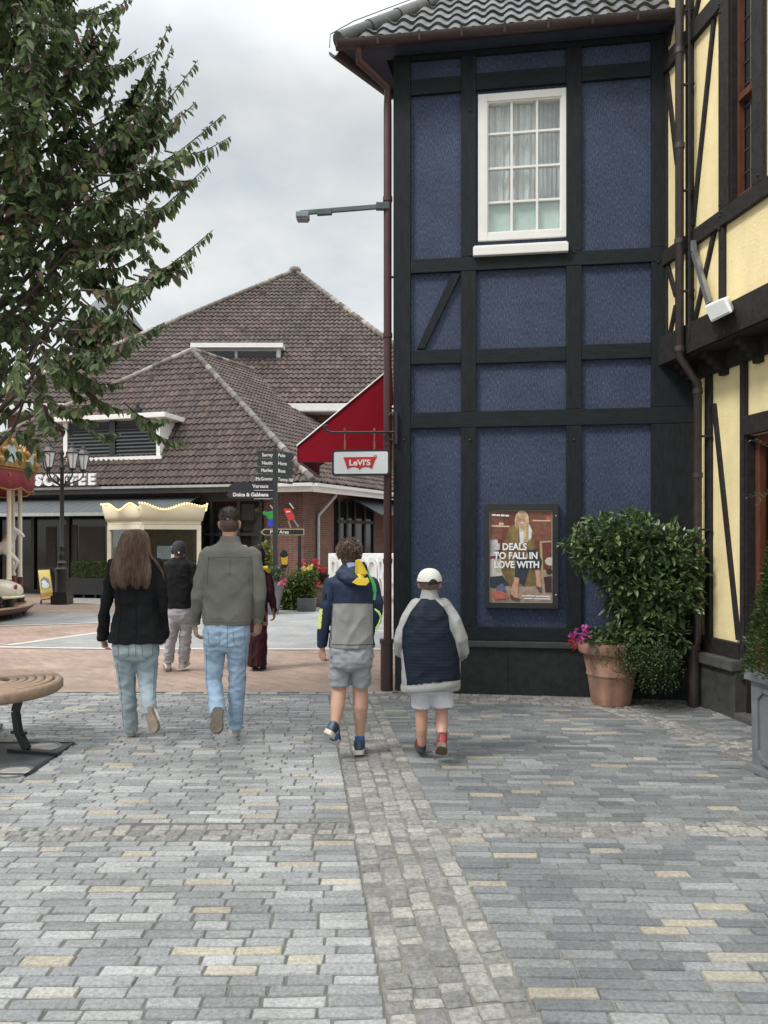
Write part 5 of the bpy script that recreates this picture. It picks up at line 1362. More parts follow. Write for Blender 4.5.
for k in range(20):
    a = 6.283 * (k + .5) / 20; p = cx0 + V(((R + .04) * math.cos(a), (R + .04) * math.sin(a), 2.84)); mb.tube([p + V((0, 0, .09)), p + V((.03, 0, .03)), p + V((-.03, 0, -.03)), p + V((0, 0, -.09))], .014, 5)
mb.build('gold_trim', m_gold, o)
for k in range(20):                     # gilded rounding boards above
    a0, a1 = 6.283 * (k + .03) / 20, 6.283 * (k + .97) / 20; r = R + .05
    p, q = cx0 + V((r * math.cos(a0), r * math.sin(a0), 3.04)), cx0 + V((r * math.cos(a1), r * math.sin(a1), 3.04)); m_ = p.lerp(q, .5); out = V((m_.x - cx0.x, m_.y - cx0.y, 0)).normalized(); u = (q - p)
    prof = [(0, 0), (1, 0), (1, .34), (.93, .46), (.85, .42), (.75, .52), (.6, .58), (.5, .66), (.4, .58), (.25, .52), (.15, .42), (.07, .46), (0, .34)]
    mb = MB(); mb.prism([p + u * a + V((0, 0, b_)) for a, b_ in prof], out * .06)
    for (a, b_) in ((.12, .12), (.88, .12), (.2, .3), (.8, .3), (.5, .48)): mb.ell(p + u * a + V((0, 0, b_)) + out * .07, (.07, .07, .07), 8, 6)
    rb = mb.build('rounding_board', m_gold, ca)
    mb = MB(); mb.prism([p + u * a + V((0, 0, b_)) + out * .062 for a, b_ in oval(.5, .26, .24, .18, 12)], out * .01); mb.build('mirror', mat('mirror_mint', (.42, .50, .44), .25, .15), rb)
mb = MB(); mb.lathe(cx0, [(R, 3.02), (R, 3.06), (.3, 4.7), (.05, 4.9)], 40); mb.build('roof', mat('canopy_stripe', (.40, .10, .08), .8, .3), ca, smooth=True)
mb = MB(); mb.lathe(cx0, [(.75, .25), (.75, 2.9)], 20); mb.build('centre_drum', mat('drum', (.35, .16, .10), .6, .4, 5), ca)
# vintage car ride, cream
vc = V((-8.17, 15.35, .25))
car = thing('toy_car', vc, 'cream vintage toy car ride standing on the carousel platform', 'ride')
mb = MB()
rs = []
for x, hw, z0, z1 in ((-.95, .22, .22, .42), (-.85, .30, .17, .50), (-.4, .33, .15, .56), (-.15, .34, .15, .60), (.0, .34, .15, .60), (.35, .34, .15, .57), (.6, .32, .15, .55), (.82, .27, .2, .46), (.9, .16, .26, .38)):
    ring = []
    for k in range(20):
        a, b_ = superellipse(6.283 * k / 20, .55); ring.append(vc + V((x, a * hw, (z0 + z1) / 2 + b_ * (z1 - z0) / 2)))
    rs.append(ring)
mb.rings(rs); m_car = mat('car_cream', (.60, .56, .43), .3, .08); mb.build('body', m_car, car, smooth=True)
mb = MB(); rs = []
for x, hw, z0, z1 in ((-.52, .24, .55, .60), (-.44, .27, .55, .84), (-.1, .28, .55, .90), (.12, .27, .55, .86), (.26, .25, .55, .58)):
    rs.append([vc + V((x, superellipse(6.283 * k / 16, .6)[0] * hw, (z0 + z1) / 2 + superellipse(6.283 * k / 16, .6)[1] * (z1 - z0) / 2)) for k in range(16)])
mb.rings(rs); mb.build('cabin', m_car, car, smooth=True)
mb = MB(); mb.box(vc + V((-.1, -.285, .72)), (.34, .02, .2)); mb.build('window', mat('window_mint', (.33, .44, .38), .2, .1), car, bevel=.01)
for x in (-.55, .52):
    for s_ in (-1, 1):
        mb = MB(); q = vc + V((x, s_ * .29, .16)); mb.tube([q + V((0, -.06, 0)), q + V((0, .06, 0))], .16, 18); wq = mb.build('wheel', m_black, car)
        mb = MB(); mb.tube([q + V((0, s_ * .062, 0)), q + V((0, s_ * .07, 0))], .08, 14); mb.build('hubcap', MATS['chrome'], wq)
mb = MB(); mb.ell(vc + V((.885, -.14, .42)), (.03, .05, .05), 10, 6); mb.build('tail_lamp', mat('lamp_red', (.30, .02, .02), .3), car)
mb = MB(); mb.tube([vc + V((.70, -.30, .22)), vc + V((.88, -.2, .22)), vc + V((.93, 0, .22)), vc + V((.88, .2, .22))], .025, 8); mb.build('bumper', m_cream2, car, smooth=True)
mb = MB(); mb.ell(vc + V((-.88, -.22, .44)), (.06, .05, .06), 10, 8); mb.build('headlight', m_cream2, car)
# carved horse beyond the car
hz_ = V((-8.2, 16.0, .45))
ho = thing('carousel_horse', hz_, 'small white carved carousel horse mounted behind the toy car', 'ride')
mb = MB(); z = .95
mb.tube([hz_ + V((-.38, 0, z)), hz_ + V((-.1, 0, z + .02)), hz_ + V((.2, 0, z + .02)), hz_ + V((.38, 0, z + .06))], [.13, .145, .13, .12], 12, round_ends=True)
mb.tube([hz_ + V((.32, 0, z + .06)), hz_ + V((.46, 0, z + .25)), hz_ + V((.52, 0, z + .4))], [.12, .085, .06], 10, round_ends=True); mb.tube([hz_ + V((.48, 0, z + .42)), hz_ + V((.64, 0, z + .33)), hz_ + V((.70, 0, z + .28))], [.065, .05, .035], 10, round_ends=True)
for x, yy, kx, fx in ((.34, .07, .55, .45), (.36, -.07, .62, .52), (-.36, .07, -.30, -.5), (-.38, -.07, -.42, -.62)):
    mb.tube([hz_ + V((x, yy, z - .03)), hz_ + V((kx, yy, z - .25)), hz_ + V((fx, yy, z - .45)), hz_ + V((fx + .03, yy, z - .52))], [.07, .045, .03, .035], 8, round_ends=True)
for s_ in (-.03, .03): mb.tube([hz_ + V((.5, s_, z + .46)), hz_ + V((.5, s_, z + .54))], [.02, .005], 6)
organic('body', mb, mat('horse_white', (.62, .58, .50), .35, .1), ho, .018, 4)
mb = MB(); mb.tube([hz_ + V((-.46, 0, z + .06)), hz_ + V((-.6, 0, z)), hz_ + V((-.62, 0, z - .25))], [.05, .05, .01], 8); mb.tube([hz_ + V((.49, 0, z + .48)), hz_ + V((.38, 0, z + .34)), hz_ + V((.26, 0, z + .15))], [.03, .045, .03], 8); mb.build('mane_and_tail', mat('mane', (.30, .22, .12), .6), ho, smooth=True)
mb = MB(); mb.box(hz_ + V((0, 0, z + .14)), (.28, .26, .05)); mb.build('saddle', m_val, ho, bevel=.02)
mb = MB(); mb.tube([hz_ + V((.05, 0, 0)), hz_ + V((.05, 0, 2.4))], .022, 8); mb.build('pole', m_gold, ho)

# ---- fingerpost
Yf = 17.0; f0 = V(((275.3 - CX) / F * Yf, Yf, 0))
fpst = thing('fingerpost', f0, 'tall dark fingerpost with stacked direction plates and white lettering', 'signpost')
m_fp = mat('sign_charcoal', (.025, .032, .032), .5, .15)
mb = MB(); mb.box(f0 + V((0, 0, (H + 91 / F * Yf) / 2)), (.095, .095, H + 91 / F * Yf)); mb.build('post', m_fp, fpst, bevel=.006)
rows = [(451, 457.5), (459, 465.5), (467, 473), (474.5, 481.5)]
wl_ = ['Surrey', 'Nautic', 'Marlies', 'McGregor']; wr_ = ['Polo', 'Hugo', 'Boss', 'Tommy Hilf']
def plate(pts, name='direction_plate', m_=m_fp, Y=Yf - .05):
    mb = MB(); mb.prism([P(a, b_, Y) for a, b_ in pts], V((0, .03, 0))); return mb.build(name, m_, fpst, bevel=.004)
for k, (t_, b2_) in enumerate(rows):
    t_ -= .6; b2_ += .2; m_ = (t_ + b2_) / 2
    pl1 = plate([(256, m_ - 1), (258, t_), (273.2, t_ + .6), (273.2, b2_ + .5), (258, b2_)]); pl2 = plate([(277.5, t_ + .8), (292, t_ + 2.2), (294.5, m_ + 2.0), (292, b2_ + 2.6), (277.5, b2_ + .8)])
    t1 = text_mesh(wl_[k], .105, P(272.8, b2_ - 1.3, Yf - .055), (1, 0, .0), (0, 0, 1), .003, 'plate_lettering', m_white, pl1, .002, 'RIGHT', .85)
    t2 = text_mesh(wr_[k], .105, P(277.9, b2_ - 1.0, Yf - .055), (1, 0, -.08), (.08, 0, 1), .003, 'plate_lettering', m_white, pl2, .002, 'LEFT', .66 if k == 3 else .85)
m_pu = mat('sign_aubergine', (.020, .018, .026), .5, .15)
for k, (t_, b2_, x, body) in enumerate(((482.5, 490, 229, 'Versace'), (490.8, 498.5, 226, 'Dolce & Gabbana'))):
    pl1 = plate([(x, (t_ + b2_) / 2), (x + 4, t_), (273.2, t_ + .2), (273.2, b2_), (x + 4, b2_)], 'direction_plate', m_pu)
    text_mesh(body, .112, P(268.4, b2_ - 2.2, Yf - .055), (1, 0, 0), (0, 0, 1), .003, 'plate_lettering', m_white, pl1, .0018 + .002 * k, 'RIGHT', .98)
    mb = MB(); mb.bar(P(254, b2_ + .3, Yf - .06), P(273, b2_ + .3, Yf - .06), .01, .008); mb.build('rule', m_white, pl1)

# ---- play area sign with cut-out children
Yp = 18.0; ps0 = V(((282 - CX) / F * Yp, Yp, 0))
ps = thing('play_area_sign', ps0, 'black arrow shaped sign with gold edge topped by two painted cut-out children', 'sign')
for px in (299.5, 268.5): p = P(px, 600, Yp); mb = MB(); mb.box(V((p.x, Yp + .03, .85)), (.075, .06, 1.7)); mb.build('leg', m_black, ps)
out = [(260.5, 532.2), (264, 528.8), (304, 528.8), (304, 535.2), (264, 535.2)]
mb = MB(); mb.prism([P(a, b_, Yp) for a, b_ in out], V((0, .04, 0))); mb.build('edging', mat('gold_yellow', (.55, .46, .22), .45), ps)
inn_ = [(262, 532.1), (264.6, 529.6), (303.2, 529.6), (303.2, 534.4), (264.6, 534.4)]
mb = MB(); mb.prism([P(a, b_, Yp - .006) for a, b_ in inn_], V((0, .01, 0))); mb.build('board', m_black, ps)
text_mesh('Play Area', .115, P(279.5, 533.6, Yp - .01), (1, 0, 0), (0, 0, 1), .003, 'sign_lettering', m_white, ps, .002, 'CENTER', 1.0)
def cut(name, colr, pts, par, o=0): 
    mb = MB(); mb.prism([P(a, b_, Yp + .01 - o) for a, b_ in pts], V((0, .02, 0))); return mb.build(name, mat('paint_' + name, colr, .5, .05), par)
# region 1 of the photo at scale 9.6, origin (240, 440)
q = lambda pts: [(240 + a / 9.6, 440 + b_ / 9.6) for a, b_ in pts]
gk = cut('green_jumper', (.035, .30, .07), q([(215, 690), (235, 680), (260, 690), (315, 680), (330, 700), (318, 760), (275, 765), (250, 720), (225, 720)]), ps)
cut('blue_trousers', (.025, .06, .55), q([(272, 762), (318, 758), (330, 800), (300, 838), (262, 815)]), ps)
cut('dark_legs', (.02, .03, .08), q([(318, 790), (345, 800), (405, 840), (395, 848), (330, 835)]), ps)
cut('child_head', (.02, .018, .016), q(oval(290, 655, 30, 26, 12)), ps); cut('child_hat', (.5, .5, .5), q([(283, 628), (293, 624), (322, 660), (312, 664)]), ps, .01)
cut('red_dress', (.62, .05, .035), q([(420, 665), (440, 652), (480, 655), (500, 690), (528, 745), (470, 780), (440, 720)]), ps)
cut('dress_collar', (.75, .72, .70), q([(440, 684), (478, 680), (484, 692), (445, 698)]), ps, .01)
cut('child_head', (.02, .018, .016), q(oval(462, 636, 32, 24, 12)), ps); cut('child_hat', (.5, .5, .5), q([(468, 606), (480, 602), (520, 655), (508, 662)]), ps, .01)
for pts in ([(455, 775), (468, 772), (495, 838), (480, 842)], [(508, 765), (520, 760), (568, 832), (552, 838)]): cut('child_leg', (.26, .24, .23), q(pts), ps)
# yellow-shirted figure between the flowers
yk = thing('child_figure', P(283.5, 585, 17.7), 'small dark painted figure of a child in yellow top among the flowers', 'figure')
q2 = lambda pts: [(250 + a / 7.877, 490 + b_ / 7.877) for a, b_ in pts]
def cut2(name, colr, pts, o=0):
    mb = MB(); mb.prism([P(a, b_, 17.7 - o) for a, b_ in pts], V((0, .025, 0))); return mb.build(name, mat('paint2_' + name, colr, .5, .05), yk)
cut2('body', (.02, .018, .016), q2([(235, 500), (250, 480), (265, 472), (285, 478), (300, 510), (298, 590), (270, 640), (245, 650), (225, 640), (245, 590), (240, 540)])); cut2('yellow_top', (.66, .42, .03), q2([(243, 528), (262, 535), (280, 530), (298, 522), (296, 580), (285, 590), (250, 585)]), .03)
mb = MB(); p = P(283.5, 575, 17.7); mb.tube([V((p.x, p.y + .03, 0)), V((p.x, p.y + .03, p.z))], .02, 8); mb.build('stake', m_black, yk)

# ---- planters and flowers by the fingerpost
tp0 = V(((271 - CX) / F * 16.6, 16.6, 0))
tpn = thing('tapered_planter', tp0, 'tall tapered grey planter at the foot of the fingerpost', 'planter')
mb = MB(); mb.rings([[tp0 + V((a * s_, b_ * s_, z)) for a, b_ in ((-1, -1), (1, -1), (1, 1), (-1, 1))] for s_, z in ((.14, 0), (.255, .72), (.225, .72), (.20, .6))]); mb.build('body', mat('planter_grey', (.16, .17, .175), .6, .15), tpn)
m_fol = island_mat('mixed_leaf', [(0, (.05, .085, .02)), (.5, (.10, .15, .035)), (1, (.22, .27, .07))], .55, 10, .2, 0, trans=.3)
m_fold = island_mat('dull_leaf', [(0, (.035, .055, .03)), (.5, (.07, .10, .055)), (1, (.16, .19, .12))], .55, 10, .2, 0, trans=.25)
tpp = thing('petunia', tp0 + V((0, 0, .65)), 'grey green petunia with pink bloom in the tapered grey planter', 'plant')
vs, fs = foliage([(tp0 + V((0, -.05, .82)), (.33, .28, .22))], 650, .07, .045, .3, .3, .3); raw('foliage', vs, fs, m_fold, tpp)
blooms(((283, 583),), 16.3, .10, island_mat('pink_bloom', [(0, (.55, .10, .18)), (1, (.66, .16, .25))], .6, 10, .1, 0, trans=.3), tpp)
bp0 = V(((306 - CX) / F * 17.1, 17.3, 0))
bpn = thing('box_planter', bp0, 'low square dark grey planter box on the paving near the white letters', 'planter')
mb = MB(); mb.rings([[bp0 + V((a * s_, b_ * s_, z)) for a, b_ in ((-1, -1), (1, -1), (1, 1), (-1, 1))] for s_, z in ((.19, 0), (.205, .30), (.18, .30), (.17, .24))]); mb.build('box', mat('planter_charcoal', (.075, .078, .08), .6, .15), bpn, bevel=.006)
bsh = thing('flowering_shrub', V(((292 - CX) / F * 17.6, 17.6, 0)), 'bright green leafy shrub with yellow blooms behind the low planter box', 'shrub')
def lo(px, py, rp, Y=17.6, dz=.9, dy=.8): s_ = Y / F; return (P(px, py, Y), (rp * s_, rp * s_ * dy, rp * s_ * dz))
vs, fs = foliage([lo(290, 590, 13), lo(302, 583, 14), lo(284, 602, 10), lo(296, 603, 12), lo(306, 594, 10), lo(311, 576, 8), lo(280, 596, 9)], 3600, .10, .04, .2, .3, .35); raw('foliage', vs, fs, m_fol, bsh)
mb = MB(); g0 = BASE[bsh.name]
for k in range(7): mb.tube([g0 + V((random.uniform(-.2, .2), 0, 0)), g0 + V((random.uniform(-.3, .3), random.uniform(-.15, .15), .6)), g0 + V((random.uniform(-.4, .4), random.uniform(-.2, .2), 1.0))], [.02, .012, .004], 6)
mb.build('stems', MATS['bark'], bsh)
blooms(((310.5, 568), (305, 569)), 17.2, .075, island_mat('yellow_bloom', [(0, (.6, .46, .05)), (1, (.72, .62, .15))], .6, 10, .1, 0, trans=.3), bsh)
ysh = thing('variegated_shrub', V(((266 - CX) / F * 17.9, 17.9, 0)), 'tall narrow yellow green shrub left of the fingerpost', 'shrub')
vs, fs = foliage([lo(265, 552, 6.5, 17.9, 1.6), lo(268, 566, 8, 17.9, 1.2), lo(271, 580, 8, 17.9), lo(262, 580, 8, 17.9, 1.4)], 1300, .09, .05, .2, .3, .4); raw('foliage', vs, fs, island_mat('variegated_leaf', [(0, (.10, .14, .03)), (.5, (.22, .27, .06)), (1, (.42, .42, .16))], .55, 10, .2, 0, trans=.3), ysh)
mb = MB(); g0 = BASE[ysh.name]; mb.tube([g0, g0 + V((0, 0, .8)), g0 + V((-.03, 0, 1.5))], [.03, .02, .006], 6); mb.build('stem', MATS['bark'], ysh)
rp0 = V(((318 - CX) / F * 18.6, 18.6, 0))
rpp = thing('stone_planter', rp0, 'brown round stone planter partly hidden behind the boy in the navy jacket', 'planter')
mb = MB(); mb.lathe(rp0, [(.30, 0), (.34, .1), (.37, .45), (.39, .47), (.39, .53), (.34, .53), (.3, .45)], 20); mb.build('body', mat('brown_stone', (.17, .13, .10), .85, .35, 10, .3), rpp)
rpl = thing('red_geranium', rp0 + V((0, 0, .5)), 'dark leaved geranium with red blooms in the brown stone planter', 'plant')
vs, fs = foliage([lo(317, 580, 7, 18.6), lo(321, 575, 6, 18.6), lo(316, 572, 5, 18.6)], 650, .08, .06, .3, .3, .3); raw('foliage', vs, fs, island_mat('dark_geranium', [(0, (.04, .055, .03)), (.6, (.08, .10, .05)), (1, (.14, .09, .07))], .6, 10, .2, 0, trans=.25), rpl)
blooms(((316, 564), (322, 570.5), (300.5, 563.5), (317.5, 584)), 18.3, .10, island_mat('scarlet', [(0, (.50, .02, .03)), (1, (.68, .06, .07))], .6, 10, .1, 0, trans=.3), rpl)

# ---- white letters standing on a white plinth wall
Yw = 20.0
hx0, hx1 = P(328.5, 560, Yw + .1), P(404, 560, Yw); zt0 = H - (553.5 - 540) / F * Yw; zb0 = .14
hw = thing('letter_wall', V(((hx0.x + hx1.x) / 2, Yw, 0)), 'white display wall of tall raised white capital letters on low grey feet', 'sign')
m_ww = mat('bright_white', (.80, .80, .79), .5, .03)
mb = MB(); mb.hexa([V((hx0.x, Yw, zb0)), V((hx1.x, Yw, zb0)), V((hx1.x, Yw + .3, zb0)), V((hx0.x, Yw + .3, zb0))], [V((hx0.x, Yw, zt0)), V((hx1.x, Yw, zt0)), V((hx1.x, Yw + .3, zt0)), V((hx0.x, Yw + .3, zt0))]); mb.build('panel', m_ww, hw, bevel=.02)
for px in (331, 345, 360, 378, 384, 398): p = P(px, 560, Yw); mb = MB(); mb.box(V((p.x, Yw + .15, .07)), (.12, .26, .14)); mb.build('foot', mat('grey_foot', (.25, .25, .25), .7), hw)
for ch, px in zip('PANDORA', (333, 342.8, 352.6, 362.4, 371.5, 381.3, 391)):
    p = P(px, 560, Yw); text_mesh(ch, 1.42, V((p.x, Yw - .02, zb0 + .06)), (1, 0, 0), (0, 0, 1), .05, 'letter', m_ww, hw, .012, 'CENTER', .27)

# ---- round bench round the tree, grate, ground lights
bc = V((-3.10, 5.88, 0)); bR = .60; bz = .52
bn = thing('tree_bench', bc, 'round slatted wooden bench on black steel legs at the left edge', 'bench')
m_wood = mat('bench_wood', (.30, .205, .14), .55, .28, 8, .25, 40, (4, 4, 4))
def ringslat(r0, r1, z0, z1, par, name, nseg=64, rnd=.008):
    mb = MB(); prof = [(r0, z0), (r1 - rnd, z0), (r1, z0 + rnd), (r1, z1 - rnd), (r1 - rnd, z1), (r0 + rnd, z1), (r0, z1 - rnd)]
    rs = [[bc + V((r * math.cos(6.283185 * k / nseg), r * math.sin(6.283185 * k / nseg), z)) for r, z in prof] for k in range(nseg + 1)]
    mb.rings(rs, False); return mb.build(name, m_wood, par, smooth=True)
r = .215
for k in range(5):
    ringslat(r, r + .056, bz - .035, bz, bn, 'slat'); r += .064
ringslat(bR - .07, bR, bz - .092, bz - .002, bn, 'rim', 72, .022)
m_steel = mat('black_steel', (.015, .017, .019), .4, .3, 12, .1, 60)
for k in range(3):
    a = -.26 + k * math.pi * 2 / 3; d = V((math.cos(a), math.sin(a), 0)); s_ = V((-d.y, d.x, 0))
    mb = MB(); pr = [(.44, bz - .07), (.37, bz - .10), (.335, .31), (.36, .16), (.44, .03)]
    for i in range(len(pr) - 1): mb.bar(bc + d * pr[i][0] + V((0, 0, pr[i][1])), bc + d * pr[i + 1][0] + V((0, 0, pr[i + 1][1])), .05, .045, d.cross(V((0, 0, 1))))
    mb.bar(bc + d * .28 + V((0, 0, .020)), bc + d * .72 + V((0, 0, .020)), .06, .022); mb.bar(bc + d * .22 + V((0, 0, bz - .06)), bc + d * .55 + V((0, 0, bz - .06)), .04, .04)
    mb.bar(bc + d * .3 + V((0, 0, .15)), bc + d * .43 + V((0, 0, .15)), .03, .02)
    mb.build('leg', m_steel, bn, bevel=.004)
g0 = [(-3.95, 5.22), (-2.42, 5.22), (-2.45, 6.05), (-3.95, 6.05)]
tg = thing('tree_grate', V((-3.2, 5.62, 0)), 'dark flat steel plate set in the setts under the round bench', 'grate')
mb = MB(); mb.prism([V((a, b_, -.02)) for a, b_ in g0], V((0, 0, .026))); mb.build('plate', mat('grate_steel', (.060, .066, .070), .45, .35, 5, .2, 50), tg, bevel=.004)
mb = MB()
for a, b_ in ((0, 1), (1, 2), (2, 3), (3, 0)): mb.bar(V((*g0[a], .006)), V((*g0[b_], .006)), .03, .012)
mb.build('frame', m_steel, tg)
for i, (px, py, lab) in enumerate(((43, 748, 'round glass ground light in the steel plate, farther of the two'), (13, 773, 'round glass ground light in the steel plate, nearer of the two'))):
    p = G(px, py); gl_ = thing('ground_light', p, lab, 'light', 'ground lights under the bench')
    mb = MB(); mb.lathe(p, [(.135, .0), (.135, .011), (.115, .012)], 28, False); mb.build('ring', mat('ring_steel', (.30, .30, .29), .35, .2, metal=.6), gl_, smooth=True)
    mb = MB(); mb.lathe(p, [(.116, .004), (.112, .0105), (.01, .0115)], 28); mb.build('lens', mat('lens', (.34, .34, .32), .15, .25), gl_, smooth=True)

# ---- the tree over the bench
tb_ = V((-3.12, 5.90, 0))
te = thing('street_tree', tb_, 'dark leafy tree with upswept twigs and some purple leaves at the left edge', 'tree')
m_leaf = island_mat('tree_leaf', [(0, (.060, .098, .040)), (.35, (.095, .145, .057)), (.60, (.15, .205, .085)), (.84, (.20, .25, .11)), (.86, (.14, .092, .084)), (.95, (.175, .118, .106)), (.97, (.22, .16, .08)), (1, (.25, .26, .11))], .5, 10, .25, 0, spec=.45, trans=.35)
wood = MB(); vs, fs = [], []
wood.tube([tb_, tb_ + V((.02, 0, 1.1)), tb_ + V((-.02, .03, 2.2)), tb_ + V((.0, 0, 3.6)), tb_ + V((.03, 0, 5.2)), tb_ + V((0, 0, 6.8))], [.115, .095, .085, .065, .045, .015], 12)
def twig(a, b_, r, n, dens=1.0, sag=.0, L=.090):
    """a twig curving up to its tip, leaves hanging from it"""
    ln = (b_ - a).length; up = V((0, 0, 1)); pts = []
    for k in range(7):
        t = k / 6; pts.append(a.lerp(b_, t) + V((0, 0, -.16 * ln * math.sin(math.pi * t) * (1 - .3 * t))))
    wood.tube(pts, [r * (1 - .85 * k / 6) + .0012 for k in range(7)], 5)
    m_ = int(ln / .0145 * dens)
    for k in range(m_):
        t = .12 + .88 * k / m_; s = t * 6; i = min(5, int(s)); p = pts[i].lerp(pts[i + 1], s - i); ax = (pts[i + 1] - pts[i]).normalized()
        sd = ax.cross(up); sd = sd.normalized() if sd.length > .1 else V((1, 0, 0))
        sgn = 1 if k % 2 else -1
        d = (ax * .35 + sd * sgn * random.uniform(.2, 1) + V((0, 0, -random.uniform(.35, 1.3))) + rdir() * .35).normalized()
        l = L * random.uniform(.7, 1.15) * (1 - .5 * max(0, t - .6) / .4)
        leaf(vs, fs, p, d, (sd * sgn * -.4 + up + rdir() * .6), l, l * random.uniform(.50, .64), random.uniform(.05, .3), .25)
def limb(a, b_, r):
    mid = a.lerp(b_, .5) + V((random.uniform(-.05, .05), random.uniform(-.05, .05), -.1 * (b_ - a).length * .5)); wood.tube([a, mid, b_], [r, r * .65, r * .3], 7); return mid
# limbs all round the trunk
for k in range(46):
    z = 2.35 + 4.25 * (k + random.random()) / 46; a = k * 2.399 + random.uniform(-.3, .3)
    rr = 1.75 * (1 - max(0, (z - 4.6)) / 3.4) * (.75 + .25 * min(1, (z - 1.9) / .8)) * random.uniform(.7, 1.0)
    st = tb_ + V((0, 0, z - .35)); en = tb_ + V((rr * .72 * math.cos(a), rr * .72 * math.sin(a), z + .35 * rr))
    if en.x > tb_.x + .45 and z < 3.15: continue
    mid = limb(st, en, .028)
    for q in range(10):
        t = random.uniform(.25, 1); p = st.lerp(mid, t * 2) if t < .5 else mid.lerp(en, t * 2 - 1)
        dr = (en - st).normalized() + rdir() * .9; dr.z = dr.z * .5 + .35
        twig(p, p + dr.normalized() * random.uniform(.3, .75), .007, 0, 1.0)
# the sprays seen against the sky
for (x0, y0, x1, y1, dy) in ((95, 175, 224, 114, -.3), (100, 150, 198, 60, .1), (105, 120, 170, 24, .2), (85, 235, 208, 165, -.2), (80, 290, 213, 230, -.5), (70, 330, 148, 293, -.4), (60, 60, 124, 2, .2), (75, 110, 120, 10, 0), (110, 180, 172, 45, .3),
                             (60, 345, 165, 322, -.4), (50, 360, 122, 383, -.3), (30, 385, 95, 408, -.3), (90, 160, 196, 102, -.1), (75, 205, 160, 150, -.3), (70, 250, 165, 205, -.3), (70, 270, 150, 250, -.1), (40, 60, 76, -8, .3), (50, 30, 70, 5, .1), (60, 140, 105, 70, .1), (95, 150, 150, 92, -.2), (60, 320, 115, 300, 0), (40, 340, 120, 352, -.6)):
    Yt = 5.7 + dy; a, b_ = P(x0, y0, Yt + .1), P(x1, y1, Yt)
    limb(tb_ + V((.05, 0, a.z - .5)), a, .02)
    twig(a, b_, .009, 0, 1.15)
    for q in range(5):
        t = random.uniform(.0, .55); p = a.lerp(b_, t) + V((0, 0, -.06)); d = (b_ - a) * random.uniform(.3, .5) + V((0, random.uniform(-.25, .25), random.uniform(-.25, .06)))
        twig(p, p + d, .006, 0, 1.0)
for k in range(80):                     # inner twigs filling the crown
    a = random.uniform(0, 6.283); z = random.uniform(2.55, 6.4); r_ = random.uniform(.25, 1.25) * (1 - max(0, z - 4.8) / 3)
    p = tb_ + V((r_ * math.cos(a), r_ * math.sin(a), z)); d = V((math.cos(a), math.sin(a), random.uniform(-.2, .7))) + rdir() * .6
    twig(p, p + d.normalized() * random.uniform(.35, .6), .006, 0, 1.0)
tl_ = [(P(x, y, 5.75 + random.uniform(-.35, .35)), (r_ * .0075, r_ * .0075, r_ * .0075 * 1.15)) for x, y, r_ in ((20, 50, 52), (55, 140, 54), (90, 205, 40), (115, 150, 26), (35, 240, 58), (95, 280, 30), (50, 335, 44), (15, 405, 34), (10, 140, 52), (5, 310, 55), (118, 338, 15), (130, 215, 18), (125, 262, 16), (12, 436, 30), (38, 436, 16))]
foliage(tl_, 2300, .086, .047, .25, .5, -.35, vs, fs, 3)
m_bark = MATS['bark']
wood.build('trunk', m_bark, te, smooth=True)
raw('crown', vs, fs, m_leaf, te)
# ================================================================== people
m_skin = mat('skin', (.47, .272, .198), .5, .10, 18, .12, 120)
m_skin_d = mat('skin_deep', (.10, .055, .038), .5, .10, 18)
m_eye = mat('eye_white', (.75, .74, .72), .2, .03); m_iris = mat('iris', (.05, .035, .025), .2, .1)
def cloth(name, col, var=.16, scale=7, bm_=.35, bs=220, rough=.85):
    return mat(name, col, rough, var, scale, bm_, bs, bdist=.004, spec=.25)
def hairmat(name, c0, c1):
    if name in MATS: return MATS[name]
    m, nt, b = _nt(name); vec = texco(nt, (70, 70, 9)); f = noise_n(nt, vec, 1.0, 4, .7)
    g = nt.nodes.new('ShaderNodeNewGeometry')
    c = ramp(nt, [(.3, c0), (.7, c1)], f).outputs[0]
    r = ramp(nt, [(0, (.7,) * 3), (1, (1.35,) * 3)], g.outputs['Random Per Island'])
    nt.links.new(mixc(nt, 1.0, c, r.outputs[0], 'MULTIPLY'), b.inputs['Base Color']); b.inputs['Roughness'].default_value = .42; b.inputs['Specular IOR Level'].default_value = .4
    bump(nt, b, f, .6, .006); MATS[name] = m; return m
class Fig:
    def __init__(s, Y0, px): s.Y = Y0; s.s = Y0 / F; s.base = V(((px - CX) / F * Y0, Y0, 0))
    def w(s, px, py, dy=0.0): return P(px, py, s.Y + dy)
    def torso(s, mb, rows, n=28, p=.8):
        return mb.loft([(s.w((xl + xr) / 2, py, dy), (xr - xl) / 2 * s.s, th) for py, xl, xr, th, dy in rows], n, p)
    def limb(s, mb, pts, n=16, k=1.0, grow=0.0, flat=1.0, ends=True):
        return mb.tube([s.w(a, b_, d) for a, b_, d, r in pts], [r * s.s * k + grow for a, b_, d, r in pts], n, True, ends, flat)
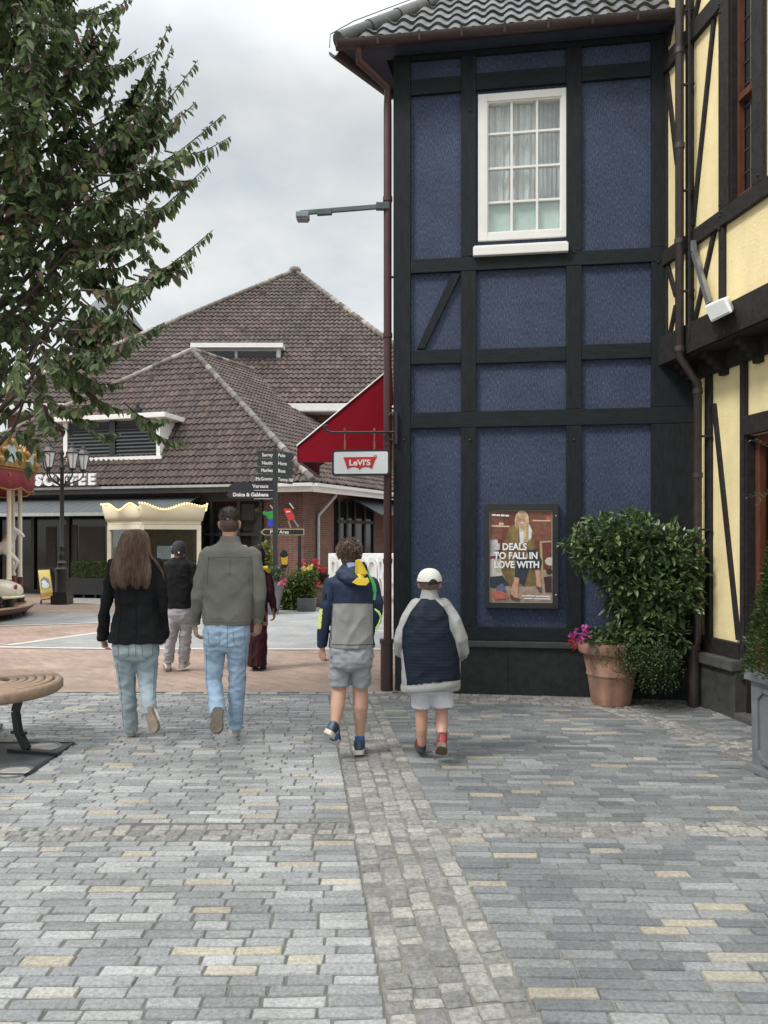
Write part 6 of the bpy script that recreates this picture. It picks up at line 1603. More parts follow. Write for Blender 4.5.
def head(mb, c, hh, hw, neck_to, yaw=0.0, nr=.054, ear=True, tilt=0.0):
    """c: middle of the head; faces +Y turned by yaw"""
    R = Matrix.Rotation(yaw, 3, 'Z') @ Matrix.Rotation(tilt, 3, 'X'); k = hw / .077; zb = -hh / 2
    secs = [(0, .026, .03, .058), (.08, .044, .05, .045), (.18, .056, .072, .024), (.32, .064, .085, .010), (.5, .073, .094, .002), (.66, .077, .099, -.004), (.8, .073, .092, -.006), (.9, .058, .072, -.006), (.97, .034, .042, -.006), (1, .010, .012, -.006)]
    rs = []
    for t, rx, ry, oy in secs:
        rs.append([c + R @ V((rx * k * math.cos(6.283 * i / 22), oy * k + ry * k * math.sin(6.283 * i / 22), zb + t * hh)) for i in range(22)])
    mb.rings(rs)
    e = lambda p, r: mb.ell(c + R @ V((p[0] * k, p[1] * k, p[2] * hh)), tuple(q * k for q in r), 12, 8, R)
    e((0, .103, -.06), (.013, .018, .026)); e((0, .112, -.10), (.017, .014, .011)); e((0, .096, -.235), (.025, .010, .007)); e((0, .093, -.265), (.022, .010, .008)); e((0, .088, -.40), (.02, .018, .018))
    for sx in (-1, 1):
        e((sx * .031, .092, .085), (.024, .010, .007)); e((sx * .045, .078, -.08), (.02, .018, .018))
        if ear: e((sx * .079, -.004, -.05), (.011, .022, .034)); e((sx * .086, -.012, -.02), (.008, .018, .024))
    mb.tube([c + V((0, -.012, -.02)), c + V((0, -.022, zb * .75)), V(neck_to)], [nr * k, nr * k, nr * k * 1.15], 16, True, True)
    return R, k
def eyes(c, R, k, hh, par):
    for sx in (-1, 1):
        mb = MB(); p = c + R @ V((sx * .031 * k, .083 * k, .02 * hh)); mb.ell(p, (.0125 * k,) * 3, 10, 8); ey = mb.build('eye', m_eye, par, smooth=True)
        mb = MB(); mb.ell(p + R @ V((0, .0085 * k, 0)), (.006 * k,) * 3, 8, 6); mb.build('iris', m_iris, ey, smooth=True)
def hand(mb, wr, d, pn, L=.18, curl=.5, thumb=None):
    """wr wrist, d fingers' direction, pn the way the palm faces; four fingers and a thumb"""
    d = V(d).normalized(); pn = V(pn); pn = (pn - d * pn.dot(d)).normalized(); s = d.cross(pn); k = L / .18
    th = V(thumb) if thumb else V((0, 1, 0))
    if s.dot(th) < 0: s = -s                     # s points to the thumb's side
    R = Matrix((s, pn, d)).transposed()
    mb.ell(wr + d * .045 * k, (.040 * k, .015 * k, .052 * k), 14, 10, R)
    mb.tube([wr - d * .05 * k, wr, wr + d * .03 * k], [.024 * k, .023 * k, .025 * k], 12, True, True, .8)
    for i, (o, ln, r) in enumerate(((.033, .070, .0084), (.0112, .080, .0088), (-.0112, .074, .0084), (-.033, .058, .0074))):
        p = wr + d * (.078 - abs(i - 1.3) * .004) * k + s * o * k; q = d + s * o * 1.5
        pts = [p - d * .02 * k]; a = curl * (.25 + .08 * i)
        for j, f_ in enumerate((.0, .45, .30, .25)):
            a2 = a + curl * (.75 + .1 * i) * j * .8
            dr = (q * math.cos(a2) + pn * math.sin(a2)).normalized()
            if j: pts.append(pts[-1] + dr * ln * f_ * k)
            else: pts.append(p)
        mb.tube(pts, [r * k, r * k, r * k * .97, r * k * .9, r * k * .78], 9, True, True)
    t0 = wr + d * .018 * k + s * .026 * k
    mb.tube([t0, t0 + (s * .7 + d * .75 + pn * .25) * .032 * k, t0 + (s * .75 + d * 1.45 + pn * .45) * .035 * k, t0 + (s * .6 + d * 2.0 + pn * .75) * .035 * k], [.0135 * k, .012 * k, .0105 * k, .0085 * k], 10, True, True)
def shoe(f, heel, toe, upv, hw, par, mu, ms, name='shoe', hgt=.075, mtrim=None):
    heel, toe = V(heel), V(toe); d = toe - heel; L = d.length; d.normalize(); up = V(upv); up = (up - d * up.dot(d)).normalized(); s = d.cross(up)
    tt = (0, .04, .12, .28, .48, .68, .84, .95, 1.0); wdt = (.45, .66, .80, .80, .84, 1.0, .94, .66, .30); hg = (.75, .9, 1.0, 1.02, .86, .62, .48, .38, .22)
    mb = MB(); rs = []
    for t, w_, h_ in zip(tt, wdt, hg):
        p = heel + d * L * t; h_ = h_ * hgt; ring = []
        for i in range(18):
            a = 6.283 * i / 18; x, y = superellipse(a, .75); ring.append(p + s * x * hw * w_ * (.93 if y > 0 else 1) + up * (h_ / 2 + y * h_ / 2))
        rs.append(ring)
    mb.rings(rs); so = mb.build(name, mu, par, smooth=True)
    mb = MB(); out = []
    for t, w_ in zip(tt, wdt): out.append(heel + d * L * (t * 1.03 - .015) + s * hw * w_ * 1.05)
    for t, w_ in list(zip(tt, wdt))[::-1]: out.append(heel + d * L * (t * 1.03 - .015) - s * hw * w_ * 1.05)
    mb.prism([p + up * .012 for p in out], -up * .034); mb.build('sole', ms, so, bevel=.004)
    if mtrim:
        mb = MB(); p = heel + d * L * .02; mb.hexa([p - s * hw * .3 - d * .006 + up * .025, p + s * hw * .3 - d * .006 + up * .025, p + s * hw * .3 + d * .01 + up * .025, p - s * hw * .3 + d * .01 + up * .025], [p - s * hw * .25 - d * .008 + up * hgt * .85, p + s * hw * .25 - d * .008 + up * hgt * .85, p + s * hw * .25 + d * .01 + up * hgt * .85, p - s * hw * .25 + d * .01 + up * hgt * .85]); mb.build('heel_tab', mtrim, so)
        mb = MB()
        for t in (.4, .55): q = heel + d * L * t; mb.tube([q - s * hw * .88 + up * .02, q - s * hw * .5 + up * hgt * .8, q + up * hgt * .95, q + s * hw * .5 + up * hgt * .8, q + s * hw * .88 + up * .02], .005, 6)
        mb.build('stripe', mtrim, so)
    return so
def seam(o, runs, r, m, par, off=.001, name='stitching'):
    """stitch lines and edges laid on a garment's surface"""
    b = BASE[par.name] if par.name in BASE else BASE[o.name]
    bvh = BVHTree.FromPolygons([v.co.copy() for v in o.data.vertices], [tuple(p.vertices) for p in o.data.polygons]); mb = MB()
    for run in runs:
        pts = []
        for i in range(len(run) - 1):
            n = max(2, int(math.hypot(run[i + 1][0] - run[i][0], run[i + 1][1] - run[i][1]) / 2.2))
            for k in range(n + (i == len(run) - 2)):
                t = k / n; px, py = run[i][0] + (run[i + 1][0] - run[i][0]) * t, run[i][1] + (run[i + 1][1] - run[i][1]) * t
                d = V(((px - CX) / F, 1, -(py - CY) / F)).normalized(); h = bvh.ray_cast(V((0, 0, H)) - b, d)
                if h[0]: pts.append(h[0] + b - d * off)
        if len(pts) > 2: mb.tube(pts, r, 5)
    return mb.build(name, m, o)
def to_px(p): return (CX + p.x / p.y * F, CY - (p.z - H) / p.y * F)
def split_mats(fn):
    def post(me, b):
        idx = []
        for poly in me.polygons:
            c = V(poly.center) + b; x, y = to_px(c); idx.append(fn(x, y, V(poly.normal), c))
        me.polygons.foreach_set('material_index', idx)
    return post
def tufts(name, c, r, n, L, m, par, down=0.0, back=-.25, rad=.0022, zmin=-.35, mess=.5):
    mb = MB(); c = V(c)
    for _ in range(n):
        d = rdir()
        if d.z < zmin or d.y > .55 or (d.y > .2 and d.z < .3): continue
        p = c + V((d.x * r[0], d.y * r[1], d.z * r[2])); t = (rdir() * mess + V((d.x * .5, d.y * .4 + back, -.75 + down + d.z * .6)) + d * .35).normalized()
        mb.tube([p - d * .004, p + t * L * .5 + d * .006, p + t * L + d * .002 - V((0, 0, L * .2))], [rad, rad, rad * .3], 4)
    return mb.build(name, m, par, smooth=True)

# ---------------------------------------------------------------- young woman, long brown hair, black blazer
f = Fig(6.245, 134); g = thing('person', f.base, 'person with long brown hair in black blazer and pale jeans walking away', 'person', 'walkers seen from behind')
hc = f.w(135, 543, .02 - .10); hh = .225
body = MB(); R_, k_ = head(body, hc, hh, .073, f.w(135.5, 563, -.10), .05)
f.torso(body, [(560, 122, 150, .06, -.1), (575, 116, 156, .085, -.1), (600, 119, 152, .08, -.1), (620, 117, 154, .085, -.1), (640, 119, 152, .085, -.1), (654, 123, 149, .065, -.1)])
LA = [(115, 566, -.1, 7), (108.5, 590, -.11, 5.6), (104.5, 611, -.12, 4.6), (103, 637, -.06, 3.2)]
RA = [(156, 566, -.1, 7), (161.5, 590, -.10, 5.6), (163.0, 611, -.08, 4.8), (164, 634, .0, 3.4)]
LL = [(125, 650, -.1, 11), (126.5, 684, -.02, 7.5), (129.5, 708, -.03, 6), (130.5, 730, .03, 4.2)]
RL = [(147, 650, -.1, 11), (146.5, 682, -.06, 7.5), (148, 700, -.17, 5), (149.3, 711, -.22, 3.5)]
for a in (LA, RA): f.limb(body, a, 14, .72)
for a in (LL, RL): f.limb(body, a, 14, .8)
hand(body, f.w(103, 637.5, -.06), (.0, .1, -1), (1, .1, 0), .16, .7); hand(body, f.w(164, 634, .0), (0, .3, -1), (-1, .1, 0), .16, .7)
organic('body', body, m_skin, g, .0055, 3); eyes(hc, R_, k_, hh, g)
m_blaz = cloth('blazer_black', (.0075, .0078, .009), .25, 5, .3, 240)
bz_ = MB(); f.torso(bz_, [(560, 126, 146, .055, -.1), (562, 120, 152, .075, -.1), (566, 114.5, 157, .095, -.1), (574, 112.5, 159, .112, -.1), (590, 115, 156.5, .112, -.105), (606, 116.5, 155, .108, -.1), (620, 114, 159, .118, -.1), (634, 110.5, 163.5, .13, -.1), (642.3, 109, 166, .137, -.1)])
f.limb(bz_, [(a, b_, d, r * 1.16) for a, b_, d, r in LA[:3]] + [(103, 640, -.06, 5.6)], 18, 1, 0, 1, 'start'); f.limb(bz_, [(a, b_, d, r * 1.12) for a, b_, d, r in RA[:3]] + [(164.5, 639, -.01, 5.4)], 18, 1, 0, 1, 'start')
jo = organic('blazer', bz_, m_blaz, g, .008, 4, (.009, (8, 8, 8)))
seam(jo, [[(136.5, 592), (136, 610), (136.5, 641)], [(118, 570), (118.5, 590), (121, 610), (118, 641)], [(154, 585), (153, 608), (157, 641)], [(104, 640), (109, 641)]], .0022, cloth('thread_black', (.003, .003, .0035)), g)
m_jean = cloth('jeans_pale', (.31, .375, .40), .28, 6, .5, 260)
jn = MB(); f.torso(jn, [(630, 115.5, 155, .105, -.1), (644, 113.3, 157.5, .122, -.1), (652, 114, 157.2, .12, -.1), (658, 117, 154.5, .10, -.1), (661, 124, 148, .07, -.1)])
f.limb(jn, [(125.5, 636, -.1, 11.5), (124.7, 652, -.09, 11.3), (126, 672, -.05, 9.1), (128, 695, -.03, 7.8), (129.5, 712, -.02, 7.4), (130.8, 730.2, .015, 7.3)], 20, 1, 0, 1.1, 'start'); f.limb(jn, [(145.5, 636, -.1, 11.5), (146.6, 652, -.1, 11.0), (147, 672, -.06, 9.1), (148.0, 688, -.10, 7.3), (148.8, 703, -.20, 6.3), (149.0, 714.5, -.225, 7.0)], 20, 1, 0, 1.1, 'start')
jo = organic('jeans', jn, m_jean, g, .008, 3, (.006, (11, 11, 16)))
m_st = cloth('denim_seam', (.12, .15, .175)); m_sd = cloth('thread_black', (.003, .003, .0035))
seam(jo, [[(135.5, 643), (136, 658)], [(118, 646), (118.5, 656), (123.5, 659), (128.5, 656), (129, 646)], [(142, 646), (142.5, 656), (147.5, 659), (152.5, 656), (153, 646)], [(117, 662), (121, 690), (123.5, 727)], [(155, 662), (154, 682), (153, 700)]], .0022, m_st, g)
m_shoe_w = mat('shoe_white', (.60, .58, .54), .55, .15, 10); m_sole_t = mat('sole_tan', (.20, .16, .12), .8, .35, 20); m_sole_w = mat('sole_white', (.50, .47, .42), .7, .2, 10)
shoe(f, f.w(130, 733.8, .0), f.w(128.0, 727, .27), (0, 0, 1), .043, g, m_shoe_w, m_sole_w)
shoe(f, f.w(148.3, 708, -.24), f.w(156.8, 731.5, -.33), (0, 1, .35), .043, g, m_shoe_w, m_sole_t)
# hair: a soft volume, then strands over it
m_hair = hairmat('hair_brown', (.050, .030, .021), (.17, .105, .070))
hrows = [(529.2, 133, 138.5, .02, -.10), (530.5, 128, 143, .06, -.10), (534, 124, 146.3, .092, -.10), (540, 121.8, 148, .108, -.105), (548, 120, 148.3, .110, -.115), (556, 117.5, 148.5, .106, -.125), (564, 114.5, 148.5, .092, -.15), (572, 113.5, 148.5, .076, -.175), (580, 114.5, 148, .064, -.19), (586, 116, 146.5, .05, -.2)]
hv = MB(); f.torso(hv, [(a, l + .7, r - .7, th * .93, dy) for a, l, r, th, dy in hrows[:-2]] + [(f_[0] - 5, f_[1] + 5, f_[2] - 5, .03, f_[4]) for f_ in hrows[-1:]], 28, .95)
def back_only(me, b):
    bm = bmesh.new(); bm.from_mesh(me); bmesh.ops.bisect_plane(bm, geom=bm.verts[:] + bm.edges[:] + bm.faces[:], plane_co=hc + V((0, .055, 0)) - b, plane_no=V((0, 1, -.25)).normalized(), clear_outer=True); bm.to_mesh(me); bm.free()
organic('hair', hv, m_hair, g, .008, 4, (.006, (26, 26, 4)), .5, back_only)
st = MB()
for q in range(1150):
    ph = random.uniform(-.3, math.pi + .3); endr = len(hrows) - 1 + random.choice((-2.2, -1.2, -.6, -.2, 0, 0, .1)) + random.uniform(-.35, .3) + .35 * math.sin(ph * 7); jit = random.uniform(-.012, .012); wv = random.uniform(0, 6.28); pts = []
    nst = 11
    for i in range(nst):
        u = min(len(hrows) - .4, .3 + (endr - .3) * i / (nst - 1)); j = min(len(hrows) - 2, int(u)); t = u - j
        a_, b_ = hrows[j], hrows[j + 1]; row = [a_[z] + (b_[z] - a_[z]) * t for z in range(5)]
        c = f.w((row[1] + row[2]) / 2, row[0], row[4]); rx = (row[2] - row[1]) / 2 * f.s; ry = row[3]
        am = .002 + .013 * i / nst; a2 = ph + .10 * (math.sin(ph * 9) ) * (i / nst) ** 2
        pts.append(c + V(((rx + .003) * math.cos(a2) + am * math.sin(i * .8 + wv + ph * 5) + jit * i / nst, -(ry + .003) * math.sin(a2) + am * math.cos(i * .9 + wv), 0)))
    st.tube(pts, [.0022] * (nst - 2) + [.0018, .0007], 4)
for q in range(70):                       # the lighter lock over the right shoulder and a few flyaways
    o1, o2 = random.uniform(-1.6, 1.6), random.uniform(-.05, .03)
    pts = [f.w(147 + o1 * .4, 545, -.1 + o2), f.w(150 + o1 * .7, 555, -.12 + o2), f.w(157 + o1, 563, -.12 + o2), f.w(162.5 + o1 * .8, 572, -.1 + o2), f.w(164.4 + o1 * .5, 582 + random.uniform(-3, 1), -.09 + o2)]
    st.tube(pts, [.002, .0022, .002, .0018, .0006], 4)
st.build('hair_strands', m_hair, g, smooth=True)

# ---------------------------------------------------------------- tall man, grey green overshirt
f = Fig(6.25, 229); g = thing('person', f.base, 'tall person with cropped dark hair in grey green overshirt and light blue jeans walking away', 'person', 'walkers seen from behind')
hc = f.w(229.8, 523.5, -.08); hh = .235
body = MB(); R_, k_ = head(body, hc, hh, .077, f.w(229.5, 546, -.1), 0)
f.torso(body, [(545, 214, 246, .065, -.1), (556, 206, 254, .1, -.1), (580, 208, 251, .1, -.1), (605, 207, 250, .095, -.1), (630, 208, 247, .09, -.1), (645, 212, 243, .07, -.1)])
LA = [(208, 556, -.1, 8.2), (201.5, 578, -.13, 6.6), (197.5, 598, -.14, 5.6), (194.8, 624, -.06, 3.9)]
RA = [(252, 556, -.1, 8.2), (257.5, 578, -.13, 6.6), (260.5, 598, -.14, 5.6), (257.5, 622, -.06, 3.9)]
LL = [(216, 640, -.1, 11), (215, 676, -.05, 8), (216.5, 700, -.165, 5), (217.3, 710, -.21, 3.6)]; RL = [(238, 640, -.1, 11), (237.5, 680, -.02, 8), (236, 708, -.03, 6), (234.5, 729, .03, 4)]
for a in (LA, RA): f.limb(body, a, 14, .74)
for a in (LL, RL): f.limb(body, a, 14, .8)
hand(body, f.w(194.6, 625, -.055), (.10, .16, -1), (.8, .55, 0), .185, .55); hand(body, f.w(257.3, 622.5, -.055), (-.02, .16, -1), (-.8, .55, 0), .185, .65)
organic('body', body, m_skin, g, .005, 3); eyes(hc, R_, k_, hh, g)
m_over = cloth('overshirt_olive', (.165, .163, .142), .14, 5, .35, 260)
ov = MB(); f.torso(ov, [(540.5, 221.5, 238.5, .058, -.1), (543, 219, 241, .07, -.1), (546.5, 212, 247.5, .088, -.1), (551, 206, 254, .108, -.1), (560, 203.5, 256.5, .125, -.1), (580, 204, 255, .13, -.1), (600, 203.8, 253.5, .125, -.1), (615, 203.2, 251.5, .122, -.1), (624, 203.0, 250.8, .12, -.1)])
f.limb(ov, [(a, b_, d, r * 1.12) for a, b_, d, r in LA[:3]] + [(195, 621, -.065, 5.3)], 18, 1, 0, 1, 'start'); f.limb(ov, [(a, b_, d, r * 1.12) for a, b_, d, r in RA[:3]] + [(258, 619, -.065, 5.3)], 18, 1, 0, 1, 'start')
os_ = organic('overshirt', ov, m_over, g, .0075, 3, (.009, (9, 9, 6)))
seam(os_, [[(209, 556), (207.5, 572), (207, 590)], [(251, 556), (252.5, 572), (252.5, 590)], [(204, 621.5), (216, 622.5), (232, 622.8), (249.5, 621.5)], [(230, 560), (230, 575)]], .0024, cloth('seam_dark', (.105, .103, .09)), g)
mb = MB(); f.torso(mb, [(536.2, 221.3, 238.3, .058, -.1), (541.5, 219.2, 240.8, .07, -.1), (543.5, 218.8, 241.2, .073, -.1)], 28, 1.0); mb.build('collar', m_over, os_, smooth=True)
mb = MB(); mb.tube([f.w(x, 558.0 - .9 * (1 - ((x - 230) / 24) ** 2), -.1 - .136 * (1 - ((x - 230) / 29) ** 4) ** .5) for x in range(207, 254, 3)], .0035, 6); mb.build('yoke_seam', cloth('seam_dark', (.105, .103, .09)), os_)
for (x, y, d) in ((194.9, 622.5, -.06), (257.9, 620.5, -.06)): mb = MB(); mb.tube([f.w(x, y - 2.8, d - .005), f.w(x, y + 1.6, d)], 5.4 * f.s, 18); mb.build('cuff', m_over, os_, smooth=True, bevel=.004)
m_jean2 = cloth('jeans_blue', (.32, .43, .56), .28, 6, .5, 260)
jn = MB(); f.torso(jn, [(614, 209, 245, .085, -.1), (622.5, 205.5, 248.5, .108, -.1), (630, 203.8, 249.3, .122, -.1), (642, 204.3, 248.6, .12, -.1), (648, 207.5, 246, .10, -.1), (651, 214, 240, .07, -.1)])
f.limb(jn, [(216.5, 625, -.1, 11.8), (215.7, 642, -.1, 11.6), (214.5, 662, -.06, 9.6), (213.8, 682, -.07, 8.0), (216, 697, -.16, 7.4), (217.6, 713.5, -.22, 7.6)], 20, 1, 0, 1.1, 'start'); f.limb(jn, [(236.8, 625, -.1, 11.8), (237.3, 642, -.1, 11.4), (237.3, 665, -.05, 9.3), (237, 690, -.03, 8.0), (236, 710, -.02, 7.3), (235, 727.0, .015, 7.2)], 20, 1, 0, 1.1, 'start')
jo = organic('jeans', jn, m_jean2, g, .0075, 3, (.008, (10, 10, 17)))
seam(jo, [[(227.5, 625), (227.3, 648)], [(208, 630), (208.5, 643), (214, 647), (219.5, 643), (220, 630)], [(233, 630), (233.5, 643), (239, 647), (244.5, 643), (245, 630)], [(206.5, 650), (206.5, 680), (209, 700)], [(246, 650), (245, 690), (242, 722)]], .0022, cloth('denim_seam2', (.13, .19, .26)), g)
shoe(f, f.w(234.2, 733.8, .0), f.w(234.5, 727, .29), (0, 0, 1), .047, g, m_shoe_w, m_sole_w)
shoe(f, f.w(218.5, 708, -.25), f.w(216, 733, -.34), (0, 1, .35), .05, g, m_shoe_w, mat('sole_dark', (.11, .095, .075), .8, .4, 22))
m_hd = hairmat('hair_dark', (.018, .012, .010), (.05, .035, .028)); m_fade = hairmat('hair_fade', (.09, .058, .045), (.15, .095, .073))
hr = MB(); hr.ell(hc + V((0, -.012, .052)), (.0805, .094, .082), 22, 14); organic('hair', hr, m_hd, g, .006, 3, (.003, (60, 60, 40)))
hr = MB(); hr.ell(hc + V((0, -.012, -.005)), (.0785, .093, .085), 22, 14); organic('hair_fade', hr, m_fade, g, .006, 3, (.001, (90, 90, 60)))
tufts('hair_tufts', hc + V((0, -.012, .055)), (.0795, .092, .08), 700, .010, m_hd, g, .75, -.05, .0014, -.12, .5)

# ---------------------------------------------------------------- boy in navy and grey jacket
f = Fig(5.72, 351); g = thing('person', f.base, 'person, a boy in navy and grey hooded jacket with yellow lining and grey shorts', 'person', 'walkers seen from behind')
hc = f.w(349.5, 554, -.05); hh = .215
body = MB(); R_, k_ = head(body, hc, hh, .074, f.w(350, 577, -.08), -.06)
f.torso(body, [(574, 338, 364, .06, -.08), (582, 330, 373, .085, -.08), (605, 334, 372, .085, -.08), (640, 332, 371, .085, -.08), (648, 336, 368, .08, -.08), (658, 340, 363, .055, -.08)])
LA = [(333, 585, -.08, 7.5), (327, 606, -.11, 6), (323.5, 626, -.10, 5), (322.5, 648, -.05, 3.6)]
RA = [(371, 585, -.08, 7.5), (376, 604, -.11, 6.3), (375.5, 620, -.08, 5.4), (369, 628, .08, 4)]
LL = [(341.5, 662, -.08, 7.6), (339, 690, -.06, 7.2), (337.5, 706, -.10, 7.2), (335.5, 721, -.15, 4.6), (334.5, 733, -.19, 4.1)]; RL = [(360.5, 662, -.08, 7.6), (360.2, 690, -.03, 7.6), (360.6, 706, -.03, 7.8), (360.0, 724, -.01, 5.2), (359.6, 745, .02, 4.3)]
f.limb(body, LA, 14, .75); f.limb(body, RA, 14, .75); f.limb(body, LL, 16, 1.0); f.limb(body, RL, 16, 1.0)
hand(body, f.w(322.3, 649.5, -.045), (.02, .2, -1), (.7, .7, 0), .165, .75)
hand(body, f.w(369, 628.5, .08), (-.6, .8, -.1), (0, .2, -1), .16, 1.0, (0, .3, 1))
organic('body', body, m_skin, g, .005, 3); eyes(hc, R_, k_, hh, g)
m_navy = cloth('jacket_navy', (.016, .026, .055), .2, 5, .25, 200, .6); m_grey = cloth('jacket_grey', (.235, .235, .228), .1, 5, .25, 200, .7); m_lime = cloth('patch_lime', (.62, .66, .22), .1)
jk = MB(); f.torso(jk, [(572, 338, 364, .075, -.08), (576, 333, 369, .095, -.08), (582, 328.5, 374.5, .115, -.08), (592, 330, 374.5, .125, -.08), (605, 332.5, 374.5, .125, -.08), (625, 331.5, 374.2, .125, -.08), (640, 330.2, 374, .126, -.08), (646.8, 329.5, 374, .126, -.08)])
f.limb(jk, [(a, b_, d, r * 1.12) for a, b_, d, r in LA[:3]] + [(322.3, 646, -.055, 5)], 18, 1, 0, 1, 'start'); f.limb(jk, [(a, b_, d, r * 1.08) for a, b_, d, r in RA[:3]] + [(370.5, 627, .05, 5)], 18, 1, 0, 1, 'start')
def jfn(x, y, n, c):
    if 603.2 < y < 660 and 332.2 + (y - 603) * -.05 < x < 373.2: return 1
    if 609 < y < 629 and x < 320.8 + (629 - y) * .09: return 2
    return 0
jo = organic('jacket', jk, [m_navy, m_grey, m_lime], g, .0065, 3, (.010, (9, 9, 6)), .5, split_mats(jfn))
seam(jo, [[(333.3, 603.3), (350, 602.8), (373, 603.3)], [(333, 585), (332.5, 600), (331.5, 640)], [(332, 644.5), (350, 645), (373, 644.5)], [(373.2, 586), (373.4, 620), (373, 640)]], .0022, cloth('thread_navy', (.008, .011, .02)), g)
hd = MB(); f.torso(hd, [(562, 346, 364, .05, -.1), (566, 341, 366.5, .075, -.11), (572, 336, 368.5, .095, -.125), (578, 337, 368.5, .105, -.14), (583, 343, 367, .09, -.16), (585.5, 350, 362, .05, -.17)], 24, .95)
m_yell = cloth('lining_yellow', (.68, .50, .06), .1)
ylp = [(355.5, 560), (360, 559.5), (364, 566), (367.5, 573), (363.5, 577), (369, 582), (366, 585.2), (358, 584.5), (352.5, 582.5), (359, 577.5), (355.3, 573)]
def inpoly(x, y, pl):
    r = False; j = len(pl) - 1
    for i in range(len(pl)):
        if (pl[i][1] > y) != (pl[j][1] > y) and x < (pl[j][0] - pl[i][0]) * (y - pl[i][1]) / (pl[j][1] - pl[i][1]) + pl[i][0]: r = not r
        j = i
    return r
hood = organic('hood', hd, [m_navy, m_yell, cloth('lining_lilac', (.20, .22, .34), .1)], g, .0055, 4, (.007, (12, 12, 12)), .5, split_mats(lambda x, y, n, c: 1 if n.y < .1 and inpoly(x, y, ylp) else (2 if n.y < .2 and inpoly(x, y, [(346, 562), (355, 560), (354.5, 566), (348, 567.5)]) else 0)))
mb = MB(); flp = [(355.5, 560), (360, 559.3), (364, 566), (368, 573.5), (362.5, 576.5), (358, 575.5), (355, 573)]
pr_ = [f.w(a, b_, -.235 - .03 * math.sin((b_ - 560) / 4)) for a, b_ in flp]; mb.prism(pr_, V((0, .012, 0))); mb.build('lining', m_yell, hood, bevel=.004)
mb = MB(); flp = [(352, 582.5), (357.5, 577.5), (362, 579), (368, 577.5), (369.5, 582), (366, 585.6), (358, 585.2)]; mb.prism([f.w(a, b_, -.265) for a, b_ in flp], V((0, .014, 0))); mb.build('lining', m_yell, hood, bevel=.004)
m_green = cloth('strap_green', (.06, .36, .10), .1)
mb = MB(); sp_ = [f.w(366, 571, -.16), f.w(370.5, 577, -.225), f.w(373.8, 584, -.225), f.w(375, 592, -.22), f.w(374.2, 600, -.215)]
for i in range(4): mb.bar(sp_[i], sp_[i + 1], (.012, .022, .026, .018)[i], .01, (0, -1, 0))
mb.build('zip_flap', m_green, jo, bevel=.003)
mb = MB(); mb.tube([f.w(374.6, 609, -.19), f.w(378.5, 612, -.19), f.w(381.2, 617, -.18), f.w(379.5, 623, -.17), f.w(376, 628, -.17), f.w(376.5, 632, -.17)], [.006, .009, .009, .008, .005, .003], 8); mb.build('zip_edge', cloth('zip_lime', (.40, .62, .16)), jo, smooth=True)
mb = MB(); mb.box(f.w(323.5, 594, -.16), (.022, .012, .05)); mb.build('arm_badge', m_black, jo, bevel=.003)
m_short = cloth('shorts_grey', (.27, .285, .305), .1, 6, .3, 220)
sh_ = MB(); f.torso(sh_, [(638, 331.5, 372.5, .11, -.08), (655, 329.5, 373, .122, -.08), (660, 330.2, 372.5, .118, -.08), (666, 332, 371, .112, -.08), (670, 342, 360, .085, -.08)])
f.limb(sh_, [(341.5, 648, -.08, 10.8), (339.6, 664, -.08, 9.9), (338.8, 685, -.065, 9.5)], 22, 1, 0, 1.1, 'start'); f.limb(sh_, [(361.3, 648, -.08, 10.8), (361.8, 664, -.07, 10.2), (360.8, 685, -.04, 10.0)], 22, 1, 0, 1.1, 'start')
so_ = organic('shorts', sh_, m_short, g, .0065, 2, (.008, (10, 10, 14)))
mb = MB(); mb.prism([f.w(368.5, 655, -.16), f.w(373.5, 654, -.10), f.w(373.8, 657, -.10), f.w(369, 658, -.16)], V((.008, -.006, 0))); mb.prism([f.w(329, 653, -.10), f.w(331.5, 655.5, -.16), f.w(331.5, 658.5, -.16), f.w(328.8, 656, -.10)], V((-.006, -.006, 0))); mb.build('pocket_flap', m_short, so_, bevel=.003)
m_sock_b = cloth('sock_blue', (.04, .10, .24)); m_sh_n = mat('shoe_navy', (.022, .035, .055), .6, .35, 16); m_trim = mat('shoe_trim', (.045, .085, .125), .5, .2)
mb = MB(); f.limb(mb, [(359.8, 738, .0, 5.1), (359.5, 748, .02, 5.2)], 16); f.limb(mb, [(335, 727, -.16, 4.9), (334, 736, -.19, 5)], 16); mb.build('socks', m_sock_b, g, smooth=True)
shoe(f, f.w(358.8, 752, .0 - .05), f.w(359.2, 745, .19), (0, 0, 1), .047, g, m_sh_n, m_sole_w, 'shoe', .09, m_trim)
shoe(f, f.w(328.5, 731, -.27), f.w(335.5, 742.5, -.06), (.45, .35, .9), .046, g, m_sh_n, m_sole_w, 'shoe', .09, m_trim)
m_hb = hairmat('hair_chestnut', (.035, .022, .014), (.11, .068, .042))
hr = MB(); hr.ell(hc + V((0, -.014, .030)), (.080, .094, .084), 22, 14); hr.ell(hc + V((.0, -.045, -.035)), (.062, .055, .055), 16, 10); organic('hair', hr, m_hb, g, .006, 3, (.010, (22, 22, 16)))
tufts('hair_tufts', hc + V((0, -.014, .028)), (.080, .094, .083), 1300, .026, m_hb, g, .0, -.1, .0020, -.55, .42)

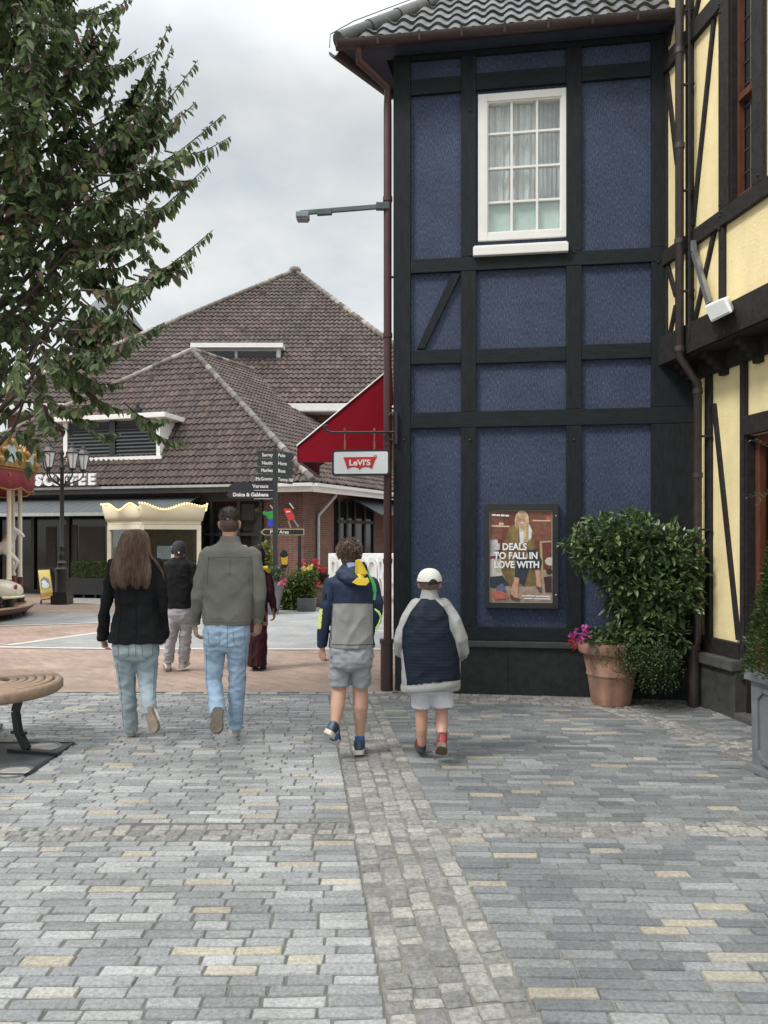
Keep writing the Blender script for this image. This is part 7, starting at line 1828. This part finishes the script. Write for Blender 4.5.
# ---------------------------------------------------------------- small boy, white cap
f = Fig(5.66, 430); g = thing('person', f.base, 'person, a small boy in white cap and oversized navy quilted jacket with grey sleeves', 'person', 'walkers seen from behind')
hc = f.w(429.5, 583, -.06); hh = .20
body = MB(); R_, k_ = head(body, hc, hh, .073, f.w(429.5, 602, -.08), 0)
f.torso(body, [(600, 420, 440, .06, -.08), (607, 414, 446, .075, -.08), (630, 412, 447, .085, -.08), (665, 411, 449, .09, -.08), (684, 415, 448, .08, -.08), (694, 418, 446, .06, -.08)])
LA = [(416, 607, -.08, 6.5), (407, 628, -.10, 6), (401, 645, -.08, 5.4), (405, 655, .10, 4)]; RA = [(444, 607, -.08, 6.5), (455, 628, -.11, 6), (461, 648, -.08, 5.4), (458, 655, .10, 4)]
LL = [(421.5, 695, -.08, 7.5), (421.5, 716, -.06, 6.0), (421.5, 729, -.06, 5.8), (421.8, 743, -.04, 4.4)]; RL = [(441.5, 695, -.08, 7.5), (441.6, 714, -.06, 6.2), (441.8, 727, -.10, 5.8), (442, 738, -.16, 4.5)]
for a in (LA, RA): f.limb(body, a, 14, .58)
for a in (LL, RL): f.limb(body, a, 16, 1.0)
hand(body, f.w(406, 655.5, .10), (.5, .8, -.2), (0, .2, -1), .14, 1.0, (0, .3, 1)); hand(body, f.w(457, 655.5, .10), (-.5, .8, -.2), (0, .2, -1), .14, 1.0, (0, .3, 1))
organic('body', body, m_skin, g, .005, 3); eyes(hc, R_, k_, hh, g)
mq, ntq, bq = _nt('quilt_navy'); MATS['quilt_navy'] = mq
bq.inputs['Base Color'].default_value = (.010, .0145, .026, 1); bq.inputs['Roughness'].default_value = .6; bq.inputs['Specular IOR Level'].default_value = .15
wvn = ntq.nodes.new('ShaderNodeTexWave'); wvn.bands_direction = 'Z'; wvn.inputs['Scale'].default_value = 13.5; wvn.inputs['Distortion'].default_value = .8; wvn.inputs['Detail'].default_value = 1
ntq.links.new(texco(ntq), wvn.inputs['Vector']); bump(ntq, bq, wvn.outputs['Fac'], .16, .004)
m_gsl = cloth('sleeve_grey', (.31, .31, .30), .14, 8, .4, 240)
jk = MB(); f.torso(jk, [(597, 422, 437.5, .065, -.08), (600, 419, 441, .085, -.08), (605, 412, 447.5, .105, -.08), (615, 408, 452.5, .125, -.085), (630, 405, 456, .14, -.09), (650, 402, 459, .15, -.09), (670, 402, 460, .155, -.09), (684, 402, 460, .155, -.09), (689, 402.5, 459, .15, -.09)], 30, .85)
f.limb(jk, [(417, 606, -.08, 8), (408, 622, -.10, 8.4), (401.5, 640, -.09, 8.2), (400.5, 651, -.04, 6.6), (405, 656, .06, 5)], 18); f.limb(jk, [(443.5, 606, -.08, 8), (453.5, 622, -.10, 8.4), (460, 640, -.10, 8.4), (463.5, 651, -.07, 6.6), (460, 657, .05, 5)], 18)
def qfn(x, y, n, c):
    hem = 683.5 - (x - 405) * .105
    if y > hem + 2.5: return 1
    tl = [(592, 424), (598, 421.5), (612, 410.5), (629, 402.5), (647, 402), (679, 406.5), (700, 408)]
    tr = [(592, 432), (598, 433.5), (608, 444), (616, 448.5), (629, 450), (640, 455), (659, 459.5), (700, 461)]
    def ip(tb):
        for i in range(len(tb) - 1):
            if tb[i][0] <= y <= tb[i + 1][0]: return tb[i][1] + (tb[i + 1][1] - tb[i][1]) * (y - tb[i][0]) / (tb[i + 1][0] - tb[i][0])
        return tb[0][1] if y < tb[0][0] else tb[-1][1]
    return 0 if ip(tl) < x < ip(tr) and y > 598.5 else 1
jo = organic('jacket', jk, [mq, m_gsl], g, .0065, 4, (.006, (7, 7, 9)), .5, split_mats(qfn))
seam(jo, [[(421.5, 598), (410.5, 612), (402.5, 629), (402, 647), (406.5, 679)], [(433.5, 598), (444, 608), (448.5, 616), (450, 629), (455, 640), (459.5, 659)]], .0022, cloth('thread_grey', (.12, .12, .12)), g)
mb = MB(); f.torso(mb, [(590, 421.8, 437.2, .06, -.075), (594, 421, 438, .066, -.08), (600, 419.5, 440, .075, -.08)], 26, 1.0); mb.build('collar', m_gsl, jo, smooth=True)
mb = MB(); rs = []
for dzz, sc in ((-2.5, .995), (0, 1.015), (4.0, 1.01), (4.6, .985)):
    ring = []
    for i in range(40):
        x, y = superellipse(6.283 * i / 40, .85); cx_ = 430.5 + x * 29.5 * sc; ring.append(f.w(cx_, 685.5 - (cx_ - 405) * .105 + dzz, -.09) + V((0, y * .16 * sc, 0)))
    rs.append(ring)
mb.rings(rs, False); hm = mb.build('hem', m_gsl, jo, smooth=True)
m_wsh = cloth('shorts_white', (.60, .60, .64), .06, 6, .3, 220)
sh_ = MB(); f.torso(sh_, [(672, 413, 450, .1, -.08), (688, 412, 451.5, .114, -.08), (690, 413, 451, .11, -.08), (693.5, 420, 444, .08, -.08)])
f.limb(sh_, [(422, 680, -.08, 10), (421.2, 692, -.08, 9.2), (421.0, 707.5, -.07, 8.9)], 22, 1, 0, 1.05, 'start'); f.limb(sh_, [(441.5, 680, -.08, 10.2), (442.2, 692, -.08, 10.0), (442.6, 706.5, -.08, 10.2)], 22, 1, 0, 1.05, 'start')
organic('shorts', sh_, m_wsh, g, .0065, 2, (.007, (12, 12, 12)))
m_red_s = mat('shoe_red', (.21, .02, .03), .55, .4, 18); m_cs = mat('shoe_charcoal', (.045, .045, .048), .6, .3)
mb = MB(); f.limb(mb, [(421.7, 736.5, -.045, 4.9), (421.5, 741.5, -.03, 4.6)], 16); mb.build('sock', cloth('sock_black', (.03, .028, .03)), g, smooth=True)
mb = MB(); f.limb(mb, [(441.8, 729, -.10, 5.6), (442, 738, -.16, 5.2)], 16); mb.build('sock', cloth('sock_grey', (.13, .125, .12)), g, smooth=True)
shoe(f, f.w(421, 749, -.03), f.w(420, 743.5, .17), (0, 0, 1), .042, g, m_red_s, m_cs, 'shoe', .08)
shoe(f, f.w(442.4, 744, -.24), f.w(440.8, 752.0, -.10), (.1, .5, 1), .043, g, m_red_s, mat('sole_brown', (.16, .12, .09), .8, .3, 22), 'shoe', .095)
m_fh = hairmat('hair_light', (.13, .09, .065), (.22, .155, .115))
hr = MB(); hr.ell(hc + V((0, -.010, .012)), (.0755, .090, .078), 22, 14); organic('hair', hr, m_fh, g, .006, 3, (.001, (90, 90, 60)))
m_cap = cloth('cap_white', (.55, .54, .505), .06, 6, .3, 260)
mb = MB(); rs = []; cc = hc + V((0, -.006, .022))
for t in (0, .12, .3, .5, .68, .84, .95, 1):
    a = t * math.pi / 2; rs.append([cc + V((.092 * math.cos(a) ** .8 * math.cos(6.283 * i / 32), .107 * math.cos(a) ** .8 * math.sin(6.283 * i / 32), -.012 + .098 * math.sin(a))) if t < 1 else cc + V((.004 * math.cos(6.283 * i / 32), .004 * math.sin(6.283 * i / 32), .087)) for i in range(32)])
mb.rings(rs); cap = mb.build('cap', m_cap, g, smooth=True)
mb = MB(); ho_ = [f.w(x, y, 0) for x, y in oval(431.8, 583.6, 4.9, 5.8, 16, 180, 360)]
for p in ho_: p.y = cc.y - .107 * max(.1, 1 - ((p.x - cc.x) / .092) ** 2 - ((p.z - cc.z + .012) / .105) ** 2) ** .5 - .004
mb.poly(ho_ + [f.w(432, 583.6, 0) * 1.0 + V((0, cc.y - .107 - f.w(432, 583.6, 0).y, 0))]); mb.build('cap_opening', mat('cap_hole_shade', (.022, .018, .016), .8), cap)  # flat dark sheet on the cap, the shade of its open back painted in
mb = MB(); mb.tube([cc + V((.0935 * math.cos(a), .1085 * math.sin(a), -.012)) for a in [6.283 * i / 40 for i in range(41)]], .0045, 6); mb.build('cap_band', cloth('band_black', (.015, .015, .015)), cap)
mb = MB(); pts = []
for i in range(13): a = math.pi * (.12 + .76 * i / 12); pts.append(cc + V((.09 * math.cos(a), .10 * math.sin(a), -.01)))
outp = [cc + V((.085 * math.cos(math.pi * (.12 + .76 * i / 12)), .10 * math.sin(math.pi * (.12 + .76 * i / 12)) + .075 * math.sin(math.pi * (.5 + 6 * i / 72)) * math.sin(math.pi * (.06 + .88 * i / 12)), -.028)) for i in range(12, -1, -1)]
mb.prism(pts + outp, V((0, 0, .006))); mb.build('peak', m_cap, cap, smooth=True)

# ---------------------------------------------------------------- man in black sweater farther off
f = Fig(9.35, 179); g = thing('person', f.base, 'person in black sweater, dark cap and light grey trousers standing by the kiosk', 'person', 'people farther off on the square')
hc = f.w(179, 551, -.06); hh = .22
body = MB(); R_, k_ = head(body, hc, hh, .076, f.w(178.8, 564, -.06), .1)
f.torso(body, [(562, 170, 188, .08, -.06), (568, 166, 192, .1, -.06), (600, 168, 191, .1, -.06), (620, 170, 190, .1, -.06)])
LA = [(166.5, 568, -.06, 5), (163.5, 582, -.1, 4.3), (167, 594, .1, 3.6), (173, 592, .25, 2.8)]; RA = [(191.5, 568, -.06, 5), (194.6, 582, -.1, 4.3), (193.5, 593, .08, 3.6), (186, 592, .24, 2.8)]
for a in (LA, RA): f.limb(body, a, 12, .75)
f.limb(body, [(174, 615, -.06, 6), (171, 640, -.03, 4.5), (168.5, 664, .02, 3)], 12, .9); f.limb(body, [(186, 615, -.06, 6), (185.5, 640, .0, 4.5), (184, 662, .05, 3)], 12, .9)
hand(body, f.w(173, 592, .25), (.5, .8, .2), (.6, 0, -.4), .18, .8, (0, 0, 1)); hand(body, f.w(186, 592, .24), (-.5, .8, .2), (-.6, 0, -.4), .18, .8, (0, 0, 1))
organic('body', body, m_skin_d, g, .006, 3); eyes(hc, R_, k_, hh, g)
m_blk = cloth('sweater_black', (.0085, .009, .010), .25, 5, .3, 180)
sw_ = MB(); f.torso(sw_, [(557.5, 174, 184, .07, -.06), (560, 169, 189, .1, -.06), (564, 164.5, 193, .125, -.06), (575, 163.5, 194.5, .14, -.06), (592, 165, 193.5, .135, -.06), (608, 167.8, 192, .125, -.06)])
for a in (LA, RA): f.limb(sw_, [(p, q, d, r * 1.2) for p, q, d, r in a], 16)
organic('sweater', sw_, m_blk, g, .009, 4, (.008, (8, 8, 10)))
m_trg = cloth('trousers_grey', (.33, .32, .345), .12, 6, .35, 200)
tr_ = MB(); f.torso(tr_, [(602, 172, 189, .085, -.06), (607, 169.6, 191, .112, -.06), (614, 168.6, 192, .128, -.06), (621, 171, 190, .10, -.06), (624, 175, 186, .06, -.06)])
f.limb(tr_, [(174.5, 606, -.06, 6.3), (174.3, 618, -.06, 6.2), (171.5, 636, -.04, 5.8), (169.3, 650, -.02, 5.4), (168.8, 662, .0, 4.8)], 18, 1, 0, 1.1, 'start'); f.limb(tr_, [(186, 606, -.06, 6.3), (186, 618, -.06, 6.2), (185.7, 636, -.02, 6), (184.6, 650, .02, 5.6), (183.5, 661, .04, 5.2)], 18, 1, 0, 1.1, 'start')
organic('trousers', tr_, m_trg, g, .009, 3, (.012, (9, 9, 14)))
shoe(f, f.w(168.2, 669.5, -.02), f.w(166.8, 663, .26), (0, 0, 1), .048, g, m_shoe_w, m_sole_t); shoe(f, f.w(181, 667, .0), f.w(187.5, 662, .2), (0, 0, 1), .048, g, m_shoe_w, m_sole_w)
m_cpd = cloth('cap_charcoal', (.035, .037, .042), .2)
mb = MB(); rs = []; cc = hc + V((0, -.005, .03))
for t in (0, .15, .35, .55, .75, .9, .98): a = t * math.pi / 2; rs.append([cc + V((.090 * math.cos(a) ** .75 * math.cos(6.283 * i / 26), .106 * math.cos(a) ** .75 * math.sin(6.283 * i / 26), -.03 + .125 * math.sin(a))) for i in range(26)])
mb.rings(rs); cap = mb.build('cap', m_cpd, g, smooth=True)
mb = MB(); mb.prism([cc + V((.088 * math.cos(a), .10 * math.sin(a), -.03)) for a in [math.pi * (.15 + .7 * i / 8) for i in range(9)]] + [cc + V((.07 * math.cos(a), .08 * math.sin(a) + .1, -.045)) for a in [math.pi * (.85 - .7 * i / 8) for i in range(9)]], V((0, 0, .006))); mb.build('peak', m_cpd, cap)
mb = MB(); mb.box(f.w(178.8, 552.5, -.175), (.018, .008, .016)); mb.build('buckle', m_white, cap)

# ---------------------------------------------------------------- woman in burgundy with dark headscarf
f = Fig(9.5, 260); g = thing('person', f.base, 'person in dark headscarf, yellow collar and long burgundy dress half hidden behind the tall man', 'person', 'people farther off on the square')
hc = f.w(258, 556, -.02); hh = .21
body = MB(); R_, k_ = head(body, hc, hh, .07, f.w(258.5, 570, -.02), -.2)
f.torso(body, [(570, 251, 267, .07, -.02), (580, 248, 269, .09, -.02), (605, 250, 267, .09, -.02), (625, 250, 268, .1, -.02)])
RA = [(267.5, 577, -.02, 4.2), (270.5, 590, -.03, 3.6), (272.5, 600, -.01, 3.2), (274, 612, .05, 2.4)]; LA = [(250, 577, -.02, 4.2), (247.5, 590, -.03, 3.6), (246, 602, -.01, 3.2), (246.5, 613, .05, 2.4)]
for a in (LA, RA): f.limb(body, a, 12, .75)
f.limb(body, [(254.5, 620, -.02, 5), (254.5, 645, .0, 4), (255, 664, .02, 2.8)], 12); f.limb(body, [(262.5, 620, -.02, 5), (263, 645, .0, 4), (263, 664, .02, 2.8)], 12)
hand(body, f.w(274, 612.5, .05), (.03, .2, -1), (-1, .2, 0), .16, .6); hand(body, f.w(246.5, 613, .05), (.0, .2, -1), (1, .2, 0), .16, .6)
organic('body', body, mat('skin_olive', (.30, .165, .11), .5, .1, 18), g, .006, 3); eyes(hc, R_, k_, hh, g)
m_bur = cloth('dress_burgundy', (.040, .010, .016), .25, 5, .3, 180)
dr_ = MB(); f.torso(dr_, [(568, 253, 264, .07, -.02), (573, 249.5, 268, .095, -.02), (584, 248.5, 268.5, .115, -.02), (604, 249.5, 267.5, .11, -.02), (620, 248.5, 267, .12, -.02), (645, 247.8, 266.5, .14, -.02), (665, 248, 266.3, .15, -.02)])
for a in (LA, RA): f.limb(dr_, [(p, q, d, r * 1.15) for p, q, d, r in a[:3]] + [(a[3][0], a[3][1] - 2, a[3][2], 3)], 16)
organic('dress', dr_, m_bur, g, .009, 4, (.012, (14, 14, 5)))
sc_ = MB(); sc_.ell(hc + V((0, -.02, .01)), (.094, .112, .125), 18, 12); f.torso(sc_, [(556, 252.5, 264.5, .09, -.05), (565, 252, 264.8, .085, -.06), (573, 253, 264.5, .06, -.08), (577, 256, 263, .03, -.09)], 20, 1)
def scarf_cut(me, b):
    bm = bmesh.new(); bm.from_mesh(me); bmesh.ops.bisect_plane(bm, geom=bm.verts[:] + bm.edges[:] + bm.faces[:], plane_co=hc + V((0, .06, 0)) - b, plane_no=V((0, 1, 0)), clear_outer=True); bm.to_mesh(me); bm.free()
organic('headscarf', sc_, cloth('scarf_dark', (.012, .011, .016), .25), g, .008, 4, (.006, (14, 14, 10)), .5, scarf_cut)
mb = MB(); mb.tube([f.w(262.5, 567.5, -.10), f.w(266, 568, -.09), f.w(268.6, 571.5, -.05), f.w(268.8, 574, -.01)], [.02, .03, .026, .012], 10); mb.build('collar', m_yell, g, smooth=True)
for x in (254.8, 263.2): shoe(f, f.w(x, 667.5, -.02), f.w(x + .3, 662, .2), (0, 0, 1), .042, g, m_black, m_black)
